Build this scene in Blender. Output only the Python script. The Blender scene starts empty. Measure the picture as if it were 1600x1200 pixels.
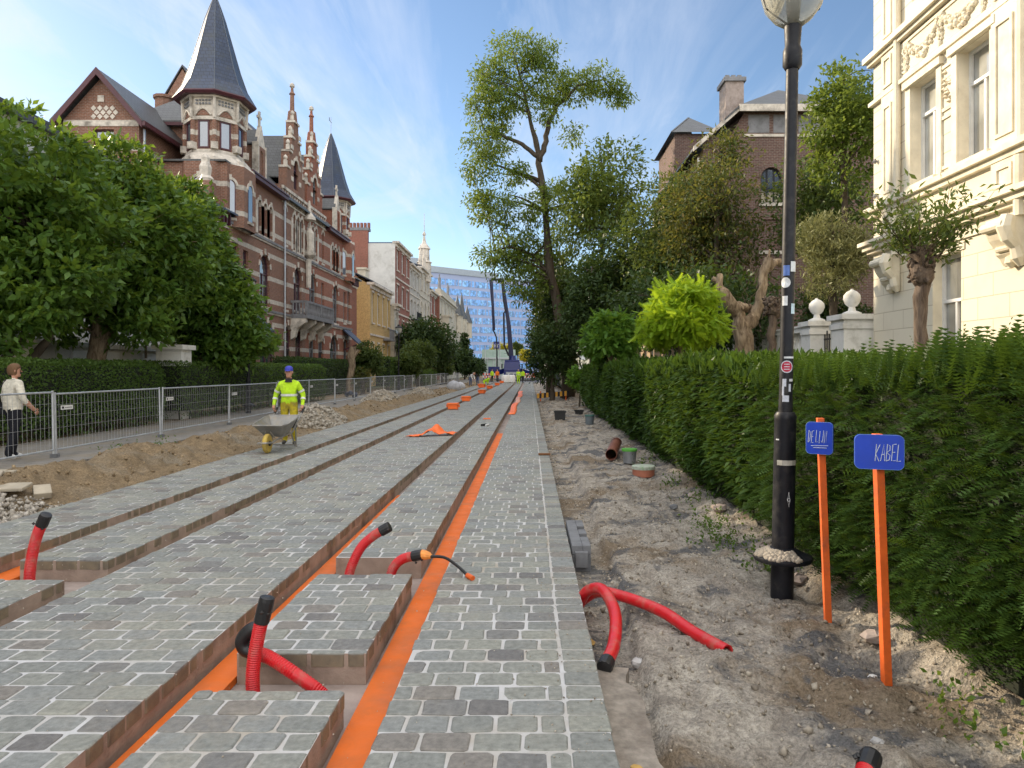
import bpy, math, random
import numpy as np
from mathutils import Vector, Matrix, noise as mnoise
RNG = np.random.default_rng(11)
random.seed(11)
SC = bpy.context.scene
COL = SC.collection
PI = math.pi
HC, VX, VY, FP = 1.7, 828.0, 578.0, 1110.0      # eye height, vanishing point and focal length measured on the photograph

def at(px, py, Y):
    return ((px - VX) * Y / FP, Y, HC - (py - VY) * Y / FP)

# ------------------------------------------------------------------ scene graph helpers
def tag(o, label=None, cat=None, group=None, kind=None):
    if label: o['label'] = label
    if cat: o['category'] = cat
    if group: o['group'] = group
    if kind: o['kind'] = kind
    return o

def thing(name, label, cat, loc=(0, 0, 0), group=None):
    o = bpy.data.objects.new(name, None)
    o.empty_display_size = .2
    COL.objects.link(o)
    o.location = loc
    return tag(o, label, cat, group)

def attach(o, parent):
    o.parent = parent
    if parent.type == 'EMPTY':
        o.matrix_parent_inverse = Matrix.Translation(-Vector(parent.location))
    return o

def copy_tree(o, parent=None):
    c = o.copy()
    COL.objects.link(c)
    if parent is not None:
        c.parent = parent
    for ch in list(o.children):
        copy_tree(ch, c)
    return c

class MB:
    """collects shapes and links them as ONE mesh object"""
    def __init__(s):
        s.v = []; s.f = []; s.m = []
    def add(s, vs, fs, mi=0):
        b = len(s.v)
        s.v.extend(tuple(map(float, v)) for v in vs)
        for f in fs:
            s.f.append(tuple(b + i for i in f)); s.m.append(mi)
    def hexa(s, p, mi=0):
        s.add(p, [(0, 1, 2, 3), (7, 6, 5, 4), (0, 4, 5, 1), (1, 5, 6, 2), (2, 6, 7, 3), (3, 7, 4, 0)], mi)
    def box(s, x0, x1, y0, y1, z0, z1, mi=0):
        s.hexa([(x0, y0, z0), (x0, y1, z0), (x1, y1, z0), (x1, y0, z0), (x0, y0, z1), (x0, y1, z1), (x1, y1, z1), (x1, y0, z1)], mi)
    def obox(s, c, size, R=None, mi=0, taper=1.0):
        R = R or Matrix.Identity(3)
        hx, hy, hz = [a / 2 for a in size]
        ps = []
        for z, t in ((-hz, 1.0), (hz, taper)):
            for x, y in ((-hx, -hy), (-hx, hy), (hx, hy), (hx, -hy)):
                ps.append(Vector(c) + R @ Vector((x * t, y * t, z)))
        s.hexa(ps, mi)
    def ubox(s, T, u0, u1, z0, z1, d0, d1, mi=0):
        s.hexa([T(u0, z0, d0), T(u1, z0, d0), T(u1, z0, d1), T(u0, z0, d1), T(u0, z1, d0), T(u1, z1, d0), T(u1, z1, d1), T(u0, z1, d1)], mi)
    def bar(s, a, b, w, mi=0, h=None):
        a = Vector(a); b = Vector(b); d = b - a
        if d.length < 1e-6: return
        q = d.to_track_quat('Z', 'Y').to_matrix()
        s.obox((a + b) / 2, (w, h or w, d.length), q, mi)
    def tube(s, pts, r, n=8, mi=0, caps=True):
        pts = [Vector(p) for p in pts]
        k = len(pts)
        rs = list(r) if hasattr(r, '__len__') else [r] * k
        b = len(s.v)
        ref = None
        for i, p in enumerate(pts):
            t = (pts[min(i + 1, k - 1)] - pts[max(i - 1, 0)])
            if t.length < 1e-9: t = Vector((0, 0, 1))
            t.normalize()
            if ref is None:
                ref = t.orthogonal().normalized()
            ref = (ref - t * ref.dot(t))
            if ref.length < 1e-6: ref = t.orthogonal()
            ref.normalize()
            w = t.cross(ref)
            for j in range(n):
                a = 2 * PI * j / n
                q = p + (ref * math.cos(a) + w * math.sin(a)) * rs[i]
                s.v.append((q.x, q.y, q.z))
        for i in range(k - 1):
            for j in range(n):
                j2 = (j + 1) % n
                s.f.append((b + i * n + j, b + i * n + j2, b + (i + 1) * n + j2, b + (i + 1) * n + j)); s.m.append(mi)
        if caps:
            s.f.append(tuple(b + j for j in reversed(range(n)))); s.m.append(mi)
            s.f.append(tuple(b + (k - 1) * n + j for j in range(n))); s.m.append(mi)
    def lathe(s, prof, c=(0, 0, 0), n=16, mi=0, a0=0.0, sx=1.0, sy=1.0):
        b = len(s.v)
        for r, z in prof:
            for j in range(n):
                a = a0 + 2 * PI * j / n
                s.v.append((c[0] + r * sx * math.cos(a), c[1] + r * sy * math.sin(a), c[2] + z))
        for i in range(len(prof) - 1):
            for j in range(n):
                j2 = (j + 1) % n
                s.f.append((b + i * n + j, b + i * n + j2, b + (i + 1) * n + j2, b + (i + 1) * n + j)); s.m.append(mi)
        if prof[0][0] > 1e-4:
            s.f.append(tuple(b + j for j in reversed(range(n)))); s.m.append(mi)
        if prof[-1][0] > 1e-4:
            q = b + (len(prof) - 1) * n
            s.f.append(tuple(q + j for j in range(n))); s.m.append(mi)
    def poly(s, pts, mi=0):
        s.add(pts, [tuple(range(len(pts)))], mi)
    def slab(s, pts, off, mi=0):
        """a polygon thickened by the vector off"""
        n = len(pts); o = Vector(off)
        a = [Vector(p) for p in pts]; b = [p + o for p in a]
        s.add(a + b, [tuple(range(n)), tuple(range(2 * n - 1, n - 1, -1))] + [(i, (i + 1) % n, n + (i + 1) % n, n + i) for i in range(n)], mi)
    def build(s, name, mats, parent=None, smooth=False, bevel=0.0):
        me = bpy.data.meshes.new(name)
        me.from_pydata(s.v, [], s.f)
        mats = mats if isinstance(mats, (list, tuple)) else [mats]
        for m in mats: me.materials.append(m)
        if len(mats) > 1:
            me.polygons.foreach_set('material_index', np.array(s.m, np.int32))
        if smooth:
            me.polygons.foreach_set('use_smooth', np.ones(len(s.f), bool))
        me.update()
        o = bpy.data.objects.new(name, me)
        COL.objects.link(o)
        if smooth and smooth != 'all':
            me.set_sharp_from_angle(angle=math.radians(42))
        if bevel:
            b = o.modifiers.new('bevel', 'BEVEL'); b.width = bevel; b.segments = 2; b.limit_method = 'ANGLE'
        if parent is not None: attach(o, parent)
        return o

def np_obj(name, V, F, mats, parent=None, rnd=None, mi=None, smooth=False):
    V = np.asarray(V, np.float32); F = np.asarray(F, np.int32)
    me = bpy.data.meshes.new(name)
    me.vertices.add(len(V)); me.vertices.foreach_set('co', V.ravel())
    k = F.shape[1]
    me.loops.add(F.size); me.loops.foreach_set('vertex_index', F.ravel())
    me.polygons.add(len(F))
    me.polygons.foreach_set('loop_start', np.arange(0, F.size, k, dtype=np.int32))
    me.polygons.foreach_set('loop_total', np.full(len(F), k, np.int32))
    mats = mats if isinstance(mats, (list, tuple)) else [mats]
    for m in mats: me.materials.append(m)
    if mi is not None: me.polygons.foreach_set('material_index', np.asarray(mi, np.int32))
    if smooth: me.polygons.foreach_set('use_smooth', np.ones(len(F), bool))
    if rnd is not None:
        at_ = me.attributes.new('rnd', 'FLOAT', 'POINT'); at_.data.foreach_set('value', np.asarray(rnd, np.float32))
    me.update(calc_edges=True)
    o = bpy.data.objects.new(name, me)
    COL.objects.link(o)
    if parent is not None: attach(o, parent)
    return o

def unit(a):
    return a / np.maximum(np.linalg.norm(a, axis=1, keepdims=True), 1e-9)

def scatter(tv, tf, P, D, S, U=None):
    """template tv (x forward) copied to points P pointing along D, scaled S"""
    n = len(P); k = len(tv)
    D = unit(D)
    if U is None: U = RNG.normal(size=(n, 3))
    W = unit(np.cross(D, U)); N = np.cross(W, D)
    S = np.broadcast_to(np.asarray(S, float).reshape(-1, 1, 1), (n, 1, 1))
    T = tv[None, :, :] * S
    V = P[:, None, :] + T[:, :, 0:1] * D[:, None, :] + T[:, :, 1:2] * W[:, None, :] + T[:, :, 2:3] * N[:, None, :]
    F = tf[None, :, :] + (np.arange(n) * k)[:, None, None]
    return V.reshape(-1, 3), F.reshape(-1, tf.shape[1])

def cpath(pts, n=60):
    pts = [Vector(p) for p in pts]; out = []
    ext = [pts[0] * 2 - pts[1]] + pts + [pts[-1] * 2 - pts[-2]]
    segs = len(pts) - 1
    for i in range(segs):
        p0, p1, p2, p3 = ext[i:i + 4]
        for k in range(n // segs):
            t_ = k / (n // segs)
            out.append(.5 * (2 * p1 + (p2 - p0) * t_ + (2 * p0 - 5 * p1 + 4 * p2 - p3) * t_ ** 2 + (3 * p1 - p0 - 3 * p2 + p3) * t_ ** 3))
    return out + [pts[-1]]
# ------------------------------------------------------------------ vector noise on the python side (terrain)
_LAT = np.random.default_rng(5).random((256, 256))
def vnoise(x, y):
    xi = np.floor(x).astype(int); yi = np.floor(y).astype(int)
    fx = x - xi; fy = y - yi
    fx = fx * fx * (3 - 2 * fx); fy = fy * fy * (3 - 2 * fy)
    a = _LAT[xi % 256, yi % 256]; b = _LAT[(xi + 1) % 256, yi % 256]
    c = _LAT[xi % 256, (yi + 1) % 256]; d = _LAT[(xi + 1) % 256, (yi + 1) % 256]
    return (a * (1 - fx) + b * fx) * (1 - fy) + (c * (1 - fx) + d * fx) * fy - .5
def fbm(x, y, o=4):
    t = 0; a = 1.0
    for i in range(o):
        t = t + a * vnoise(x + 17.3 * i, y + 9.1 * i); x = x * 2.03; y = y * 2.03; a *= .5
    return t
def sstep(a, b, x):
    t = np.clip((x - a) / (b - a), 0, 1)
    return t * t * (3 - 2 * t)

# ------------------------------------------------------------------ materials
class NT:
    def __init__(s, name):
        s.mat = bpy.data.materials.new(name); s.mat.use_nodes = True
        s.t = s.mat.node_tree; s.t.nodes.clear()
        s.out = s.t.nodes.new('ShaderNodeOutputMaterial')
    def n(s, typ, ins=None, **kw):
        nd = s.t.nodes.new(typ)
        for k, v in kw.items(): setattr(nd, k, v)
        for k, v in (ins or {}).items(): s.set(nd, k, v)
        return nd
    def set(s, nd, k, v):
        i = nd.inputs[k]
        if isinstance(v, bpy.types.Node): s.t.links.new(v.outputs[0], i)
        elif isinstance(v, bpy.types.NodeSocket): s.t.links.new(v, i)
        else:
            if i.type == 'RGBA' and len(v) == 3: v = (*v, 1)
            i.default_value = v
    def math(s, op, a, b=None, c=None, clamp=False):
        nd = s.n('ShaderNodeMath', operation=op, use_clamp=clamp)
        for i, v in enumerate((a, b, c)):
            if v is not None: s.set(nd, i, v)
        return nd.outputs[0]
    def mix(s, fac, a, b, mode='MIX'):
        nd = s.n('ShaderNodeMix', data_type='RGBA', blend_type=mode)
        s.set(nd, 0, fac); s.set(nd, 6, a); s.set(nd, 7, b)
        return nd.outputs[2]
    def noise(s, vec, scale, detail=3, rough=.55, dist=0):
        nd = s.n('ShaderNodeTexNoise', {'Scale': scale, 'Detail': detail, 'Roughness': rough, 'Distortion': dist})
        if vec is not None: s.set(nd, 'Vector', vec)
        return nd.outputs['Fac']
    def ramp(s, fac, stops, interp='LINEAR'):
        nd = s.n('ShaderNodeValToRGB'); nd.color_ramp.interpolation = interp
        e = nd.color_ramp.elements
        while len(e) < len(stops): e.new(.5)
        for i, (p, c) in enumerate(stops):
            e[i].position = p
            e[i].color = (*c, 1) if len(c) == 3 else c
        s.set(nd, 'Fac', fac)
        return nd.outputs['Color']
    def maprange(s, v, a, b, c=0., d=1.):
        return s.n('ShaderNodeMapRange', {'Value': v, 'From Min': a, 'From Max': b, 'To Min': c, 'To Max': d}).outputs[0]
    def obj(s):
        return s.n('ShaderNodeTexCoord').outputs['Object']
    def pos(s):
        return s.n('ShaderNodeNewGeometry').outputs['Position']
    def bump(s, h, strength=.4, dist=.01):
        return s.n('ShaderNodeBump', {'Height': h, 'Strength': strength, 'Distance': dist}).outputs[0]
    def bsdf(s, col, rough=.6, metal=0., normal=None, spec=.5, coat=0.):
        b = s.n('ShaderNodeBsdfPrincipled')
        s.set(b, 'Base Color', col); s.set(b, 'Roughness', rough); s.set(b, 'Metallic', metal)
        s.set(b, 'Specular IOR Level', spec)
        if coat: s.set(b, 'Coat Weight', coat)
        if normal is not None: s.set(b, 'Normal', normal)
        s.t.links.new(b.outputs[0], s.out.inputs['Surface'])
        return b

def cloth(name, col, rough=.85, dirt=None, dscale=6):
    t = NT(name); p = t.obj()
    k = t.maprange(t.noise(p, 7., 4, .6, 1.5), .3, .7, .82, 1.15)
    c = t.mix(1., col, t.n('ShaderNodeCombineColor', {0: k, 1: k, 2: k}).outputs[0], 'MULTIPLY')
    if dirt: c = t.mix(t.math('MULTIPLY', t.maprange(t.noise(p, dscale, 5, .65), .5, .68), .7), c, dirt)
    mp = t.n('ShaderNodeMapping', {'Vector': p, 'Scale': (1, 1, 2.2), 'Rotation': (.3, .2, 0)})
    t.bsdf(c, rough, 0, t.bump(t.noise(mp, 9., 3, .5, 1.2), 1., .02), .2)
    return t.mat

def mat(name, col, rough=.65, var=.18, scale=6., bump=0., bscale=40., metal=0., spec=.5, dirt=None, dscale=2.5, coat=0.):
    """plain procedural surface: base colour with mottling, optional stains and fine bump"""
    t = NT(name); p = t.obj()
    nz = t.noise(p, scale, 5, .6)
    k = t.maprange(nz, .3, .7, 1 - var, 1 + var)
    c = t.mix(1., col, t.n('ShaderNodeCombineColor', {0: k, 1: k, 2: k}).outputs[0], 'MULTIPLY')
    if dirt:
        d = t.maprange(t.noise(p, dscale, 6, .65), .5, .68)
        c = t.mix(t.math('MULTIPLY', d, .75), c, dirt)
    rg = t.maprange(t.noise(p, scale * 2.3, 3), .3, .7, max(.03, rough - .1), min(1, rough + .1))
    nm = t.bump(t.noise(p, bscale, 4), .5, bump) if bump else None
    t.bsdf(c, rg, metal, nm, spec, coat)
    return t.mat

def wallvec(t):
    s = t.n('ShaderNodeSeparateXYZ', {0: t.pos()})
    u = t.math('ADD', s.outputs[0], s.outputs[1])
    return t.n('ShaderNodeCombineXYZ', {0: u, 1: s.outputs[2], 2: 0.}).outputs[0], u, s.outputs[2]

def brickmat(name, c1, c2, mortar, bands=None, bandcol=(.56, .50, .42), bw=.22, rh=.075, mort=.012, soot=.35):
    t = NT(name); v, u, z = wallvec(t)
    b = t.n('ShaderNodeTexBrick', {'Vector': v, 'Color1': c1, 'Color2': c2, 'Mortar': mortar, 'Scale': 1., 'Mortar Size': mort,
                                   'Mortar Smooth': .1, 'Bias': 0., 'Brick Width': bw, 'Row Height': rh})
    c = b.outputs['Color']
    p = t.pos()
    if bands:
        per, wid, ph = bands
        m = t.math('MODULO', t.math('ADD', z, 50 * per - ph), per)
        f = t.math('LESS_THAN', m, wid)
        sc_ = t.mix(t.maprange(t.noise(p, 3., 4), .3, .7), bandcol, tuple(x * .75 for x in bandcol))
        c = t.mix(f, c, sc_)
    st = t.maprange(t.noise(p, .55, 5, .65), .42, .75)
    c = t.mix(t.math('MULTIPLY', st, soot), c, (.035, .028, .025))
    nz = t.maprange(t.noise(p, 9., 3), .3, .7, .8, 1.2)
    c = t.mix(1., c, t.n('ShaderNodeCombineColor', {0: nz, 1: nz, 2: nz}).outputs[0], 'MULTIPLY')
    t.bsdf(c, .85, 0, t.bump(b.outputs['Fac'], .4, -.008), .3)
    return t.mat

def ashlarmat(name, col, joint, bw=.95, rh=.45, mort=.014, stain=.25, dark=(.42, .36, .27)):
    t = NT(name); v, u, z = wallvec(t); p = t.pos()
    b = t.n('ShaderNodeTexBrick', {'Vector': v, 'Color1': col, 'Color2': tuple(x * .94 for x in col), 'Mortar': joint, 'Scale': 1., 'Mortar Size': mort,
                                   'Mortar Smooth': .2, 'Brick Width': bw, 'Row Height': rh})
    st = t.maprange(t.noise(p, 1.1, 6, .65), .5, .75)
    c = t.mix(t.math('MULTIPLY', st, stain), b.outputs['Color'], dark)
    h = t.math('SUBTRACT', t.math('MULTIPLY', t.noise(p, 60., 3), .15), b.outputs['Fac'])
    t.bsdf(c, .7, 0, t.bump(h, .6, .012), .35)
    return t.mat

def slatemat(name, col, row=.2):
    t = NT(name); v, u, z = wallvec(t); p = t.pos()
    b = t.n('ShaderNodeTexBrick', {'Vector': v, 'Color1': col, 'Color2': tuple(x * 1.35 for x in col), 'Mortar': tuple(x * .45 for x in col), 'Scale': 1.,
                                   'Mortar Size': .012, 'Brick Width': .28, 'Row Height': row})
    c = t.mix(t.math('MULTIPLY', t.maprange(t.noise(p, 1.2, 5), .45, .75), .5), b.outputs['Color'], (.07, .075, .06))
    t.bsdf(c, .45, 0, t.bump(b.outputs['Fac'], .4, -.01), .5)
    return t.mat

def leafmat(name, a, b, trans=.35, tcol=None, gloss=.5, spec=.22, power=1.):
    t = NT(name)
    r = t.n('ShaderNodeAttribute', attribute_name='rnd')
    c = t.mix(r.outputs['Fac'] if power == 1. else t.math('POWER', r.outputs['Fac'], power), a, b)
    d = t.n('ShaderNodeBsdfPrincipled', {'Base Color': c, 'Roughness': gloss, 'Specular IOR Level': spec})
    tc = t.mix(.5, c, tcol or (.35, .42, .04))
    tr = t.n('ShaderNodeBsdfTranslucent', {'Color': tc})
    m = t.n('ShaderNodeMixShader', {0: trans, 1: d, 2: tr})
    t.t.links.new(m.outputs[0], t.out.inputs['Surface'])
    return t.mat

def barkmat(name, a, b, scale=8.):
    t = NT(name); p = t.obj()
    mp = t.n('ShaderNodeMapping', {'Vector': p, 'Scale': (1, 1, .25)})
    nz = t.noise(mp, scale, 6, .65, .6)
    c = t.mix(t.maprange(nz, .35, .65), a, b)
    t.bsdf(c, .9, 0, t.bump(nz, .9, .03), .2)
    return t.mat

def glassmat(name, col=(.02, .028, .035), rough=.04, refl=.22):
    t = NT(name); p = t.pos()
    c = t.mix(t.maprange(t.noise(p, .9, 2), .4, .6), col, tuple(x * 2.2 for x in col))
    b = t.n('ShaderNodeBsdfPrincipled', {'Base Color': c, 'Roughness': rough, 'Specular IOR Level': .8})
    nm = t.bump(t.noise(p, 1.3, 2), .08, .05)
    g = t.n('ShaderNodeBsdfGlossy', {'Color': (.9, .93, .97), 'Roughness': rough, 'Normal': nm})
    m = t.n('ShaderNodeMixShader', {0: refl, 1: b, 2: g})
    t.t.links.new(m.outputs[0], t.out.inputs['Surface'])
    return t.mat

M = {}
M['stone_trim'] = mat('carved_stone', (.62, .56, .48), .8, .2, 4, .004, 60, dirt=(.12, .10, .08), dscale=1.4)
M['stone_grey'] = mat('grey_stone', (.22, .22, .23), .8, .25, 5, .004, 60, dirt=(.08, .08, .08))
M['brick_brown'] = brickmat('brown_brick', (.27, .118, .072), (.205, .088, .056), (.29, .215, .17), (1.32, .25, .25), bandcol=(.62, .56, .48), soot=.22)
M['brick_orange'] = brickmat('orange_red_brick', (.36, .105, .052), (.28, .078, .04), (.32, .22, .17), (1.32, .25, .25), bandcol=(.62, .56, .48), soot=.18)
M['brick_plain'] = brickmat('plain_brown_brick', (.27, .118, .072), (.205, .088, .056), (.29, .215, .17), soot=.22)
M['brick_plain_o'] = brickmat('plain_orange_brick', (.33, .09, .045), (.25, .065, .035), (.30, .2, .15), soot=.2)
M['brick_gable'] = brickmat('weathered_gable_brick', (.16, .085, .065), (.115, .06, .048), (.2, .16, .14), bw=.24, rh=.08, mort=.014)
M['brick_tan'] = brickmat('tan_brick', (.42, .29, .16), (.36, .24, .13), (.4, .32, .22), soot=.15)
M['brick_yellow'] = brickmat('yellow_brick', (.56, .37, .14), (.5, .32, .12), (.5, .38, .2), soot=.1)
M['brick_red'] = brickmat('red_brick', (.30, .085, .055), (.24, .07, .045), (.3, .2, .16), soot=.2)
M['slate'] = slatemat('blue_grey_slate', (.028, .042, .078))
M['lead'] = mat('lead_ridge', (.10, .115, .14), .5, .15, 6)
M['slate_grey'] = slatemat('grey_slate', (.07, .072, .075))
M['zinc'] = mat('zinc', (.34, .36, .39), .4, .15, 3, metal=.7)
M['purple_paint'] = mat('dark_red_paint', (.075, .018, .026), .45, .2, 4)
M['white_paint'] = mat('white_paint', (.72, .72, .70), .5, .08, 5)
M['glass'] = glassmat('window_glass')
M['glass_pale'] = glassmat('window_with_blind', (.22, .22, .2), .06, .22)
M['cream'] = ashlarmat('cream_ashlar', (.73, .665, .52), (.50, .43, .32), mort=.011)
M['cream_plain'] = mat('cream_render', (.73, .665, .52), .7, .10, 3, .002, 50, dirt=(.58, .50, .37), dscale=1.6)
M['cream_lines'] = ashlarmat('cream_banded_render', (.73, .665, .52), (.50, .43, .32), bw=60., rh=.40)
M['white_stone'] = mat('white_stone', (.72, .71, .67), .75, .08, 4, .003, 40, dirt=(.36, .35, .30), dscale=2)
M['render_white'] = mat('white_render', (.62, .61, .58), .8, .1, 1.5, .003, 40, dirt=(.4, .38, .34), dscale=1)
M['render_beige'] = mat('beige_render', (.55, .49, .39), .8, .1, 1.5, .003, 40, dirt=(.3, .27, .22), dscale=1)
M['render_grey'] = mat('grey_render', (.46, .43, .38), .8, .1, 1.5, .003, 40, dirt=(.25, .23, .2), dscale=1)
M['bark'] = barkmat('grey_brown_bark', (.06, .045, .034), (.17, .13, .095), 14.)
M['bark_pale'] = barkmat('pale_peeling_bark', (.36, .28, .19), (.11, .075, .05), 12)
M['bark_dark'] = barkmat('dark_bark', (.05, .04, .03), (.10, .08, .06))
M['black_paint'] = mat('black_paint', (.009, .010, .015), .5, .3, 8, .0015, 30, dirt=(.05, .047, .045), dscale=6, spec=.3)
M['black_plastic'] = mat('black_plastic', (.014, .014, .015), .45, .2, 10)
M['galv'] = mat('galvanised_steel', (.50, .52, .54), .45, .15, 10, metal=.55)
M['galv_wire'] = mat('galvanised_wire', (.45, .46, .47), .5, .1, 10, metal=.4)
M['red_pipe'] = mat('red_conduit', (.60, .012, .018), .38, .1, 8, dirt=(.40, .15, .11), dscale=7)
M['orange'] = mat('orange_rubber', (.72, .145, .006), .65, .10, 3, .002, 30, dirt=(.48, .13, .03), dscale=2)
M['orange_bright'] = mat('orange_plastic', (.88, .16, .02), .5, .08, 5)
M['orange_wood'] = mat('orange_painted_wood', (.70, .12, .015), .6, .12, 12, .002, 60, dirt=(.35, .08, .03), dscale=9)
M['pink'] = mat('faded_orange_rubber', (.75, .36, .25), .6, .1, 4)
M['blue_board'] = mat('blue_painted_board', (.008, .055, .52), .5, .12, 8)
M['chalk'] = mat('white_chalk', (.62, .68, .74), .9, .2, 60)
M['concrete'] = mat('concrete', (.34, .28, .25), .9, .2, 5, .004, 60, dirt=(.2, .15, .12), dscale=3)
M['concrete_grey'] = mat('grey_concrete', (.17, .175, .185), .9, .2, 8, .003, 60)
M['tan_slab'] = mat('pale_stone_slab', (.40, .35, .27), .85, .2, 5, .004, 40)
M['blue_truck'] = mat('blue_truck_paint', (.006, .015, .13), .4, .1, 4, coat=.1)
M['tyre'] = mat('rubber_tyre', (.02, .02, .02), .85, .2, 20)
# ------------------------------------------------------------------ facades
def TX(F):  return lambda u, z, d: (F - d, u, z)       # wall facing +X
def TXn(F): return lambda u, z, d: (F + d, u, z)       # wall facing -X
def TYn(Yw): return lambda u, z, d: (u, Yw + d, z)     # wall facing the camera

def outline(op, n=8, grow=0.0):
    u0, u1, z0, z1, arch = op['u0'] - grow, op['u1'] + grow, op['z0'], op['z1'] + grow, op.get('arch')
    w = (u1 - u0) / 2; m = (u0 + u1) / 2
    if not arch: return [(u0, z0), (u1, z0), (u1, z1), (u0, z1)]
    h = {'round': w, 'seg': w * .45, 'point': w * 1.35}[arch]
    h = min(h, (z1 - z0) * .9)
    sp = z1 - h
    pts = [(u0, z0), (u1, z0)]
    for i in range(n + 1):
        a = PI * i / n
        x, y = math.cos(a), math.sin(a)
        if arch == 'point': y = math.sin(a) ** .8; x = math.copysign(abs(x) ** 1.15, x)
        pts.append((m + w * x, sp + h * y))
    return pts

def wall(mb, T, u0, u1, z0, z1, ops=(), mi=0, reveal=.22, mir=None, top=None):
    mir = mi if mir is None else mir
    us = sorted({u0, u1, *[o['u0'] for o in ops], *[o['u1'] for o in ops]})
    zs = sorted({z0, z1, *[o['z0'] for o in ops], *[o['z1'] for o in ops]})
    for a, b in zip(us, us[1:]):
        for c, d in zip(zs, zs[1:]):
            m, k = (a + b) / 2, (c + d) / 2
            if any(o['u0'] < m < o['u1'] and o['z0'] < k < o['z1'] for o in ops): continue
            mb.poly([T(a, c, 0), T(b, c, 0), T(b, d, 0), T(a, d, 0)], mi)
    for o in ops:
        pts = outline(o)
        n = len(pts)
        for i in range(n):
            p, q = pts[i], pts[(i + 1) % n]
            mb.poly([T(*p, 0), T(*q, 0), T(*q, reveal), T(*p, reveal)], mir)
        if o.get('arch'):
            ar = pts[2:]; h = len(ar) // 2
            for i in range(h):
                mb.poly([T(o['u1'], o['z1'], 0), T(*ar[i], 0), T(*ar[i + 1], 0)], mi)
            for i in range(h, len(ar) - 1):
                mb.poly([T(o['u0'], o['z1'], 0), T(*ar[i], 0), T(*ar[i + 1], 0)], mi)

def window(parent, T, op, frame, glass, reveal=.22, fw=.06, mull=1, trans=.68, name='window'):
    """frame part with its pane as sub-part"""
    mb = MB(); pts = outline(op)
    m = ((op['u0'] + op['u1']) / 2, (op['z0'] + op['z1']) / 2)
    W, H = op['u1'] - op['u0'], op['z1'] - op['z0']
    ins = [(m[0] + (p[0] - m[0]) * (1 - 2 * fw / W), m[1] + (p[1] - m[1]) * (1 - 2 * fw / H)) for p in pts]
    d0, d1 = reveal - .09, reveal - .03
    n = len(pts)
    for i in range(n):
        j = (i + 1) % n
        mb.poly([T(*pts[i], d0), T(*pts[j], d0), T(*ins[j], d0), T(*ins[i], d0)])
        mb.poly([T(*ins[i], d0), T(*ins[j], d0), T(*ins[j], d1), T(*ins[i], d1)])
    zt = op['z0'] + H * trans if trans else op['z1']
    for k in range(mull):
        u = op['u0'] + W * (k + 1) / (mull + 1)
        mb.ubox(T, u - fw / 2, u + fw / 2, op['z0'] + fw, zt if trans else op['z1'] - fw, d0 + .005, d1)
    if trans: mb.ubox(T, op['u0'] + fw, op['u1'] - fw, zt - fw / 2, zt + fw / 2, d0 - .008, d1)
    w = mb.build(name, frame, parent)
    g = MB(); g.poly([T(*p, d1 + .004) for p in ins]); g.build('pane', glass, w)
    return w

def arch_ring(mb, T, op, t=.16, proud=.035, mis=(0, 1), n=9, key=True):
    a = outline(op, n)[2:]; b = outline(op, n, t)[2:]
    if not op.get('arch'): return
    for i in range(len(a) - 1):
        p = [T(*a[i], -proud), T(*a[i + 1], -proud), T(*a[i + 1], .02), T(*a[i], .02), T(*b[i], -proud), T(*b[i + 1], -proud), T(*b[i + 1], .02), T(*b[i], .02)]
        mb.hexa(p, mis[i % len(mis)])
    if key:
        m = (op['u0'] + op['u1']) / 2
        mb.ubox(T, m - .09, m + .09, op['z1'] - .04, op['z1'] + t + .1, -proud - .03, .02, mis[0])

def O(c, w, z0, z1, arch=None, **k):
    return dict(u0=c - w / 2, u1=c + w / 2, z0=z0, z1=z1, arch=arch, **k)

# ------------------------------------------------------------------ the pair of mirrored brick houses with slate spires
def octa(R, cx, cy, z):
    return [(cx + R * math.cos(PI / 8 + k * PI / 4), cy + R * math.sin(PI / 8 + k * PI / 4), z) for k in range(8)]

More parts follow.
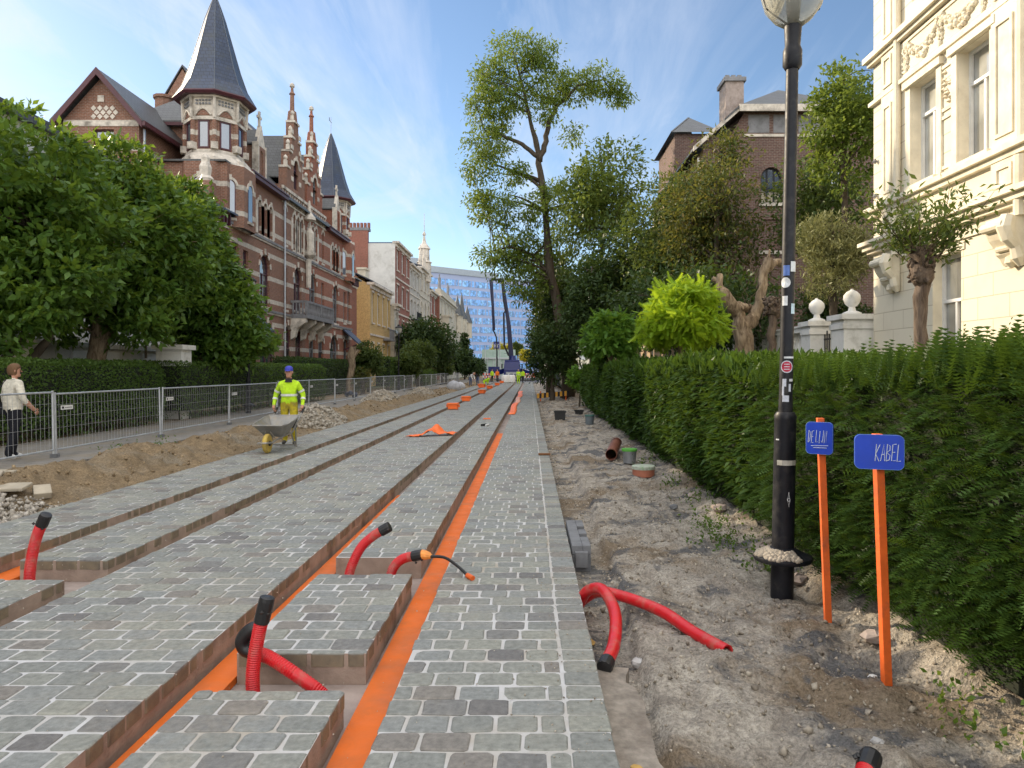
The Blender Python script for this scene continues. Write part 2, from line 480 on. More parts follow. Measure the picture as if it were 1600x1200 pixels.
def brick_house(mirror, wm, wp, name, label):
    """built for the near house (Y 33.6 to 47.5); mirror turns it round Y = 47.5"""
    F = -15.0
    my = (lambda y: 95.0 - y) if mirror else (lambda y: y)
    T0 = TX(F)
    T = lambda u, z, d: T0(my(u), z, d)
    E = thing(name, label, 'house', (-20, my(41.0), 0))
    st, gl, fr = M['stone_trim'], M['glass'], M['purple_paint'] if not mirror else M['stone_grey']
    # --- street wall
    lo = [O(36.2, .75, 5.6, 8.2), O(37.5, .7, 5.5, 8.0), O(40.2, 1.5, 5.3, 8.25, 'round'), O(43.6, .6, 5.4, 8.0), O(45.9, 1.55, 5.5, 8.35, 'round'),
          O(44.0, 1.25, .9, 4.5, 'point', door=True), O(46.1, 1.3, 1.1, 4.4, 'round'), O(40.6, 2.2, .9, 4.4, 'round'), O(37.2, 1.2, 1.2, 4.2, 'seg')]
    hi = [O(39.4, .52, 9.25, 11.15, 'round'), O(40.25, .52, 9.25, 11.15, 'round'), O(41.1, .52, 9.25, 11.15, 'round'), O(43.55, .5, 9.4, 11.7, 'round'),
          O(45.2, .5, 9.3, 11.6, 'round'), O(45.95, .5, 9.3, 11.6, 'round'), O(46.7, .5, 9.3, 11.6, 'round')]
    w = MB()
    wall(w, T, 35.2, 42.9, -.2, 12.0, [o for o in lo + hi if o['u1'] < 42.9], 0)
    wall(w, T, 42.9, 47.5, -.2, 12.9, [o for o in lo + hi if o['u0'] > 42.9], 0)
    wall(w, TYn(my(35.2)) if not mirror else TYn(my(35.2)), -27, F, -.2, 12.0, (), 0)
    w.box(-27, -26.8, min(my(35.2), my(47.5)) + .02, max(my(35.2), my(47.5)) - .02, -.2, 12, 0)
    w.box(F - .3, F - .02, *sorted((my(42.88), my(42.62))), 11.9, 12.88, 0)
    w.build('wall', wm, E)
    for o in lo + hi:
        if o.get('door'):
            dm = MB(); dm.ubox(T, o['u0'], o['u1'], o['z0'], 2.9, .16, .21); dm.ubox(T, o['u0'], o['u1'], 2.9, 3.0, .1, .21); dm.build('door', M['black_paint'], E)
            o2 = dict(o, z0=3.0); window(E, T, o2, fr, gl, mull=1, trans=0)
        else:
            window(E, T, o, fr, gl, mull=1 if o['u1'] - o['u0'] > 1 else 0, trans=.62)
    t = MB()
    for o in lo + hi:
        arch_ring(t, T, o, .2 if o['u1'] - o['u0'] > 1 else .13, .04, (0, 1) if o['u1'] - o['u0'] > 1 else (0,))
        t.ubox(T, o['u0'] - .08, o['u1'] + .08, o['z0'] - .14, o['z0'] - .01, -.07, .03)
    for o in hi[:3] + hi[4:]:                                # slender stone colonnettes between the grouped lights
        for u in (o['u0'] - .165, o['u1'] + .165):
            t.ubox(T, u - .13, u + .13, o['z0'], o['z1'] - .3, -.045, .02)
    for z, a, b in ((9.0, 35.3, 47.48), (5.0, 35.3, 47.48)):
        t.ubox(T, a, b, z, z + .14, -.12, .02, 2); t.ubox(T, a, b, z - .1, z - .004, -.06, .02, 0)
    # white lattice parapet over the inner bays
    for k in range(10):
        u = 43.05 + k * .44
        t.ubox(T, u, u + .07, 12.0, 12.72, -.045, .03)
        for s in (-1, 1):
            a, b = (u + .07, u + .44) if s > 0 else (u + .44, u + .07)
            t.hexa([T(a, 12.06, -.03), T(a + .07 * s, 12.06, -.03), T(a + .07 * s, 12.06, .02), T(a, 12.06, .02), T(b, 12.66, -.03), T(b + .07 * s, 12.66, -.03), T(b + .07 * s, 12.66, .02), T(b, 12.66, .02)])
    t.ubox(T, 42.95, 47.46, 12.72, 12.9, -.1, .05); t.ubox(T, 42.95, 47.46, 11.88, 12.0, -.08, .02)
    # statue niche on the party line
    if not mirror:
        t.tube([T(47.5, 7.2, -.2), T(47.5, 9.1, -.2)], [.16, .2], 8); t.lathe([(.12, 0), (.4, .25), (.42, .45)], (F + .3, 47.5, 9.1), 8)
        t.tube([T(47.5, 9.55, -.32), T(47.5, 10.2, -.32), T(47.5, 10.8, -.3), T(47.5, 11.15, -.3), T(47.5, 11.35, -.34)], [.26, .24, .27, .1, .14], 8)
        t.lathe([(.45, 0), (.42, .15), (.15, .5), (.06, 1.3)], (F + .25, 47.5, 11.7), 8)
    t.build('stone_trim', [st, wp, M['stone_grey']], E)
    # --- eave of the outer bay, gutter, downpipe
    e = MB(); e.ubox(T, 37.3, 43.0, 11.95, 12.15, -.42, .1); e.ubox(T, 37.3, 43.0, 12.152, 12.24, -.48, -.3); e.build('eave', M['purple_paint'], E)
    if not mirror:
        dp = MB(); dp.tube([T(43.05, 12.2, -.16), T(43.05, .3, -.16)], .065, 8)
        for z in (2, 5, 8, 11): dp.tube([T(43.05, z, -.16), T(43.05, z + .12, -.16)], .085, 8)
        dp.build('downpipe', M['zinc'], E)
    # --- main roof
    r = MB(); y0, y1 = my(35.0), my(47.5)
    ym = my(40.9)
    r.slab([(F + .35, ym, 12.1), (F + .35, y1, 12.1), (-19.5, y1, 16.8), (-19.5, ym, 16.8)], (0, 0, .12))
    r.slab([(-19.5, ym, 16.8), (-19.5, y1, 16.8), (-27.2, y1, 12.1), (-27.2, ym, 12.1)], (0, 0, .12))
    r.slab([(F + .35, my(38.0), 12.1), (F + .35, ym, 12.1), (-17.3, ym, 14.3), (-17.3, my(38.0), 14.3)], (0, 0, .12))
    r.slab([(F, y0, 12.0), (F, ym, 12.0), (-27, ym, 12.0), (-27, y0, 12.0)], (0, 0, .1))
    r.slab([(-17.6, my(41.3), 14.8), (-22.8, my(41.3), 14.8), (-20.2, my(41.3), 19.2)], (0, .25 if not mirror else -.25, 0), 1)
    for sx in (-1, 1): r.slab([(-20.2 + sx * 2.85, my(41.25), 14.6), (-20.2, my(41.25), 19.35), (-20.2, my(46), 19.35), (-20.2 + sx * 2.85, my(46), 14.6)], (0, 0, .1))
    roof = r.build('roof', [M['slate_grey'], wp], E)
    for cx, cy, h in ((-19.5, 46.9, 18.0),):
        ch = MB(); ch.box(cx - .45, cx + .45, my(cy) - .4, my(cy) + .4, 15, h, 0); ch.box(cx - .52, cx + .52, my(cy) - .47, my(cy) + .47, h + .003, h + .18, 1)
        for q in (-.2, .2): ch.lathe([(.1, 0), (.13, .35)], (cx + q, my(cy), h + .18), 8, 0)
        ch.build('chimney', [wp, M['stone_trim']], roof)
    # --- stepped gable over the inner bays
    g = MB(); TG0 = TX(F + .02); TG = lambda u, z, d: TG0(my(u), z, d)
    c = 45.5
    steps = [(12.9, 14.2, 1.75), (14.2, 15.3, 1.3), (15.3, 16.3, .85), (16.3, 17.4, .45)]
    gops = [O(c, .9, 13.2, 15.1, 'round')]
    for i, (a, b, hw) in enumerate(steps):
        if i < 2:
            ops = [dict(gops[0], z0=max(a, 13.2), z1=min(b, 15.1), arch='round' if i == 1 else None)]
            wall(g, TG, c - hw, c + hw, a, b, ops, 0)
        else: wall(g, TG, c - hw, c + hw, a, b, (), 0)
        for s in (-1, 1):
            g.ubox(TG, *sorted((c + s * hw, c + s * (hw - .02))), a, b, 0.001, .5, 0)
            g.ubox(TG, *sorted((c + s * (hw + .05), c + s * (hw - .5))), b, b + .14, -.08, .5, 1)
            g.ubox(TG, *sorted((c + s * (hw - .12), c + s * (hw - .32))), b + .142, b + .5, .05, .25, 1)
            g.lathe([(.05, 0), (.13, .12), (.12, .22), (.02, .34)], (TG(0, 0, .15)[0], my(c + s * (hw - .22)), b + .5), 8, 1)
    g.tube([TG(c, 17.4, .25), TG(c, 18.2, .25), TG(c, 18.3, .25), TG(c, 19.3, .25), TG(c, 19.35, .25), TG(c, 19.5, .25), TG(c, 19.75, .25)], [.36, .27, .15, .13, .2, .1, .08], 8, 0)
    g.lathe([(.02, 0), (.17, .14), (.15, .28), (.02, .4)], (TG(c, 0, .25)[0], my(c), 19.7), 8, 1)
    arch_ring(g, TG, dict(gops[0], z0=14.2), .17, .04, (1,))
    for z in (13.6, 14.6, 15.6, 16.6): g.ubox(TG, c - .95, c - .55, z, z + .28, -.03, .02, 1); g.ubox(TG, c + .55, c + .95, z, z + .28, -.03, .02, 1)
    gb = g.build('gable', [wp, st], E)
    window(gb, TG, gops[0], fr, gl, mull=1)
    rg = MB()
    for s in (-1, 1):
        rg.slab([(F - .1, my(c), 16.6), (F - .1, my(c + s * 1.6), 13.6), (-18.5, my(c + s * 1.6), 13.6), (-20, my(c), 16.6)], (0, 0, .1))
    rg.build('gable_roof', M['slate_grey'], E)
    # --- stone dormer with a cross
    d = MB(); dc = 39.6
    TD0 = TX(F + .05); TD = lambda u, z, dd: TD0(my(u), z, dd)
    do = O(dc, .42, 12.4, 13.9, 'round')
    wall(d, TD, dc - .5, dc + .5, 12.15, 14.1, [do], 0)
    d.slab([TD(dc - .55, 14.1, 0), TD(dc + .55, 14.1, 0), TD(dc, 15.3, 0)], (-.25, 0, 0), 1)
    for s in (-1, 1): d.ubox(TD, *sorted((dc + s * .5, dc + s * .62)), 12.15, 14.25, -.06, .3, 1)
    d.ubox(TD, dc - .06, dc + .06, 15.25, 16.1, .08, .2, 1); d.ubox(TD, dc - .26, dc - .061, 15.7, 15.84, .08, .2, 1); d.ubox(TD, dc + .061, dc + .26, 15.7, 15.84, .08, .2, 1)
    d.box(-17, F - .02, *sorted((my(dc - .5) + .01, my(dc + .5) - .01)), 12.6, 14.08, 0)
    for s in (-1, 1): d.slab([TD(dc, 15.0, .1), TD(dc + s * .6, 14.1, .1), TD(dc + s * .6, 14.1, 3), TD(dc, 15.0, 4)], (0, 0, .08), 2)
    db = d.build('dormer', [wp, st, M['slate_grey']], E); window(db, TD, do, fr, gl, mull=0, trans=0)
    # --- corner tower with spire
    cx, cy = -16.3, my(36.8)
    tw = MB()
    for (R0, z0, R1, z1, mi) in ((1.95, 8.9, 1.95, 12.0, 0), (1.95, 12.0, 1.5, 12.55, 1), (1.42, 12.55, 1.42, 12.75, 1), (1.38, 12.75, 1.38, 14.2, 0), (1.5, 14.2, 1.5, 14.36, 1), (1.42, 14.36, 1.46, 15.3, 1), (1.62, 15.3, 1.7, 15.45, 1)):
        a, b = octa(R0, cx, cy, z0), octa(R1, cx, cy, z1)
        if R0 < 1.7:
            tw.poly(a, mi); tw.poly(b, mi)
        for k in range(8): tw.poly([a[k], a[(k + 1) % 8], b[(k + 1) % 8], b[k]], mi)
    for k in range(8):                                       # corner shafts, pointed tracery and the checkered frieze
        a = PI / 8 + k * PI / 4; p = lambda R, z: (cx + R * math.cos(a), cy + R * math.sin(a), z)
        tw.tube([p(1.42, 12.75), p(1.42, 14.2)], .11, 6, 0); tw.tube([p(1.5, 14.3), p(1.54, 15.35)], .075, 6, 1)
        tw.obox(p(1.45, 12.9), (.34, .34, .34), Matrix.Rotation(a, 3, 'Z'), 1)
        am = k * PI / 4
        Rr = Matrix.Rotation(am, 3, 'Z'); ap = 1.46 * math.cos(PI / 8)
        q = lambda d, s, z: Vector((cx, cy, z)) + Rr @ Vector((ap + d, s, 0))
        for i in range(5):
            for j in range(2): tw.obox(q(.03, -.32 + i * .16, 15.0 + j * .16), (.05, .09, .09), Rr, 2)
        arc = [q(.05, -.4 + .8 * i / 8, 14.42 + .34 * math.sin(PI * i / 8)) for i in range(9)]
        tw.tube(arc, .045, 5, 1)
        tw.poly([q(.012, -.36 + .72 * i / 8, 14.42 + .3 * math.sin(PI * i / 8)) for i in range(9)], 0)
        am2 = am
        for s in (-1, 1):                                    # stepped stone corbels
            tw.obox(q(.25, s * .62, 12.0), (.3, .22, .5), Rr, 1)
    tw.build('tower', [wm, st, M['stone_grey']], E)
    ws = MB(); pn = MB()
    for k in range(8):
        am = k * PI / 4; Rr = Matrix.Rotation(am, 3, 'Z'); ap = 1.38 * math.cos(PI / 8)
        q = lambda d, s, z: Vector((cx, cy, z)) + Rr @ Vector((ap + d, s, 0))
        for s in (-1, 1): ws.obox(q(.02, s * .24, 13.5), (.06, .07, 1.4), Rr)
        for z in (12.84, 14.16): ws.obox(q(.022, 0, z), (.06, .405, .07), Rr)
        pn.poly([q(.012, -.205, 12.87), q(.012, .205, 12.87), q(.012, .205, 14.13), q(.012, -.205, 14.13)])
    wo = ws.build('tower_window', M['purple_paint'], E); pn.build('pane', M['glass'], wo)
    for k in range(8):
        am = k * PI / 4; Rr = Matrix.Rotation(am, 3, 'Z'); ap = 1.95 * math.cos(PI / 8)
        TL = lambda u, z, d: tuple(Vector((cx, cy, 0)) + Rr @ Vector((ap - d, u, z)))
        if TL(0, 0, 0)[0] < cx - .2: continue
        lo_ = O(0, .5, 9.35, 11.2, 'round'); fb = MB(); ol = outline(lo_)
        fb.poly([TL(*p, -.012) for p in outline(lo_, 8, .05)]); lw = fb.build('tower_window', fr, E)
        gb_ = MB(); gb_.poly([TL(*p, -.02) for p in ol]); gb_.build('pane', gl, lw)
        sm_ = MB(); arch_ring(sm_, TL, dict(lo_, u0=lo_['u0'] - .05, u1=lo_['u1'] + .05, z1=lo_['z1'] + .05), .13, .05, (0,)); sm_.build('window_surround', st, lw); sm_ = MB(); sm_.ubox(TL, -.34, .34, 9.2, 9.33, -.08, .0); sm_.build('sill', st, lw)
    sp = MB()
    prof = [(1.9, 15.42), (1.98, 15.55), (1.55, 16.25), (1.22, 17.2), (.86, 18.5), (.5, 19.8), (.28, 20.45), (.05, 21.05)]
    a0 = PI / 8
    sp.lathe([(r, z) for r, z in prof], (cx, cy, 0), 8, 0, a0)
    sp.lathe([(1.92, 15.38), (2.02, 15.5), (1.99, 15.56)], (cx, cy, 0), 8, 1, a0)
    for k in range(8):
        a = a0 + k * PI / 4
        sp.tube([(cx + r * math.cos(a), cy + r * math.sin(a), z) for r, z in prof[1:]], .022, 5, 3)
    sp.tube([(cx, cy, 21), (cx, cy, 22.4 if mirror else 21.5)], .025, 6, 2)
    if mirror:
        sp.obox((cx, cy - .15, 22.0), (.02, .7, .05), None, 2); sp.obox((cx, cy - .45, 22.1), (.02, .2, .25), None, 2)
    sp.build('spire', [M['slate'], M['purple_paint'], M['zinc'], M['lead']], E)
    # --- low corner bay with bracketed slate roof, and the porch canopy
    b = MB(); ya, yb = sorted((my(33.4), my(35.19)))
    b.box(-18.6, F - .02, ya, yb, -.2, 8.7, 0)
    bo = O(34.3, .8, 5.4, 7.9, 'round')
    b.box(-18.65, F + .06, *sorted((my(33.34), my(35.3))), 8.702, 8.85, 1)
    b.box(-18.5, F - .1, ya + .05, yb - .05, 8.852, 9.4, 3)
    for k in range(5): b.obox((F + .06, my(33.6 + .38 * k), 9.1), (.3, .09, .5), None, 3)
    for k in range(7): b.obox((F - .35 - .5 * k, my(33.32), 9.1), (.09, .3, .5), None, 3)
    b.slab([(F + .35, my(33.0), 9.4), (F + .35, my(35.7), 9.4), (-16.3, my(35.7), 10.4), (-16.8, my(34.6), 10.4)], (0, 0, .1), 2)
    b.slab([(F + .35, my(33.0), 9.4), (-18.9, my(33.0), 9.4), (-18.4, my(34.6), 10.4), (-16.8, my(34.6), 10.4)], (0, 0, .1), 2)
    b.box(-15.9, -15.2, *sorted((my(33.7), my(34.4))), 9.6, 10.7, 0)
    b.lathe([(.34, 0), (.4, .15), (.26, .3), (.3, .7), (.2, .95), (.22, 1.15), (.05, 1.4)], (-15.55, my(34.05), 10.7), 8, 1)
    b.build('corner_bay', [wp, st, M['slate'], M['purple_paint']], E)
    cn = MB()
    cn.slab([(F + .02, my(36.0), 4.9), (F + 1.3, my(36.1), 3.7), (F + 1.3, my(38.1), 3.7), (F + .02, my(38.2), 4.9)], (.02, 0, .1), 0)
    for y in (36.3, 37.9): cn.bar((F + .03, my(y), 3.3), (F + 1.1, my(y), 3.72), .12, 1)
    cn.build('porch_canopy', [M['slate'], M['purple_paint']], E)
    # --- side wing with its big gable towards the viewer
    wy = my(33.8); s = 1 if not mirror else -1
    wg = MB(); TW = TYn(wy) if not mirror else (lambda u, z, d: (u, wy - d, z))
    wo_ = O(-20.3, 1.0, 12.0, 13.15)
    wall(wg, TW, -22.2, -18.6, -.2, 13.6, [wo_], 0)
    wg.poly([TW(-22.2, 13.6, 0), TW(-18.6, 13.6, 0), TW(-20.4, 15.6, 0)], 1)
    wall(wg, lambda u, z, d: (-18.6 - d, my(u), z), 33.8, 39.5, -.2, 13.6, (), 0)
    wg.box(-22.2, -22.0, *sorted((my(33.82), my(41))), -.2, 13.6, 0)
    for i in range(4):
        for j in range(3): wg.obox(TW(-20.75 + i * .3 + (j % 2) * .15, 13.75 + j * .2, .0), (.19, .06, .19), Matrix.Rotation(PI / 4, 3, 'Y'), 2)
    wg.ubox(TW, -22.19, -18.61, 13.3, 13.52, -.03, .02, 2)
    wg.ubox(TW, -20.55, -20.25, 14.45, 14.75, -.04, .02, 2)
    wo2 = wg.build('side_wing', [wm, wp, M['stone_trim']], E)
    window(wo2, TW, wo_, fr, gl, mull=0, trans=0)
    wr = MB()
    for sx, ex in ((-1, -22.6), (1, -18.2)):
        wr.slab([(-20.4, my(33.4), 15.8), (ex, my(33.4), 13.35), (ex, my(41), 13.35), (-20.4, my(41), 15.8)], (0, 0, .12), 0)
        wr.slab([(-20.4, my(33.38), 15.6), (ex - sx * .05, my(33.38), 13.1), (ex - sx * .05, my(33.38), 13.42), (-20.4, my(33.38), 15.95)], (0, s * .08, 0), 1)
    wr.box(-18.25, -18.1, *sorted((my(33.4), my(39.6))), 13.2, 13.42, 1)
    wrf = wr.build('wing_roof', [M['slate_grey'], M['purple_paint']], E)
    hp = MB()                                                # hipped block between wing and tower
    hp.box(-21.5, -17.2, *sorted((my(38.2), my(41.5))), 11, 14.9, 0)
    pk = (-19.3, my(39.9), 17.0)
    q4 = [(-21.9, my(37.8), 14.9), (-16.8, my(37.8), 14.9), (-16.8, my(41.9), 14.9), (-21.9, my(41.9), 14.9)]
    for i in range(4): hp.slab([q4[i], q4[(i + 1) % 4], pk], (0, 0, .08), 1)
    hp.box(-21.9, -16.8, *sorted((my(37.78), my(37.9))), 14.72, 14.9, 2)
    hp.lathe([(.48, 0), (.48, 1.1), (.58, 1.15), (.58, 1.3), (.5, 1.32)], (-20.9, my(40.6), 16.0), 10, 0)
    hp.build('hipped_block', [wm, M['slate_grey'], M['purple_paint']], E)
    if not mirror:
        d2 = MB(); d2.tube([(-18.42, 33.95, 13.2), (-18.42, 33.95, .2)], .06, 8); d2.build('wing_downpipe', M['zinc'], E)
    return E

HA = brick_house(False, M['brick_brown'], M['brick_plain'], 'brick_house', 'dark brown brick townhouse with white stone bands and the nearer, taller looking spire')
HB = brick_house(True, M['brick_orange'], M['brick_plain_o'], 'brick_house', 'orange red brick townhouse with white bands, its slate spire carrying a weather vane')
# stone balcony across the party line: belongs to the orange house's larger half
bl = MB(); F = -15.0
bl.box(F, F + 1.05, 44.5, 50.6, 4.95, 5.12)
for x0, x1, y0, y1 in ((F + .92, F + 1.05, 44.5, 50.6), (F + .01, F + .919, 44.5, 44.63), (F + .01, F + .919, 50.47, 50.6)):
    bl.box(x0, x1, y0, y1, 5.92, 6.06); bl.box(x0 + .02, x1 - .02, y0 + .02, y1 - .02, 5.122, 5.22)
for k in range(25):
    y = 44.58 + k * .2475
    if k in (0, 12, 24): bl.box(F + .9, F + 1.06, y - .09, y + .09, 5.221, 5.919)
    else: bl.lathe([(.05, 5.22), (.075, 5.4), (.045, 5.6), (.06, 5.92)], (F + .985, y, 0), 6)
for k in range(4):
    for y in (44.56, 50.53): bl.lathe([(.05, 5.22), (.075, 5.4), (.045, 5.6), (.06, 5.92)], (F + .15 + k * .2, y, 0), 6)
bal = bl.build('balcony', M['stone_grey'], HA)
for y in (44.7, 46.6, 48.4, 50.4):
    cb = MB(); pr = [(F, 3.6), (F + .25, 3.75), (F + .4, 4.3), (F + .95, 4.7), (F + .95, 4.94), (F, 4.94)]
    cb.slab([(x, y - .18, z) for x, z in pr], (0, .36, 0)); cb.build('corbel', M['stone_trim'], bal)

# ------------------------------------------------------------------ plain street houses
def street_house(name, label, F, y0, y1, h, wallm, sidem, floors, bays, frame, roof='flat', depth=10, eave=None, side=1, trim=None, ww=.5, arch=None, gf=None, xdir=1, rh=2.5, mull=1):
    E = thing(name, label, 'house', (F - xdir * depth / 2, (y0 + y1) / 2, 0))
    T = TX(F) if xdir > 0 else TXn(F)
    xb = F - xdir * depth
    ops = []
    W = (y1 - y0) / bays; H = h / floors
    for f in range(floors):
        for b in range(bays):
            c = y0 + W * (b + .5)
            ops.append(O(c, W * ww, .15 + f * H + H * .25, f * H + H * .87, arch if f != 1 else arch))
    m = MB()
    wall(m, T, y0, y1, -.3, h, ops, 0)
    for yy, s in ((y0, 1), (y1, -1)):
        m.poly([(F, yy, -.3), (xb, yy, -.3), (xb, yy, h), (F, yy, h)], 1)
    m.poly([(xb, y0, -.3), (xb, y1, -.3), (xb, y1, h), (xb, y0, h)], 1)
    m.build('wall', [wallm, sidem], E)
    for o in ops: window(E, T, o, frame, M['glass'], mull=mull, fw=.07)
    t = MB(); tm = trim or M['stone_trim']
    t.ubox(T, y0 - .05, y1 + .05, h, h + .25, -.45, .3); t.ubox(T, y0, y1, h - .35, h - .002, -.15, .02)
    for f in range(1, floors): t.ubox(T, y0, y1, f * H + .1, f * H + .28, -.1, .02)
    for o in ops:
        t.ubox(T, o['u0'] - .1, o['u1'] + .1, o['z0'] - .14, o['z0'] - .003, -.12, .02)
        if arch: arch_ring(t, T, o, .14, .05, (0,))
        else: t.ubox(T, o['u0'] - .08, o['u1'] + .08, o['z1'] + .003, o['z1'] + .2, -.06, .02)
    t.build('stone_trim', tm, E)
    r = MB()
    if roof == 'flat': r.box(*sorted((F - xdir * .31, xb)), y0 + .02, y1 - .02, h - .05, h + .12)
    else:
        xm = (F + xb) / 2
        r.slab([(F + xdir * .3, y0, h + .25), (F + xdir * .3, y1, h + .25), (xm, y1, h + rh), (xm, y0, h + rh)], (0, 0, .12))
        r.slab([(xb, y0, h + .25), (xb, y1, h + .25), (xm, y1, h + rh), (xm, y0, h + rh)], (0, 0, .12))
        for yy in (y0 + .05, y1 - .15): r.slab([(F, yy, h), (xb, yy, h), (xm, yy, h + rh)], (0, .1, 0), 1)
    R = r.build('roof', [M['slate'], sidem], E)
    return E, T, R

gal = M['white_paint']
E, T, R = street_house('townhouse', 'yellow brick house with slate roof beside the orange spired house', -15, 66.6, 76.4, 9.7, M['brick_yellow'], M['brick_yellow'], 2, 4, gal, 'pitch', 9, ww=.36)
c = MB(); c.box(-17, -16.2, 70, 71.4, 9.9, 11.6); c.box(-17.1, -16.1, 69.9, 71.5, 11.6, 11.8); c.build('dormer', M['cream_plain'], R)
c = MB(); c.box(-15, -14.3, 72.6, 75.2, 4.7, 4.9); c.box(-14.36, -14.3, 72.6, 75.2, 5.8, 5.9)
for k in range(14): c.box(-14.36, -14.32, 72.65 + k * .19, 72.7 + k * .19, 4.9, 5.8)
c.build('balcony', M['stone_grey'], E)
E, T, R = street_house('townhouse', 'narrow beige house squeezed between yellow house and tall red brick one', -14.6, 76.45, 79.0, 8.6, M['render_beige'], M['render_beige'], 2, 1, gal, 'flat', 8, arch='round')
E, T, R = street_house('townhouse', 'tall red brick house with whitewashed blank side wall and chimney stacks', -15, 79.05, 88.5, 15.8, M['brick_red'], M['render_white'], 4, 3, gal, 'flat', 13, ww=.42)
c = MB(); c.box(-20.6, -18.0, 78.85, 79.4, 9.5, 17.2, 0); c.box(-28, -20.6, 79.0, 79.5, 15.7, 16.8, 0); c.box(-20.7, -17.9, 78.8, 79.9, 17.2, 17.5, 1)
for k in range(9): c.box(-21.3 + k * .4, -21.05 + k * .4, 79.1, 79.5, 17.5, 18.1, 0)
c.box(-24, -22.2, 79.0, 79.9, 16.8, 18.0, 0)
for k in range(4): c.lathe([(.12, 0), (.16, .7)], (-24 + k * .5, 79.4, 18.0), 8, 1)
c.build('chimney_stack', [M['brick_red'], M['stone_grey']], R)
E, T, R = street_house('townhouse', 'pale grey stone house with iron balcony beyond the red brick house', -15, 88.55, 96.5, 14.8, M['render_grey'], M['render_grey'], 4, 3, gal, 'pitch', 11, arch='seg')
c = MB(); c.box(-15, -14.2, 89.5, 93.5, 8.0, 8.15); c.box(-14.25, -14.2, 89.5, 93.5, 9.0, 9.06)
for k in range(20): c.box(-14.24, -14.21, 89.5 + k * .2, 89.53 + k * .2, 8.15, 9.0)
c.build('balcony', M['black_paint'], E)
E, T, R = street_house('townhouse', 'cream stone house crowned by a slender lantern turret and spike', -15, 96.55, 106.5, 15.6, M['render_beige'], M['render_beige'], 4, 3, gal, 'pitch', 11, arch='round', rh=1.6)
c = MB(); c.lathe([(1.0, 14.5), (1.0, 17.2), (1.2, 17.3), (.8, 17.6), (.75, 19.2), (.95, 19.3), (.3, 20.2), (.12, 21.2), (.3, 21.4), (.05, 21.9), (.03, 24.5)], (-15.4, 103.5, 0), 8)
c.build('lantern_turret', M['stone_trim'], E)
for k in range(2): c = MB(); c.lathe([(.25, 15.8), (.28, 17), (.1, 18.2), (.02, 19.2)], (-15.1, 98 + k * 3.2, 0), 6); c.build('pinnacle', M['stone_trim'], E)
E, T, R = street_house('townhouse', 'grey gabled house half hidden past the lantern turret house', -15, 106.55, 114, 13.5, M['brick_red'], M['render_grey'], 3, 2, gal, 'pitch', 10)
E, T, R = street_house('mansion', 'low stone mansion with dark cornice and figures on the parapet', -14.5, 114.05, 138, 13.6, M['render_beige'], M['brick_red'], 3, 5, gal, 'flat', 12, ww=.35)
c = MB(); c.box(-15.3, -14.3, 114.5, 137.5, 13.86, 14.8)
pp = c.build('parapet', M['render_beige'], E)
for yy in (116, 128):
    c = MB(); c.tube([(-14.8, yy, 14.8), (-14.8, yy, 15.2), (-14.8, yy, 15.9), (-14.8, yy + .2, 16.6), (-14.8, yy + .1, 17.0), (-14.8, yy + .1, 17.3)], [.4, .26, .2, .27, .1, .14], 7)
    c.bar((-14.8, yy, 16.5), (-14.8, yy + .6, 17.4), .12); c.build('statue', M['stone_grey'], pp)
c = MB(); c.box(-14.5, -13.2, 116, 120, 7, 10.4); c.box(-14.6, -13.0, 115.8, 120.2, 10.4, 10.7); c.box(-14.6, -13.0, 115.8, 120.2, 6.7, 6.999); c.build('oriel', M['render_beige'], E)
E, T, R = street_house('townhouse', 'cream house with steep dark turret roofs near the end of the row', -14.5, 138.05, 168, 12.4, M['render_beige'], M['render_beige'], 3, 6, gal, 'pitch', 11, ww=.35, rh=3)
for yy, hh in ((141, 16.5), (150, 18.0), (163, 16.4)): c = MB(); c.lathe([(1.1, 9), (1.1, 12.4)], (-14.4, yy, 0), 8, 0); c.lathe([(1.3, 12.41), (.6, 14.2), (.05, hh)], (-14.4, yy, 0), 8, 1); c.build('turret', [M['render_beige'], M['slate_grey']], E)

# the white house behind the leafy trees, and its neighbours outside the picture that keep the street in shade
E = thing('white_house', 'white rendered house with low stone coping behind the leafy trees', 'house', (-20, 20, 0))
w = MB(); T = TX(-16.2)
wops = [O(13 + 3.3 * k, 1.3, 3.9, 6.2) for k in range(6)] + [O(13 + 3.3 * k, 1.3, 7.0, 8.8) for k in range(6)]
wall(w, T, 8, 32.6, -.2, 9.6, wops); w.poly([(-16.2, 8, -.2), (-26, 8, -.2), (-26, 8, 9.6), (-16.2, 8, 9.6)]); w.poly([(-16.2, 32.6, -.2), (-26, 32.6, -.2), (-26, 32.6, 9.6), (-16.2, 32.6, 9.6)])
w.box(-26, -25.9, 8.05, 32.55, -.2, 9.6); w.build('wall', M['render_white'], E)
for o in wops: window(E, T, o, gal, M['glass'], mull=1)
w = MB(); w.box(-26.2, -15.9, 7.8, 32.8, 9.6, 9.9); w.build('roof', M['slate_grey'], E)
w = MB(); w.box(-16.19, -14.2, 12, 29.5, -.2, 2.4, 0); w.box(-16.19, -14.0, 11.9, 29.6, 2.4, 2.56, 1)
for k in range(4): w.box(-14.2, -14.15, 14 + 4 * k, 16.5 + 4 * k, .1, 2.3, 2)
w.build('garage', [M['render_white'], M['white_stone'], M['white_paint']], E)
street_house('townhouse', 'tall beige townhouse next to the white house, outside the photo', -16.2, -16, 7.9, 13.5, M['render_beige'], M['render_beige'], 4, 6, gal, 'pitch', 11)
p = thing('gate_pier', 'white rendered gate pier with flat cap between two clipped hedges', 'gate pier', (-11.4, 22.1, 0))
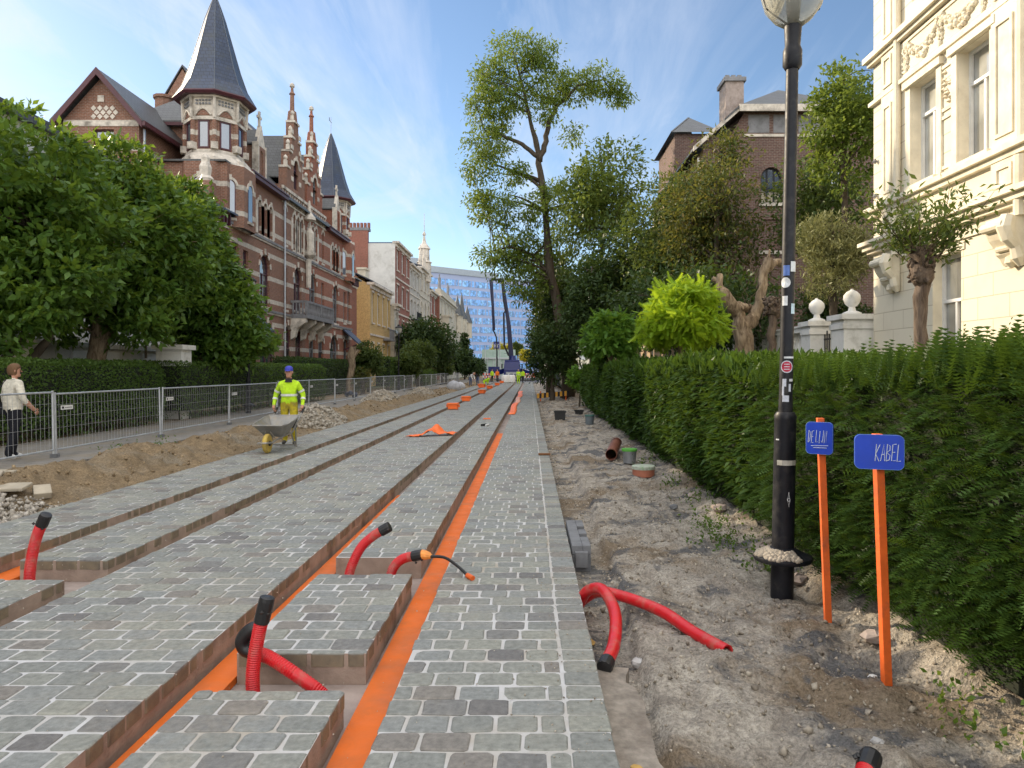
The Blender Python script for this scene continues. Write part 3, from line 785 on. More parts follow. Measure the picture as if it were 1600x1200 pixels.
w = MB(); w.box(-11.9, -11.1, 22.6, 23.3, 0, 2.35); w.box(-12.0, -11.0, 22.5, 23.4, 2.35, 2.5); w.box(-11.85, -11.15, 22.58, 22.6, .3, 2.1); w.build('pier', M['white_stone'], p)
# ------------------------------------------------------------------ cream stone mansion on the sunny side
def mansion():
    F = 9.0; T = TXn(F)
    E = thing('stone_mansion', 'cream stone mansion with garland frieze and tall windows in warm sun', 'mansion', (14, 12, 0))
    cr, pl = M['cream'], M['cream_plain']
    up = [O(16.2, 1.05, 6.0, 8.35), O(14.38, 1.05, 6.0, 8.35), O(11.2, 1.05, 6.0, 8.35), O(8.2, 1.05, 6.0, 8.35)]
    top = [O(o_, 1.05, 10.35, 12.8) for o_ in (16.2, 14.38, 11.2, 8.2)]
    gr = [O(15.35, 1.05, .9, 4.2), O(11.2, 1.05, .9, 4.2)]
    w = MB()
    wall(w, T, 4, 18.6, -.2, 4.7, gr, 0, .3, 1)
    wall(w, T, 4, 18.6, 4.7, 14.5, up + top, 2, .3, 1)
    w.poly([(F, 18.6, -.2), (20, 18.6, -.2), (20, 18.6, 14.5), (F, 18.6, 14.5)], 2)
    w.poly([(F, 4, -.2), (20, 4, -.2), (20, 4, 14.5), (F, 4, 14.5)], 2); w.poly([(20, 4, -.2), (20, 18.6, -.2), (20, 18.6, 14.5), (20, 4, 14.5)], 2)
    w.build('wall', [cr, pl, M['cream_lines']], E)
    for o in gr + up + top: window(E, T, o, M['white_paint'], M['glass_pale'], .3, .07, 1, .7)
    t = MB()
    # cornice, sill course, plinth courses
    for z0, z1, pr in ((4.72, 4.80, .14), (4.80, 4.92, .24), (4.92, 5.02, .34), (4.42, 4.5, .05), (5.66, 5.78, .12), (5.78, 5.9, .22), (9.62, 9.72, .14), (9.72, 9.86, .24), (8.58, 8.68, .115), (13.6, 13.9, .3), (13.9, 14.2, .5)):
        t.ubox(T, 4, 18.6 + pr * .6, z0 + .001, z1, -pr, .02)
    t.ubox(T, 4, 18.7, -.2, .75, -.1, .02)
    # pilasters with raised panels
    def panel(u0, u1, z0, z1, d=.0, b=.07):
        t.ubox(T, u0, u1, z0, z0 + b, -.035 + d, .01 + d); t.ubox(T, u0, u1, z1 - b, z1, -.035 + d, .01 + d)
        t.ubox(T, u0, u0 + b, z0 + b, z1 - b, -.035 + d, .01 + d); t.ubox(T, u1 - b, u1, z0 + b, z1 - b, -.035 + d, .01 + d)
    for u0, u1 in ((17.35, 18.0), (12.95, 13.72), (9.5, 10.2), (6.2, 6.9)):
        t.ubox(T, u0, u1, 5.9, 9.6, -.1, .02); t.ubox(T, u0, u1, 9.87, 13.58, -.1, .02); t.ubox(T, u0, u1, 5.03, 5.65, -.1, .02)
        m = (u0 + u1) / 2
        panel(u0 + .12, u1 - .12, 6.1, 8.3, -.1); panel(u0 + .12, u1 - .12, 8.75, 9.5, -.1); panel(u0 + .14, u1 - .14, 5.15, 5.55, -.1); panel(u0 + .12, u1 - .12, 10, 13.3, -.1)
        # engaged round shaft next to it with console bracket below
        us = u0 - .12 if u0 > 13 else u0 - .08
        t.tube([T(us, 4.5, -.12), T(us, 5.6, -.12)], .11, 10)
        t.tube([T(us, 5.9, -.1), T(us, 13.5, -.1)], .08, 8)
        t.slab([T(u0 - .1, z, -d) for z, d in ((4.5, .02), (4.5, .36), (4.3, .38), (4.12, .30), (3.98, .2), (3.86, .17), (3.8, .1), (3.66, .02))], (0, .62, 0))
        t.tube([T(us + .05, 4.5, -.3), T(us + .05, 4.3, -.36), T(us + .05, 4.1, -.3), T(us + .05, 3.95, -.17), T(us + .05, 3.75, -.12), T(us + .05, 3.6, -.06)], [.13, .15, .13, .1, .12, .05], 8)
        t.lathe([(.02, 3.58), (.12, 3.68), (.1, 3.8), (.02, 3.84)], T(u0 + .2, 0, -.08), 8)
        t.tube([T(u0 - .08, 4.35, -.4), T(u0 + .5, 4.35, -.4)], .09, 10); t.tube([T(u0 + .0, 3.95, -.2), T(u0 + .42, 3.95, -.2)], .06, 8)
    # window surrounds
    for o in up:
        for a, b in ((o['u0'] - .2, o['u0'] - .01), (o['u1'] + .01, o['u1'] + .2)): t.ubox(T, a, b, 5.92, 8.55, -.05, .02)
        t.ubox(T, o['u0'] - .25, o['u1'] + .25, 8.36, 8.52, -.12, .02); t.ubox(T, o['u0'] - .1, o['u1'] + .1, 5.905, 5.99, -.16, .1)
    for o in gr: t.ubox(T, o['u0'] - .14, o['u1'] + .14, 4.205, 4.36, -.03, .02)
    panel(15.0, 15.6, 6.05, 7.2); panel(15.0, 15.6, 7.3, 8.3)
    for k in range(14):
        a = RNG.random(3); t.lathe([(.01, 0), (.07, .03), (.01, .1)], T(15.15 + .3 * a[0], 7.4 + .8 * a[1], -.01), 6)
    panel(13.8, 17.2, 8.72, 9.56, 0, .06)
    t.build('stone_trim', pl, E)
    # frieze of fruit garlands
    g = MB(); rr = random.Random(4)
    for u0, u1 in ((15.6, 16.9), (14.1, 15.5)):
        for i in range(70):
            s = rr.random(); u = u0 + (u1 - u0) * s
            z = 9.42 - .42 * math.sin(PI * s) + rr.uniform(-.09, .09) * (.5 + math.sin(PI * s))
            r = rr.uniform(.035, .08); g.lathe([(.005, -r), (r, -r * .3), (r * .9, r * .4), (.005, r)], T(u, z, -.02), 6)
        for u in (u0 - .05, u1 + .05):
            for i in range(22):
                r = rr.uniform(.03, .06); g.lathe([(.005, -r), (r, 0), (.005, r)], T(u + rr.uniform(-.07, .07), 9.45 - i * .03, -.02), 6)
            g.tube([T(u, 9.5, -.03), T(u + .1, 9.3, -.05), T(u - .08, 9.1, -.04), T(u + .05, 8.85, -.02)], .03, 5)
    for i in range(60):
        u = rr.uniform(16.95, 17.2) if i % 2 else rr.uniform(13.75, 14.0); r = rr.uniform(.03, .06)
        g.lathe([(.005, -r), (r, 0), (.005, r)], T(u, rr.uniform(8.8, 9.5), -.01), 6)
    g.build('garland_frieze', pl, E, smooth='all')
    r = MB(); r.box(8.6, 20, 3.9, 18.7, 14.21, 14.5); r.slab([(8.7, 4, 14.5), (8.7, 18.6, 14.5), (14, 15, 18), (14, 8, 18)], (0, 0, .1)); r.slab([(8.7, 18.6, 14.5), (20, 18.6, 14.5), (14, 15, 18)], (0, 0, .1)); r.build('roof', M['slate'], E)
    s = MB()
    for z in (7.1, 5.3, 6.2): s.lathe([(.02, -.06), (.06, 0), (.02, .06)], T(18.4, z, -.06), 8)
    s.build('wall_anchor', M['stone_grey'], E)
mansion()

# garden balustrade between the mansion and the dead tree, with ball topped piers and an iron gate
def ball_pier(name, label, x, y, w, z):
    E = thing(name, label, 'gate pier', (x, y, 0)); m = MB()
    m.box(x - w / 2, x + w / 2, y - w / 2, y + w / 2, 0, z); m.box(x - w / 2 - .09, x + w / 2 + .09, y - w / 2 - .09, y + w / 2 + .09, z + .002, z + .14)
    m.box(x - w / 2 - .04, x + w / 2 + .04, y - w / 2 - .04, y + w / 2 + .04, z - .25, z - .1)
    m.build('pier', M['white_stone'], E)
    b = MB(); b.lathe([(.24, 0), (.24, .06), (.1, .12), (.08, .22), (.13, .25), (.18, .31), (.225, .43), (.21, .54), (.135, .63), (.04, .68), (.03, .71)], (x, y, z + .14), 16)
    b.build('ball_finial', M['white_stone'], E, smooth=True)
ball_pier('gate_pier', 'white stone gate pier with ball finial abutting the cream mansion', 8.75, 19.3, .8, 3.05)
ball_pier('gate_pier', 'white stone gate pier with ball finial at the end of the balustrade', 8.6, 21.3, .65, 3.0)
E = thing('balustrade_wall', 'white stone balustrade wall behind the dead tree', 'balustrade', (8.6, 25, 0))
m = MB(); y0, y1 = 21.64, 30.5
m.box(8.4, 8.8, y0, y1, 0, 1.95); m.box(8.34, 8.86, y0, y1, 1.952, 2.05); m.box(8.36, 8.84, y0, y1, 2.86, 3.0); m.box(8.32, 8.88, y0, y1, 3.002, 3.06)
for k in range(5): m.box(8.4, 8.8, y0 + .01 + k * 2.1, y0 + .4 + k * 2.1, 2.051, 2.859)
m.build('wall', M['white_stone'], E)
for k in range(36):
    y = y0 + .2 + k * .245
    if (k * .245) % 2.1 < .3 or (k * .245) % 2.1 > 1.95: continue
    b = MB(); b.lathe([(.09, 2.05), (.06, 2.14), (.1, 2.34), (.09, 2.46), (.045, 2.64), (.07, 2.76), (.09, 2.86)], (8.6, y, 0), 8); b.build('baluster', M['white_stone'], E, smooth=True)
E = thing('iron_gate', 'black wrought iron gate between two ball topped piers', 'gate', (8.7, 20.3, 0))
m = MB()
for k in range(9): m.bar((8.7, 19.75 + k * .15, .3), (8.7, 19.75 + k * .15, 2.75 + .1 * (k % 2)), .03)
for z in (.4, 1.5, 2.6): m.bar((8.7, 19.7, z), (8.7, 21.0, z), .045)
m.build('gate_leaf', M['black_paint'], E)

# ------------------------------------------------------------------ brick gabled house behind the trees on the right
def gable_house():
    E = thing('gable_house', 'dark brick gabled house rising behind the trees beside the mansion', 'house', (14, 40, 0))
    Yw = 34.0; T = TYn(Yw)
    ops = [O(11.55, 1.0, 9.7, 11.4, 'round'), O(14.6, 1.0, 9.7, 11.4, 'round'), O(11.55, 1.0, 7.4, 8.9, None, blind=True), O(10.2, .9, 3, 5)]
    m = MB()
    wall(m, T, 8.3, 20, -.2, 12.9, ops, 0, .2)
    wall(m, TXn(8.3), Yw, 47.5, -.2, 12.3, [O(36.5, 1.2, 6.5, 9.2), O(39.5, 1.2, 6.5, 9.2), O(43.5, 2, 6.5, 9.2), O(37, 1.2, 2.5, 5), O(43, 2, 2, 5)], 1)
    m.box(19.8, 20, Yw + .02, 47.5, -.2, 12.9, 0); m.box(8.32, 19.8, 47.3, 47.5, -.2, 12.9, 0)
    m.poly([T(9.6, 12.9, 0), T(15.9, 12.9, 0), T(15.0, 14.1, 0), T(10.3, 14.1, 0)], 0)
    m.poly([T(8.3, 12.3, .01), T(9.6, 12.9, .01), T(8.3, 12.9, .01)], 0)
    m.build('wall', [M['brick_gable'], M['brick_tan']], E)
    for o in ops:
        if o.get('blind'):
            b = MB(); b.ubox(T, o['u0'], o['u1'], o['z0'], o['z1'], .08, .19); b.build('blind_panel', M['brick_gable'], E)
        else: window(E, T, o, M['black_paint'], M['glass'], .2, mull=2, trans=0)
    TX2 = TXn(8.3)
    for o in [O(36.5, 1.2, 6.5, 9.2), O(39.5, 1.2, 6.5, 9.2), O(43.5, 2, 6.5, 9.2), O(37, 1.2, 2.5, 5), O(43, 2, 2, 5)]: window(E, TX2, o, M['white_paint'], M['glass'], .22)
    t = MB()
    for o in ops[:3]: t.ubox(T, o['u0'] - .1, o['u1'] + .1, o['z0'] - .16, o['z0'] - .003, -.08, .02)
    for o in ops[:2]: arch_ring(t, T, o, .22, .03, (1,), key=False)
    t.ubox(T, 10.2, 15.2, 12.85, 12.98, -.06, .02)
    t.build('stone_trim', [M['stone_trim'], M['brick_gable']], E)
    for k in range(4): t = MB(); t.ubox(T, 10.45 + 1.2 * k, 11.45 + 1.2 * k, 13.05, 13.9, -.02, .02); t.build('gable_panel', M['stone_grey'], E)
    r = MB()
    r.slab([(9.9, Yw - .45, 14.1), (15.6, Yw - .45, 14.1), (12.8, Yw + 2.6, 16.0)], (0, 0, .12), 0)
    r.slab([(9.9, Yw - .45, 14.1), (12.8, Yw + 2.6, 16.0), (12.8, 47.5, 16.0), (7.8, 47.5, 12.2), (7.8, Yw - .3, 12.2)], (0, 0, .12), 0)
    r.slab([(15.6, Yw - .45, 14.1), (12.8, Yw + 2.6, 16.0), (12.8, 47.5, 16.0), (20.3, 47.5, 12.8), (20.3, Yw - .3, 12.8)], (0, 0, .12), 0)
    r.box(9.9, 15.6, Yw - .5, Yw - .42, 13.92, 14.25, 1)
    r.hexa([(7.75, Yw - .4, 12.05), (9.9, Yw - .4, 13.95), (9.9, Yw - .3, 13.95), (7.75, Yw - .3, 12.05), (7.75, Yw - .4, 12.3), (9.9, Yw - .4, 14.2), (9.9, Yw - .3, 14.2), (7.75, Yw - .3, 12.3)], 1)
    R = r.build('roof', [M['slate_grey'], M['stone_trim']], E)
    c = MB(); c.box(8.28, 10.6, 40.6, 45.6, 12.3, 15.2, 0); c.slab([(8.0, 40.3, 15.2), (8.0, 45.9, 15.2), (9.6, 43.1, 17.0)], (.1, 0, .05), 1); c.slab([(8.0, 40.3, 15.2), (10.9, 40.3, 15.2), (9.6, 43.1, 17.0)], (0, .05, .05), 1); c.slab([(8.0, 45.9, 15.2), (10.9, 45.9, 15.2), (9.6, 43.1, 17.0)], (0, .05, .05), 1); c.build('street_dormer', [M['brick_gable'], M['slate_grey']], R)
    c = MB(); c.box(9.7, 10.6, 35.2, 36.4, 12.5, 16.0, 0); c.box(9.6, 10.7, 35.1, 36.5, 16.002, 16.2, 1)
    for k in range(3): c.box(9.75 + .3 * k, 9.95 + .3 * k, 35.4, 36.2, 16.2, 16.4, 1)
    c.build('chimney', [M['concrete'], M['stone_grey']], R)
    d = MB(); d.tube([(8.2, Yw + .5, 12), (8.2, Yw + .5, 0)], .06, 8); d.build('downpipe', M['white_paint'], E)
gable_house()
street_house('townhouse', 'tan brick house glimpsed between the tree trunks past the gable house', 9.0, 48, 60, 11.5, M['brick_tan'], M['brick_tan'], 3, 4, gal, 'pitch', 10, xdir=-1)
street_house('townhouse', 'pale house glimpsed through leaves beyond the leaning tree', 9.5, 60.5, 78, 12, M['render_beige'], M['brick_tan'], 3, 5, gal, 'pitch', 10, xdir=-1)
street_house('townhouse', 'brick house far down the shady side of the street', 9.5, 78.5, 100, 12, M['brick_tan'], M['brick_tan'], 3, 6, gal, 'pitch', 10, xdir=-1)
E, T, R = street_house('apartment_block', 'cream block of flats behind the street end, beside the glass office', 3.0, 215, 240, 27, M['cream_plain'], M['cream_plain'], 8, 5, M['black_paint'], 'flat', 22, xdir=-1, mull=0)
m = MB(); T = TYn(214.95)
for f in range(8):
    for b in range(4): m.ubox(T, 5 + b * 5, 7 + b * 5, 1.5 + f * 3.3, 3.2 + f * 3.3, -.02, .05)
m.build('window', M['glass'], E)

# ------------------------------------------------------------------ glass office at the end of the street
def office():
    A = Vector((-62, 262, 0)); B = Vector((8, 322, 0)); H = 40.5
    t = NT('office_curtain_wall')
    E = thing('office_building', 'big blue glass office block closing the end of the street', 'office', (-25, 300, 0))
    d = (B - A); L = d.length; d.normalize(); n = Vector((d.y, -d.x, 0))
    P = lambda u, z, k: (A.x + d.x * u + n.x * k, A.y + d.y * u + n.y * k, z)
    T = lambda u, z, k: P(u, z, -k)
    m = MB(); m.hexa([T(0, -1, 0), T(L, -1, 0), T(L, -1, 25), T(0, -1, 25), T(0, H, 0), T(L, H, 0), T(L, H, 25), T(0, H, 25)])
    m.build('wall', M['office_panel'], E)
    rr = random.Random(9)
    for f in range(10):                                      # one ribbon of panes per storey
        z0 = 2.2 + f * 3.75
        g = MB(); k = 0; u = .4
        while u < L - 1:
            w = rr.choice((1.1, 1.1, 1.7))
            g.ubox(T, u, u + w, z0, z0 + 2.45, -.12, .02, rr.choice((0, 0, 1, 2)))
            u += w + rr.choice((.12, .12, .6))
        g.build('window_ribbon', [M['office_glass'], M['office_glass2'], M['office_glass3']], E)
    r = MB(); r.hexa([T(-.5, H, -.4), T(L + .5, H, -.4), T(L + .5, H, 25), T(-.5, H, 25), T(-.5, H + .6, -.4), T(L + .5, H + .6, -.4), T(L + .5, H + .6, 25), T(-.5, H + .6, 25)])
    r.hexa([T(4, H + .6, 4), T(L * .72, H + .6, 4), T(L * .72, H + .6, 20), T(4, H + .6, 20), T(4, H + 3.2, 4), T(L * .72, H + 3.2, 4), T(L * .72, H + 3.2, 20), T(4, H + 3.2, 20)])
    r.hexa([T(24, H + 3.2, 6), T(30, H + 3.2, 6), T(30, H + 3.2, 12), T(24, H + 3.2, 12), T(24, H + 6, 6), T(30, H + 6, 6), T(30, H + 6, 12), T(24, H + 6, 12)])
    r.build('roof', M['zinc'], E)
M['office_panel'] = mat('office_spandrel', (.36, .41, .60), .5, .05, .2)
M['office_glass'] = glassmat('office_glass', (.075, .21, .46), .3, .05)
M['office_glass2'] = glassmat('office_glass_dark', (.065, .175, .40), .3, .05)
M['office_glass3'] = glassmat('office_glass_blind', (.12, .28, .52), .3, .05)
office()

# ------------------------------------------------------------------ ground, pavement, paved track bed
def gz(x, y):
    x = np.asarray(x, float); y = np.asarray(y, float)
    z = np.zeros(np.broadcast(x, y).shape)
    n1 = fbm(x * .9, y * .9, 4); n2 = fbm(x * 4 + 31, y * 4 + 7, 4); n3 = fbm(x * 14, y * 14, 3)
    # street side bank on the left
    L = sstep(-5.85, -7.5, x)
    bank = -.07 + .17 * L
    ridge = np.exp(-((x + 6.9 + .25 * n1) / .45) ** 2) * (.16 + .22 * n1) * sstep(60, 30, y)
    rough = sstep(-5.85, -6.3, x) * sstep(-8.4, -7.6, x)
    left = bank + ridge + rough * (n2 * .13 + n3 * .05)
    left = np.where(x < -7.6, left * (1 - sstep(-7.6, -7.9, x)) + .075 * sstep(-7.6, -7.9, x), left)
    left = np.where(x < -10.7, .075 + .06 * sstep(-10.7, -11.2, x), left)
    # sandy strip on the right
    gut = sstep(.95 + .1 * n1, .60, x)
    edge_ = .68 + .012 * np.minimum(y, 14) + .16 * vnoise(y * 1.7, y * 0 + 2.5) + .07 * vnoise(y * 7, y * 0 + 4.5)
    gut = sstep(edge_ + .05, edge_ - .03, x)
    lump = np.abs(fbm(x * 2.3 + 5, y * 2.3, 4))
    R = -.115 + .05 * n1 * sstep(.5, 1.2, x) + (n2 * .06 + n3 * .026 - .08 * lump + .02) * sstep(.0, .35, x - edge_ + .1) + n3 * .012 - .10 * gut
    R = R + .10 * sstep(2.0, 2.6, x) - .12 * np.exp(-((x - 2.28) / .14) ** 2) * sstep(-.1, .25, vnoise(y * .8 + 3, y * 0 + .5))
    R = R - .08 * np.exp(-((x - 1.0) ** 2 + (y - 3.3) ** 2) / .12) + .06 * np.exp(-((x - 1.5) ** 2 + ((y - 6.4) / 1.2) ** 2) / .1)
    R = R + sstep(4.5, 8.5, x) * .25
    z = np.where(x < -5.85, left, np.where(x > .39, R, -.33))
    return z

def ground():
    xs = np.unique(np.concatenate([np.array([-900, -300, -120, -60, -35, -22, -16, -13]), np.arange(-11.5, -8.4, .3), np.arange(-8.4, -5.7, .06), np.linspace(-5.6, .2, 6), np.arange(.34, 2.9, .028), np.arange(2.9, 9, .4), np.array([10, 14, 20, 40, 90, 300, 900])]))
    ys = [-60., -20, -6, -1, .5, 1.5]
    while ys[-1] < 130: ys.append(ys[-1] + max(.022, .0075 * ys[-1]))
    ys = np.array(ys + [150, 200, 300, 500, 900, 2500])
    X, Y = np.meshgrid(xs, ys)
    Z = gz(X, Y)
    Z = Z - np.where((Y > 250), 0.2, 0)
    V = np.stack([X.ravel(), Y.ravel(), Z.ravel()], 1)
    nx, ny = len(xs), len(ys)
    i = np.arange(ny - 1)[:, None] * nx + np.arange(nx - 1)[None, :]
    F = np.stack([i, i + 1, i + nx + 1, i + nx], -1).reshape(-1, 4)
    t = NT('sandy_ground'); p = t.pos()
    s = t.n('ShaderNodeSeparateXYZ', {0: p})
    big = t.noise(p, .8, 6, .62, .4); mid = t.noise(p, 4.5, 6, .65, .3); fine = t.noise(p, 45., 4, .6)
    sand = t.mix(t.maprange(mid, .35, .65), (.43, .39, .33), (.255, .225, .19))
    sand = t.mix(t.math('MULTIPLY', t.maprange(big, .50, .60), .8), sand, (.19, .138, .085))
    sand = t.mix(t.math('MULTIPLY', t.maprange(t.noise(p, 1.7, 5, .6, .8), .52, .60), .85), sand, (.10, .102, .108))
    soil = t.mix(t.maprange(mid, .35, .65), (.29, .215, .13), (.18, .135, .085))
    soil = t.mix(t.math('MULTIPLY', t.maprange(big, .5, .65), .7), soil, (.26, .23, .18))
    lf = t.maprange(s.outputs[0], -3., -2.)
    c = t.mix(lf, soil, sand)
    far = t.maprange(t.math('ABSOLUTE', t.math('ADD', s.outputs[0], 3.)), 9., 11.)
    c = t.mix(far, c, (.06, .075, .03))
    k = t.maprange(t.math('ADD', t.math('MULTIPLY', fine, .6), t.math('MULTIPLY', t.noise(p, 150., 3, .7), .4)), .35, .65, .55, 1.4)
    c = t.mix(1., c, t.n('ShaderNodeCombineColor', {0: k, 1: k, 2: k}).outputs[0], 'MULTIPLY')
    h = t.math('ADD', t.math('MULTIPLY', fine, .5), mid)
    t.bsdf(c, .95, 0, t.bump(h, 1., .05), .15)
    tag(np_obj('ground', V, F, t.mat, smooth=True), kind='structure')
ground()

def paving():
    # strips between the rail grooves, running away from the viewer
    strips = [(-5.88, -4.82), (-4.57, -3.77), (-3.52, -1.99), (-1.77, -.98), (-.72, .178)]
    gaps = {1: [(5.77, 6.35)], 3: [(3.77, 4.27), (5.92, 6.45)]}
    YE = 100.0; P, LP = .165, .222
    rr = random.Random(3)
    stv, stf, strnd = [], [], []                     # near stones: 12-gon top + chamfer + sides
    def stone(x0, x1, y0, y1, near, r):
        z = rr.uniform(-.0045, .0035)
        if not near:
            b = len(stv)
            for zz, g in ((-.02, .004), (z, 0)):
                stv.extend([(x0 - g, y0 - g, zz), (x1 + g, y0 - g, zz), (x1 + g, y1 + g, zz), (x0 - g, y1 + g, zz)])
            stf.append((b + 4, b + 5, b + 6, b + 7))
            for i in range(4): stf.append((b + i, b + (i + 1) % 4, b + 4 + (i + 1) % 4, b + 4 + i))
            strnd.extend([r] * 8); return
        w, h = x1 - x0, y1 - y0
        c = min(.017, h * .3, w * .3) * rr.uniform(.45, 1.6)
        j = lambda: rr.uniform(-.004, .004)
        ring = []
        for cx, cy, sx, sy in ((x0, y0, 1, 1), (x1, y0, -1, 1), (x1, y1, -1, -1), (x0, y1, 1, -1)):
            a = (cx + sx * c, cy); m = (cx + sx * c * .3, cy + sy * c * .3); e = (cx, cy + sy * c)
            q = [e, m, a] if (sx * sy) > 0 else [a, m, e]
            ring += [(px + j(), py + j()) for px, py in q]
        mx, my_ = (x0 + x1) / 2, (y0 + y1) / 2
        b = len(stv); n = 12
        tilt = (rr.uniform(-.022, .022), rr.uniform(-.022, .022))
        for (px, py) in ring: stv.append((mx + (px - mx) * .93, my_ + (py - my_) * .91, z + tilt[0] * (px - mx) + tilt[1] * (py - my_)))
        for (px, py) in ring: stv.append((px, py, z - .005))
        for (px, py) in ring: stv.append((px, py, -.085))
        stf.append(tuple(range(b, b + n)))
        for k in range(2):
            for i in range(n): stf.append((b + (k + 1) * n + i, b + (k + 1) * n + (i + 1) % n, b + k * n + (i + 1) % n, b + k * n + i))
        strnd.extend([r] * 36)
    y = 1.2; row = 0
    while y < YE:
        dark = (row % 19 == 17)
        h = P - (.028 if dark else .0135)
        near = y < 26
        for si, (x0, x1) in enumerate(strips):
            ya, yb = y, y + h
            for a, b in gaps.get(si, ()):
                if ya < b and yb > a: ya, yb = (ya, a - .001) if a - ya > yb - b else (b + .001, yb)
            if yb - ya < .05: continue
            off = (row % 2) * LP * .5 + rr.uniform(-.03, .03)
            x = x0 - off; e0 = x0 + .0005; e1 = x1 - .0005
            while x < e1 - .02:
                l = LP + rr.uniform(-.018, .018)
                a, b = max(x, e0), min(x + l - .0155, e1)
                if e1 - b < .07: b = e1
                if a == e0: a += rr.uniform(-.003, .011)
                if b == e1: b -= rr.uniform(-.003, .011)
                if b - a > .05: stone(a, b, ya + rr.uniform(-.003, .003) * (ya == y), yb + rr.uniform(-.003, .003) * (yb == y + h), near, rr.random())
                x += l
        # border course along the free edge
        stone(.19, .385, y + .004, y + P - .008, near, rr.random())
        y += P; row += 1
    me = bpy.data.meshes.new('road'); 
    # slab bodies with the mortar bed on top
    base = len(stv); sv, sf, sm = [], [], []
    b_ = MB()
    for si, (x0, x1) in enumerate(strips):
        if si == 4: x1 = .388
        segs = []; s = 1.0
        for a, b in gaps.get(si, ()): segs.append((s, a)); s = b
        segs.append((s, YE))
        for a, b in segs: b_.box(x0 + .007, x1 - .007, a + .006, b - .006, -.195, -.0065, 0)
    n0 = len(stf)
    V = stv + b_.v; F = stf + [tuple(i + base for i in f) for f in b_.f]
    me.from_pydata(V, [], F)
    # materials: stone, mortar/concrete
    t = NT('paving_stone'); p = t.pos()
    r = t.n('ShaderNodeAttribute', attribute_name='rnd').outputs['Fac']
    c = t.ramp(r, [(0, (.240, .246, .220)), (.26, (.212, .220, .204)), (.46, (.228, .238, .228)), (.66, (.182, .180, .172)), (.75, (.205, .190, .17)), (.83, (.262, .266, .230)), (.965, (.155, .150, .145))], 'CONSTANT')
    k = t.maprange(t.noise(p, 26., 5, .65), .3, .7, .72, 1.28)
    c = t.mix(1., c, t.n('ShaderNodeCombineColor', {0: k, 1: k, 2: k}).outputs[0], 'MULTIPLY')
    sd = t.maprange(t.noise(p, .7, 6, .7), .48, .72, 0, .6)
    sd = t.math('MULTIPLY', sd, t.maprange(t.noise(p, 14., 4, .7), .35, .6))
    c = t.mix(sd, c, (.36, .32, .25))
    # flanks of the cut stones are stained brown
    nz = t.n('ShaderNodeSeparateXYZ', {0: t.n('ShaderNodeNewGeometry').outputs['True Normal']}).outputs[2]
    bm = t.mix(t.maprange(t.noise(p, 9., 4), .3, .7), (.25, .20, .13), (.145, .12, .088))
    z_ = t.n('ShaderNodeSeparateXYZ', {0: p}).outputs[2]
    c = t.mix(t.math('MULTIPLY', t.maprange(t.math('ABSOLUTE', nz), .35, .1), t.maprange(z_, -.008, -.016)), c, bm)
    t.bsdf(c, .62, 0, t.bump(t.noise(p, 90., 5, .7), .55, .006), .4)
    t2 = NT('mortar_and_bedding'); p = t2.pos()
    nz = t2.n('ShaderNodeSeparateXYZ', {0: t2.n('ShaderNodeNewGeometry').outputs['True Normal']}).outputs[2]
    top = t2.mix(t2.maprange(t2.noise(p, 3., 5), .35, .65), (.56, .56, .57), (.45, .44, .42))
    top = t2.mix(t2.math('MULTIPLY', t2.maprange(t2.noise(p, 1.1, 5, .65), .48, .66), .75), top, (.37, .32, .25))
    bed = t2.mix(t2.maprange(t2.noise(p, 7., 5), .35, .65), (.39, .30, .24), (.30, .23, .185))
    bed = t2.mix(t2.maprange(t2.noise(p, 1.6, 5), .55, .7), bed, (.14, .1, .075))
    c2 = t2.mix(t2.maprange(nz, .4, .7), bed, top)
    t2.bsdf(c2, .9, 0, t2.bump(t2.noise(p, 60., 4), .6, .008), .2)
    me.materials.append(t.mat); me.materials.append(t2.mat)
    mi = np.zeros(len(F), np.int32); mi[n0:] = 1
    me.polygons.foreach_set('material_index', mi)
    a = me.attributes.new('rnd', 'FLOAT', 'POINT'); a.data.foreach_set('value', np.array(strnd + [0.] * len(b_.v), np.float32))
    me.update()
    o = bpy.data.objects.new('road', me); COL.objects.link(o); tag(o, kind='structure')
    m = MB(); m.box(-5.9, .39, 1.0, 112, -.32, -.196); tag(m.build('road_base', M['concrete']), kind='structure')
    m = MB(); m.box(-5.9, 3, 100.2, 112, -.19, -.06); tag(m.build('road_end', M['concrete_grey']), kind='structure')
paving()

m = MB(); m.box(-10.75, -7.85, -5, 130, .0, .12)
t = NT('pavement_slabs'); p = t.pos()
b = t.n('ShaderNodeTexBrick', {'Vector': p, 'Color1': (.21, .20, .185), 'Color2': (.25, .235, .215), 'Mortar': (.12, .11, .1), 'Scale': 1., 'Mortar Size': .008, 'Brick Width': .3, 'Row Height': .3})
c = t.mix(t.maprange(t.noise(p, 1.2, 6, .7), .45, .75, 0, .8), b.outputs['Color'], (.26, .21, .14))
t.bsdf(c, .85, 0, t.bump(b.outputs['Fac'], .4, -.006), .2)
tag(m.build('sidewalk', t.mat), kind='structure')
m = MB(); m.box(-200, 200, 125, 150, -.3, .02); tag(m.build('cross_street', mat('asphalt', (.06, .06, .062), .85, .2, 3, .003, 60)), kind='structure')

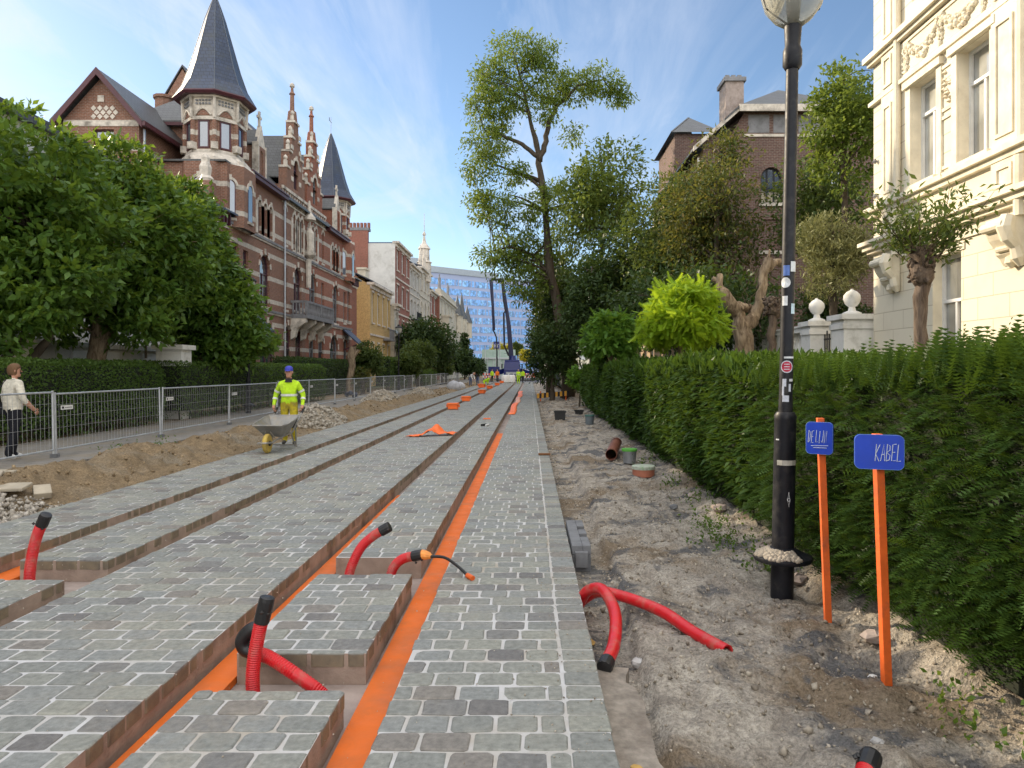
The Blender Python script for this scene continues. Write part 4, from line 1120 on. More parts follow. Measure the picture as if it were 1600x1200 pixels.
# ragged strip of old concrete footing along the free edge of the paving, nearest the viewer
m = MB(); ys = np.linspace(2.2, 4.35, 44); rg = [.62 + .10 * float(vnoise(np.array(y * 3.1), np.array(1.5))) + .05 * float(vnoise(np.array(y * 13.), np.array(7.5))) for y in ys]
for k in range(43):
    m.hexa([(.391, ys[k], -.3), (rg[k], ys[k], -.3), (rg[k + 1], ys[k + 1], -.3), (.391, ys[k + 1], -.3), (.391, ys[k], -.105), (rg[k], ys[k], -.125), (rg[k + 1], ys[k + 1], -.125), (.391, ys[k + 1], -.105)])
tag(m.build('kerb_footing', mat('old_concrete_footing', (.27, .235, .195), .9, .35, 14, .012, 60, dirt=(.15, .12, .095), dscale=4)), kind='structure')
# ------------------------------------------------------------------ vegetation
M['yew'] = leafmat('yew_needles', (.016, .042, .010), (.062, .125, .018), .22, (.22, .34, .03))
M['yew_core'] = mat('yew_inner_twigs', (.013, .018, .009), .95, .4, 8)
M['privet'] = leafmat('privet_leaves', (.035, .075, .014), (.085, .15, .03), .25, (.3, .4, .04))
M['magnolia'] = leafmat('magnolia_leaves', (.03, .082, .015), (.13, .23, .04), .34, (.42, .54, .04), .38, .3)
M['robinia'] = leafmat('robinia_leaves', (.07, .125, .022), (.16, .22, .04), .4, (.35, .42, .06))
M['darkleaf'] = leafmat('dark_leaves', (.022, .048, .016), (.05, .085, .025), .22, (.2, .28, .03))
M['midleaf'] = leafmat('mid_green_leaves', (.04, .075, .02), (.09, .13, .035), .3, (.3, .36, .05))
M['brownleaf'] = leafmat('browning_leaves', (.035, .07, .018), (.24, .15, .04), .35, (.36, .34, .06), power=4.)
M['sunlitleaf'] = leafmat('sunlit_mid_leaves', (.055, .105, .022), (.16, .21, .045), .38, (.36, .42, .06))  # mid green lightened, sunlight on the tree put into the leaf colour
M['limeleaf'] = leafmat('lime_leaves', (.16, .30, .015), (.30, .44, .025), .45, (.55, .66, .03))
M['limedark'] = leafmat('fresh_green_leaves', (.06, .15, .02), (.11, .22, .03), .35, (.3, .45, .03))
M['olive'] = leafmat('olive_green_needles', (.17, .18, .075), (.29, .29, .13), .25, (.35, .35, .1))
M['yellowleaf'] = leafmat('yellow_leaves', (.30, .28, .02), (.42, .36, .03), .4, (.5, .45, .04))
M['weed'] = leafmat('weeds', (.05, .11, .02), (.10, .18, .03), .3)

DIAMOND = np.array([(0, 0, 0), (.42, .24, .05), (1, 0, -.04), (.42, -.24, .05)], float)
NARROW = np.array([(0, 0, 0), (.45, .13, .03), (1, 0, -.08), (.45, -.13, .03)], float)
QUAD = np.array([(0, 1, 2, 3)])
def sprig(n=8, L=1., nl=.2):
    v, f = [], []
    for i in range(n):
        x = L * (.08 + .86 * i / (n - 1)); l = nl * (1 - .55 * i / n)
        for s in (-1, 1):
            b = len(v)
            v += [(x, 0, 0), (x + l * .55, s * l, .015 * s), (x + .075, 0, .0)]
            f.append((b, b + 1, b + 2))
    b = len(v); v += [(0, .012, 0), (L, 0, 0), (0, -.012, 0)]; f.append((b, b + 1, b + 2))
    return np.array(v, float), np.array(f)
SPRIG_V, SPRIG_F = sprig()

PIN_V, _ = sprig(8, 1., .30)
PIN_V[:, 1] *= 1.05; PIN_V[2::3, 0] += .05
def tri2quad(F):
    return np.concatenate([F, F[:, 2:3]], 1)

def blob_points(blobs, n, shell=.55):
    """points in a union of ellipsoids, biased to the outside, with their outward direction"""
    wts = np.array([b[3] * b[4] * b[5] * (b[6] if len(b) > 6 else 1) for b in blobs]) ** (2 / 3)
    idx = RNG.choice(len(blobs), n, p=wts / wts.sum())
    d = unit(RNG.normal(size=(n, 3)))
    r = np.where(RNG.random(n) < shell, .82 + .22 * RNG.random(n), RNG.random(n) ** (1 / 2.2))
    B = np.array([b[:6] for b in blobs])
    return B[idx, :3] + d * B[idx, 3:6] * r[:, None], d, idx

def crown_mesh(name, parent, centers, dirs, per, spread, leaf, m, tmpl=DIAMOND, droop=.25, flat=.6, light=None):
    n = len(centers)
    P = np.repeat(centers, per, 0) + RNG.normal(size=(n * per, 3)) * spread * np.array([1, 1, flat])
    D = np.repeat(dirs, per, 0) * .7 + RNG.normal(size=(n * per, 3)) * .8
    D[:, 2] -= droop
    U = RNG.normal(size=(n * per, 3)) * .55 + np.array([0, 0, 1.])
    S = leaf * (.65 + .7 * RNG.random(n * per))
    V, F = scatter(tmpl, QUAD if len(tmpl) == 4 else SPRIG_F, P, D, S, U)
    cl = np.repeat(RNG.random(n), per)
    rn = np.clip(.55 * cl + .45 * RNG.random(n * per), 0, 1)
    return np_obj(name, V, F, m, parent, np.repeat(rn, len(tmpl)))

def bez(a, b, c, n=7):
    a, b, c = Vector(a), Vector(b), Vector(c)
    return [(a * (1 - t) ** 2 + b * 2 * t * (1 - t) + c * t * t) for t in [i / (n - 1) for i in range(n)]]

def tree(name, label, trunk, radii, blobs, nclust, per, spread, leaf, m, bark, cat='tree', tmpl=DIAMOND, limbs=26, limb_r=.4, shell=.55, droop=.25, group=None, flat=.6, stems=()):
    base = trunk[0]
    E = thing(name, label, cat, base, group)
    C_, D_, ix = blob_points(blobs, nclust, shell)
    crown_mesh('crown', E, C_, D_, per, spread, leaf, m, tmpl, droop, flat)
    w = MB()
    tp = [Vector(p) for p in trunk]
    if len(tp) > 1:
        dense = []; rr_ = []
        for i in range(len(tp) - 1):
            for k in range(4):
                t_ = k / 4; q = tp[i].lerp(tp[i + 1], t_); r0 = radii[i] * (1 - t_) + radii[i + 1] * t_
                dense.append(q + Vector(RNG.normal(size=3)) * r0 * .13); rr_.append(r0 * (1 + .1 * RNG.normal()))
        dense.append(tp[-1]); rr_.append(radii[-1])
        w.tube(dense, rr_, 9)
        for ps, rs in stems:
            qd, qr = [], []
            for i in range(len(ps) - 1):
                for k in range(4):
                    t_ = k / 4; qd.append(Vector(ps[i]).lerp(Vector(ps[i + 1]), t_) + Vector(RNG.normal(size=3)) * rs[i] * .2); qr.append(rs[i] * (1 - t_) + rs[i + 1] * t_)
            qd[0] = Vector(ps[0]); qd.append(Vector(ps[-1])); qr.append(rs[-1]); w.tube(qd, qr, 8); dense = dense + qd; rr_ = rr_ + qr
        nt_ = (len(tp) - 1) * 4 + 1
        for k in RNG.choice(nclust, min(limbs, nclust), replace=False):
            tgt = Vector(C_[k])
            # attach below the target on the trunk
            best = min(range(len(dense)), key=lambda i: (dense[i] - tgt).length + 2.0 * max(0, dense[i].z - tgt.z + .35 * (tgt.xy - dense[i].xy).length) + (3 if i < nt_ * .35 else 0))
            a = dense[best]; r0 = min(rr_[best] * .6, limb_r * .25 * rr_[0] + .02 * (tgt - a).length)
            mid = (a + tgt) / 2 + Vector((0, 0, .12 * (tgt - a).length)) + Vector(RNG.normal(size=3)) * .1 * (tgt - a).length
            pts = bez(a, mid, tgt)
            w.tube(pts, [r0 * (1 - .85 * i / 6) + .006 for i in range(7)], 6)
    w.build('trunk', bark, E, smooth='all')
    return E

def box_shell(x0, x1, y0, y1, z0, z1, dens, top=1., faces='xXyYz'):
    """random points on hedge faces with outward normals; x/X/y/Y sides, z top"""
    P, N = [], []
    def put(n, f, nn):
        u, v = RNG.random(n), RNG.random(n)
        P.append(f(u, v)); N.append(np.tile(nn, (n, 1)))
    h = z1 - z0
    if 'x' in faces: put(int(dens * (y1 - y0) * h), lambda u, v: np.stack([x0 + 0 * u, y0 + (y1 - y0) * u, z0 + h * v], 1), (-1., 0, 0))
    if 'X' in faces: put(int(dens * (y1 - y0) * h), lambda u, v: np.stack([x1 + 0 * u, y0 + (y1 - y0) * u, z0 + h * v], 1), (1., 0, 0))
    if 'y' in faces: put(int(dens * (x1 - x0) * h), lambda u, v: np.stack([x0 + (x1 - x0) * u, y0 + 0 * u, z0 + h * v], 1), (0, -1., 0))
    if 'Y' in faces: put(int(dens * (x1 - x0) * h), lambda u, v: np.stack([x0 + (x1 - x0) * u, y1 + 0 * u, z0 + h * v], 1), (0, 1., 0))
    if 'z' in faces: put(int(dens * top * (x1 - x0) * (y1 - y0)), lambda u, v: np.stack([x0 + (x1 - x0) * u, y0 + (y1 - y0) * v, z1 + 0 * u], 1), (0, 0, 1.))
    return np.concatenate(P), np.concatenate(N)

def yew_hedge(label, x0, x1, y0, y1, z1, seed):
    E = thing('yew_hedge', label, 'hedge', ((x0 + x1) / 2, (y0 + y1) / 2, 0))
    def bulge(P, N):
        b = .20 * vnoise(P[:, 1] * .9 + seed, P[:, 2] * 1.1) + .12 * vnoise(P[:, 1] * 2.6, P[:, 2] * 2.6 + seed)
        base = .18 * np.exp(-((P[:, 2] - .1) / .22) ** 2)                 # pulled in at the foot
        shoulder = .14 * sstep(z1 - .45, z1, P[:, 2]) * (np.abs(N[:, 2]) < .5)
        P = P + N * (b - base - shoulder)[:, None]
        P[:, 2] *= 1 + .0055 * (np.minimum(P[:, 1], 15) - 8) * (y0 < 5)
        P[:, 2] += np.where(N[:, 2] > .5, .10 * vnoise(P[:, 0] * 1.5 + seed, P[:, 1] * 1.5), 0)
        return P
    allV, allF, allR = [], [], []; off = 0
    def put(V, F, R):
        nonlocal off
        allV.append(V); allF.append(F + off); allR.append(R); off += len(V)
    for a, b, dens, tmplv, tmplf, size in ((1.6, 4.2, 1350, SPRIG_V, SPRIG_F, .15), (4.2, 7.5, 1100, SPRIG_V, SPRIG_F, .145), (7.5, 14.5, 850, NARROW * np.array([1, 1.5, 1]), QUAD, .12), (14.5, 34, 420, NARROW * np.array([1, 1.6, 1]), QUAD, .15)):
        a, b = max(a, y0), min(b, y1)
        if b <= a: continue
        fc = 'xz' + ('y' if a == y0 else '') + ('Y' if b == y1 else '') + ('X' if a > 7 else '')
        P, N = box_shell(x0, x1, a, b, .06, z1, dens, .8, fc)
        P = bulge(P, N)
        depth = RNG.random(len(P)) ** 1.3 * .16 + .07 * (vnoise(P[:, 1] * 4.5, P[:, 2] * 6.5 + seed) > .06) * RNG.random(len(P))
        Q = P - N * depth[:, None]
        D = N * .8 + RNG.normal(size=P.shape) * .34 + np.array([-.1, -.5, .05])
        D[:, 2] += np.where(N[:, 2] > .5, .5, 0)
        U = np.array([0, 0, 1.]) + RNG.normal(size=P.shape) * .28
        V, F = scatter(tmplv, tmplf, Q, D, size * (.7 + .8 * RNG.random(len(P))), U)
        if F.shape[1] == 3: F = tri2quad(F)
        tip = np.clip(.15 + .55 * RNG.random(len(P)) + .35 * vnoise(P[:, 1] * 1.3 + 9, P[:, 2] * 1.7), 0, 1)
        put(V, F, np.repeat(tip, len(tmplv)))
    # long stray shoots on top
    n = int((y1 - y0) * 45)
    P = np.stack([x0 + .1 + (x1 - x0 - .2) * RNG.random(n), y0 + (y1 - y0) * RNG.random(n), np.full(n, z1 - .02)], 1)
    P[:, 2] *= 1 + .0055 * (np.minimum(P[:, 1], 15) - 8) * (y0 < 5)
    D = RNG.normal(size=P.shape) * .45 + np.array([-.15, -.1, .8])
    V, F = scatter(SPRIG_V * np.array([1, .45, 1]), SPRIG_F, P, D, .05 + .06 * RNG.random(n) ** 2, RNG.normal(size=P.shape))
    put(V, tri2quad(F), np.repeat(.5 + .5 * RNG.random(n), len(SPRIG_V)))
    V = np.concatenate(allV); F = np.concatenate(allF); R = np.concatenate(allR)
    # triangles were padded to degenerate quads: split the storage by writing real triangles and quads in one mesh
    me = bpy.data.meshes.new('foliage')
    tri = F[:, 2] == F[:, 3]
    cnt = np.where(tri, 3, 4).astype(np.int32)
    keep = np.ones(F.shape, bool); keep[tri, 3] = False
    loops = F[keep].astype(np.int32)
    me.vertices.add(len(V)); me.vertices.foreach_set('co', V.astype(np.float32).ravel())
    me.loops.add(len(loops)); me.loops.foreach_set('vertex_index', loops)
    me.polygons.add(len(F)); st_ = np.concatenate([[0], np.cumsum(cnt)[:-1]]).astype(np.int32)
    me.polygons.foreach_set('loop_start', st_); me.polygons.foreach_set('loop_total', cnt)
    at_ = me.attributes.new('rnd', 'FLOAT', 'POINT'); at_.data.foreach_set('value', R.astype(np.float32))
    me.materials.append(M['yew']); me.update(calc_edges=True)
    o = bpy.data.objects.new('foliage', me); COL.objects.link(o); attach(o, E)
    # twiggy heart
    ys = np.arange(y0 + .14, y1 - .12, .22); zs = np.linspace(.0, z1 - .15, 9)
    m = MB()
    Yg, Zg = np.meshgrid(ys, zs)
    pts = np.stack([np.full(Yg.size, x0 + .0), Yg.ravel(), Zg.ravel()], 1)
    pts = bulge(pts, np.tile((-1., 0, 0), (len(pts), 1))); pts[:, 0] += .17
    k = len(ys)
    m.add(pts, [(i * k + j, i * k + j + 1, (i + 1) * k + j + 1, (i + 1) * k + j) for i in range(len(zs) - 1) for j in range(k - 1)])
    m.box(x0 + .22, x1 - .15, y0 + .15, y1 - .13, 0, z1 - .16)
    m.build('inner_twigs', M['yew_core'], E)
    return E
yew_hedge('long dark yew hedge behind the black lamp post and the blue boards', 2.33, 4.1, 1.6, 14.1, 1.77, 2.)
yew_hedge('shorter yew hedge block beyond the long one, under the lime green trees', 2.38, 4.0, 14.4, 32.5, 1.82, 23.)

def privet_hedge(label, x0, x1, y0, y1, z1, dens=520, leaf=.05, m='privet', name='clipped_hedge'):
    E = thing(name, label, 'hedge', ((x0 + x1) / 2, (y0 + y1) / 2, 0))
    P, N = box_shell(x0, x1, y0, y1, .14, z1, dens, 1., 'Xyz' + 'Y')
    P = P + N * (.10 * vnoise(P[:, 1] * 1.6 + x0, P[:, 2] * 1.6)[:, None]) - N * (RNG.random(len(P)) ** 1.6 * .12)[:, None]
    sh = sstep(z1 - .3, z1, P[:, 2]) * sstep(x1 - .3, x1, P[:, 0]); P[:, 0] -= .12 * sh; P[:, 2] -= .08 * sh
    sp_ = (P[:, 2] < .45) & (RNG.random(len(P)) < .55); P = P[~sp_]; N = N[~sp_]
    D = N * .6 + RNG.normal(size=P.shape) * .7 + np.array([0, 0, .15])
    V, F = scatter(DIAMOND * np.array([1, 1.3, 1]), QUAD, P, D, leaf * (.7 + .8 * RNG.random(len(P))), N + RNG.normal(size=P.shape) * .5)
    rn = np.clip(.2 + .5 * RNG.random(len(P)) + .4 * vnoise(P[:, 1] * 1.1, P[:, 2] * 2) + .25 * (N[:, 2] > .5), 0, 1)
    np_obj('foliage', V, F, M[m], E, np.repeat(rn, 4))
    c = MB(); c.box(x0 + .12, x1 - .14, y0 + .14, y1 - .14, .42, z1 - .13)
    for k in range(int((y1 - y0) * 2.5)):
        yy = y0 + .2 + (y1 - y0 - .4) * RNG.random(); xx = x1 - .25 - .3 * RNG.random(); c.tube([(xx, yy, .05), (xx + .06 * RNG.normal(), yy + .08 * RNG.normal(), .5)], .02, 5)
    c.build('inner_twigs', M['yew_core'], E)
    return E
privet_hedge('clipped privet hedge behind the walking woman', -12.0, -10.75, 10.5, 20.9, 1.92, 700, .055)
privet_hedge('clipped hedge behind the fence and the man with the wheelbarrow', -12.3, -10.75, 22.0, 37.5, 1.95, 420, .06)
privet_hedge('dark clipped hedge in front of the orange brick house', -13.4, -12.2, 36.5, 52, 2.35, 220, .09, 'darkleaf')
privet_hedge('tall clipped hedge panel beside the round bush', -12.2, -10.9, 55.5, 66, 2.7, 160, .11)
privet_hedge('low clipped hedge near the second street lamp', -11.2, -10.2, 68, 78, 1.75, 120, .12)
privet_hedge('ivy clad garden wall along the far side of the gravel path', 2.2, 3.2, 47, 90, 2.1, 60, .16, 'darkleaf')

# big leaved trees over the left hedges
tree('magnolia_tree', 'broad leafy magnolia at the picture edge with two dark leaning stems', [(-12.9, 17.0, .1), (-12.3, 17.1, 1.6), (-11.7, 17.3, 2.5), (-12.3, 17.5, 5.2)], [.13, .12, .10, .05],
     [(-12.9, 17.4, 6.2, 2.1, 2.0, 1.9), (-13.4, 17.6, 4.9, 2.0, 2.2, 1.9), (-11.6, 18.0, 5.3, 1.5, 1.5, 1.4), (-12.3, 16.6, 3.3, 1.5, 1.3, .8), (-11.5, 17.2, 3.9, 1.3, 1.3, 1.0), (-14.8, 18, 6.3, 1.8, 1.8, 1.7), (-11.9, 15.9, 2.75, 1.0, .8, .5), (-13.2, 16.5, 2.7, 1.1, .8, .5)], 950, 28, .17, .23, M['magnolia'], M['bark_dark'], droop=.1, stems=[([(-13.3, 17.1, .1), (-12.8, 17.1, 1.7), (-12.2, 17.2, 2.6), (-12.6, 17.4, 4.2)], [.12, .11, .09, .04])])
tree('magnolia_tree', 'leafy magnolia on a stout pale trunk in the middle of the left hedge', [(-12.6, 20.6, .1), (-12.6, 20.6, 1.9), (-12.5, 20.7, 2.6), (-12.3, 21, 5)], [.27, .24, .26, .06],
     [(-12.0, 21.0, 6.0, 1.7, 1.7, 1.7), (-12.6, 21.4, 4.7, 1.9, 1.9, 1.4), (-11.8, 20.8, 3.8, 1.4, 1.2, .7), (-13.6, 21.5, 6.7, 1.6, 1.6, 1.4), (-11.1, 21.8, 5.1, 1.2, 1.2, 1.3), (-12.3, 21.3, 7.3, 1.3, 1.3, 1.2), (-10.9, 22.0, 6.2, .9, .9, .9), (-11.3, 20.6, 2.95, .9, .8, .5), (-13.6, 20.4, 3.0, .9, .8, .5)], 900, 28, .18, .23, M['magnolia'], M['bark_pale'], droop=.1)
tree('magnolia_tree', 'drooping leafy magnolia in front of the brown brick house', [(-12.2, 25.0, .1), (-12.2, 25, 2.2), (-12, 25, 4.5), (-11.8, 25, 6.5)], [.2, .17, .12, .04],
     [(-12.4, 25, 7.1, 1.2, 1.4, 1.3), (-12.3, 25, 6.0, 1.4, 1.4, 1.2), (-11.9, 25.1, 5.0, 1.65, 1.7, 1.3), (-11.3, 25.3, 3.8, 1.6, 1.5, 1.2), (-10.7, 25.8, 2.9, 1.3, 1.2, .7), (-12.8, 24.7, 4.4, 1.4, 1.4, 1.4), (-11.2, 25.4, 2.5, 1.3, 1.1, .6)], 1150, 26, .19, .25, M['magnolia'], M['bark_dark'], droop=.35)
tree('shrub', 'small yellowing shrub tucked under the magnolia crowns', [at(228, 560, 21.5), at(228, 500, 21.5)], [.04, .02], [(*at(228, 492, 21.5), .55, .5, .4)], 40, 16, .14, .16, M['yellowleaf'], M['bark'], cat='shrub', limbs=5)

# the leaning robinia by the path
tree('robinia_tree', 'tall leaning robinia with an open airy crown at the path edge', [(2.4, 45, -.1), (2.3, 45, 2.4), (1.35, 45, 7.7), (.85, 45, 13.0), (.5, 45, 15.4), (.05, 45, 17.4), (-.5, 45, 19.9), (-1.1, 45, 22.0)], [.46, .37, .28, .23, .19, .13, .08, .03],
     [(-1.0, 45, 21.6, 1.5, 1.8, 1.3), (.7, 44.6, 21.3, 1.2, 1.5, 1.1), (-2.6, 45.3, 20.0, 1.2, 1.6, 1.3), (-2.5, 45, 18.1, 1.4, 1.7, 1.2), (-1.2, 44.6, 18.9, 1.3, 1.5, 1.2), (-2.6, 45, 16.0, 1.4, 1.6, 1.0), (-3.3, 45, 14.4, .9, 1.2, .8), (1.4, 45, 19.6, 1.3, 1.5, 1.0), (2.9, 45.4, 19.7, 1.4, 1.5, 1.1), (4.5, 45, 19.9, 1.2, 1.4, .9), (5.7, 45, 19.2, .8, 1, .7), (.9, 44.5, 18.0, .9, 1.2, .7), (2.7, 45, 16.6, .7, .8, .5), (-1.0, 44.6, 14.0, 1.0, 1.2, .7), (-2.0, 44.7, 11.8, 1.7, 1.6, 1.0), (-.9, 45, 9.8, 1.5, 1.4, .9), (-2.5, 45, 9.0, 1.0, 1.2, .7), (.4, 44.5, 11.8, 1.0, 1.2, .9), (-1.4, 45.5, 8.3, 1.3, 1.4, .9), (-.2, 44.6, 7.0, 1.1, 1.3, 1.1), (-2.9, 45.2, 12.6, .9, 1, .7), (1.6, 45, 12.5, 1.0, 1.2, 1.2), (1.9, 45, 10, 1.2, 1.2, 1.3), (.0, 45.6, 9.0, 1.1, 1.2, 1.2)],
     1250, 22, .27, .26, M['robinia'], M['bark_dark'], tmpl=NARROW * np.array([1, 1.4, 1]), limbs=64, limb_r=.5, shell=.4, droop=.5, stems=[([(.6, 45, 14.9), (1.0, 45, 16.2), (1.15, 45, 17.3), (1.7, 45, 18.4), (3.0, 45, 19.7), (4.6, 45, 20.1)], [.2, .17, .15, .12, .08, .03]), ([(.5, 45, 15.2), (-.5, 45, 16.0), (-1.8, 45, 16.6), (-2.9, 45, 16.3)], [.15, .13, .09, .03]), ([(1.4, 45, 7.5), (.2, 45, 9.0), (-1.3, 45, 9.5), (-2.5, 45, 9.2)], [.14, .11, .07, .03])])
def pt(px, py, Y): return at(px, py, Y)
def ptree(name, label, px, ytop, ybot, wpx, Y, m, n, per, leaf, bark='bark_dark', rad=.16, stem=None, cat='tree', squash=1., group=None, spread=None, nb=6, tm=DIAMOND, droop=.25, shell=.55, limbs=18, flat=.6):
    """a crown filling the given span of the photograph at the chosen depth"""
    X, _, Zt = at(px, ytop, Y); Zb = at(px, ybot, Y)[2]
    w = wpx * Y / FP / 2; hz = (Zt - Zb) / 2; zc = (Zt + Zb) / 2
    g = float(gz(X, Y))
    bl = [(X, Y, zc, w * .75, w * .75, hz * .8)]
    for i in range(nb):
        a = RNG.random() * 2 * PI; zz = RNG.uniform(-.65, .7); k = math.sqrt(1 - zz * zz)
        bl.append((X + math.cos(a) * w * .55 * k, Y + math.sin(a) * w * .55 * k * squash, zc + zz * hz * .62, w * RNG.uniform(.38, .55), w * RNG.uniform(.38, .55), hz * RNG.uniform(.3, .5)))
    tr = [(X, Y, g - .1), (X + .05, Y, g + (Zb - g) * .6 + .3), (X, Y, zc), (X, Y, zc + hz * .6)]
    return tree(name, label, tr, [rad, rad * .85, rad * .6, rad * .2], bl, n, per, spread or w * .13, leaf, m, M[bark], cat, tm, limbs, droop=droop, group=group, shell=shell, flat=flat)
ptree('leafy_tree', 'mid green tree with a ragged top just past the leaning robinia', 940, 198, 470, 150, 41, M['sunlitleaf'], 420, 22, .26, nb=9, limbs=24, shell=.4)
ptree('dark_tree', 'dark spreading tree overhanging the street beside the leaning trunk', 856, 375, 560, 84, 52, M['darkleaf'], 420, 20, .30, nb=9, shell=.45)
ptree('dark_tree', 'ivy clad dark tree wrapped round the foot of the robinia', 880, 395, 610, 95, 47, M['darkleaf'], 480, 20, .26, nb=8)
ptree('dark_shrub', 'dense dark shrub spilling over the path below the robinia', 862, 490, 612, 85, 42, M['darkleaf'], 420, 20, .2, cat='shrub', nb=8)
ptree('dark_tree', 'dark tree standing between the robinia and the gable house', 985, 305, 520, 170, 38, M['darkleaf'], 480, 20, .27, nb=9)
ptree('leafy_tree', 'mid green tree screening the eaves of the gable house', 1040, 240, 520, 130, 33, M['midleaf'], 560, 22, .2, nb=9, limbs=24, shell=.4)
ptree('rusty_tree', 'sparse brown tipped tree leaning over the gable house roof edge', 1082, 215, 430, 105, 30, M['brownleaf'], 200, 24, .19, flat=.22, spread=.45, nb=8, shell=.35, limbs=26, tm=NARROW * np.array([1, 1.5, 1]))
ptree('dark_tree', 'dark slim trunked tree behind the smaller lime green ball', 925, 380, 560, 120, 36, M['darkleaf'], 320, 20, .24, rad=.2, nb=7, shell=.4)
ptree('rusty_tree', 'browning tree with rusty leaf tips before the brick gable', 1120, 225, 500, 175, 29, M['brownleaf'], 260, 24, .2, nb=10, shell=.35, limbs=40, flat=.22, spread=.5, tm=NARROW * np.array([1, 1.5, 1]))
ptree('rusty_tree', 'thin browning tree reaching up to the gable roof chimney', 1125, 180, 330, 80, 30.5, M['brownleaf'], 90, 20, .2, flat=.25, spread=.35, nb=5, shell=.3, tm=NARROW * np.array([1, 1.5, 1]))
ptree('dark_shrub', 'deep green undergrowth tree behind the gnarled dead trunk', 1090, 400, 570, 250, 26, M['darkleaf'], 520, 20, .22, cat='shrub', nb=8)
ptree('leafy_tree', 'yellow green tree crown against the sky beside the mansion corner', 1318, 72, 340, 125, 25, M['robinia'], 330, 22, .18, nb=9, shell=.4, limbs=24)
ptree('leafy_tree', 'green tree leaning over the gable wall behind the lamp post', 1275, 235, 420, 170, 28, M['midleaf'], 300, 20, .2, nb=8, shell=.4, limbs=24)
ptree('conifer_bush', 'olive green feathery conifer bush above the balustrade', 1300, 312, 500, 112, 22.5, M['olive'], 420, 26, .15, tm=NARROW, nb=9, droop=-.5, cat='conifer')
ptree('dark_shrub', 'dark shrub behind the iron gate', 1300, 440, 545, 110, 24, M['darkleaf'], 200, 20, .15, cat='shrub')
# two grafted ball trees
def ball_tree(label, px, Y, ytop, ybot, wpx, m, n, leaf):
    X = (px - VX) * Y / FP; zt = HC - (ytop - VY) * Y / FP; zb = HC - (ybot - VY) * Y / FP; w = wpx * Y / FP / 2; h = zt - zb
    bl = [(X, Y, zb + h * .60, w * .74, w * .74, h * .36, 1.)]
    for k in range(12):
        a = 2 * PI * k / 12 + RNG.uniform(-.2, .2); q = w * RNG.uniform(.60, .76)
        bl.append((X + q * math.cos(a), Y + q * math.sin(a), zb + h * RNG.uniform(.24, .46), w * .30, w * .30, h * RNG.uniform(.18, .3), 1.2))
    for k in range(6):
        a = RNG.random() * 2 * PI; q = w * .42; bl.append((X + q * math.cos(a), Y + q * math.sin(a), zb + h * RNG.uniform(.7, .86), w * .3, w * .3, h * .16, .8))
    tree('ball_tree', label, [(X, Y, .1), (X + .02, Y, 1.4), (X, Y, zb + h * .55), (X, Y, zb + h * .75)], [.1, .09, .08, .02], bl, n, 13, w * .10, leaf, m, M['bark_pale'], 'tree', PIN_V, 26, shell=.75, droop=.55)
ball_tree('bright lime green mop headed ball tree on a bare stem above the hedge', 1064, 18, 446, 542, 126, M['limeleaf'], 400, .24)
ball_tree('greener smaller mop headed ball tree behind the lime one', 955, 24, 492, 560, 80, M['limedark'], 320, .27)
ptree('young_shrub', 'bright broad leaved sucker shrub at the far end of the yew hedge', 905, 565, 612, 34, 33.5, M['limedark'], 60, 18, .2, cat='shrub', rad=.04)

# gnarled dead trunk, pollards
def dead_tree():
    b = at(1168, 560, 19.5); E = thing('dead_tree', 'gnarled dead tree with two bare sawn limbs behind the hedge', 'tree', (b[0], 19.5, .2))
    P = lambda x, y, d=0: (at(x, y, 19.5 + d)[0], 19.5 + d, at(x, y, 19.5 + d)[2])
    m = MB()
    def limb(pts, rs):
        rs = [r * .85 for r in rs]
        jp = [pts[0]] + [Vector(p) + Vector(RNG.normal(size=3)) * r * .35 for p, r in zip(pts[1:-1], rs[1:-1])] + [pts[-1]]
        q = cpath(jp, 10 * (len(jp) - 1)); k = len(q) - 1
        f = [i / k * (len(rs) - 1) for i in range(k + 1)]
        r = [rs[min(int(v), len(rs) - 2)] * (1 - (v - min(int(v), len(rs) - 2))) + rs[min(int(v), len(rs) - 2) + 1] * (v - min(int(v), len(rs) - 2)) for v in f]
        n0 = len(m.v); m.tube(q, r, 16)
        for i in range(n0, len(m.v)):
            v = Vector(m.v[i]); rr_ = r[min((i - n0) // 16, k)]
            m.v[i] = tuple(v + mnoise.noise_vector(Vector((v.x * 7, v.y * 7, v.z * 2.6))) * rr_ * .45 + mnoise.noise_vector(v * 3.1) * rr_ * .3)
    b0 = (b[0], 19.5, .0)
    limb([b0, P(1165, 545), P(1160, 510), P(1150, 490), P(1135, 468, -.2), P(1128, 445, -.2), P(1124, 430, -.1)], [.34, .30, .27, .22, .17, .13, .10])
    limb([P(1160, 512), P(1178, 490), P(1188, 455), P(1192, 430), P(1198, 410), P(1202, 404)], [.25, .19, .15, .14, .16, .15])
    limb([P(1194, 425), P(1212, 415, .2), P(1232, 412, .3), P(1240, 405, .3)], [.13, .13, .12, .10])
    limb([P(1150, 488), P(1162, 484, .1), P(1172, 482, .2)], [.2, .2, .12])
    limb([P(1200, 406), P(1203, 390)], [.06, .03]); limb([P(1122, 440), P(1112, 436)], [.1, .08])
    m.build('trunk', M['bark_pale'], E, smooth='all')
    s = MB()
    for i in range(16):
        a = P(RNG.uniform(1120, 1200), RNG.uniform(420, 500)); s.tube([a, (a[0] + .1 * RNG.normal(), a[1], a[2] + .35), (a[0] + .25 * RNG.normal(), a[1], a[2] + .8 * RNG.random() + .3)], [.012, .008, .003], 5)
    s.build('twigs', M['bark'], E)
dead_tree()

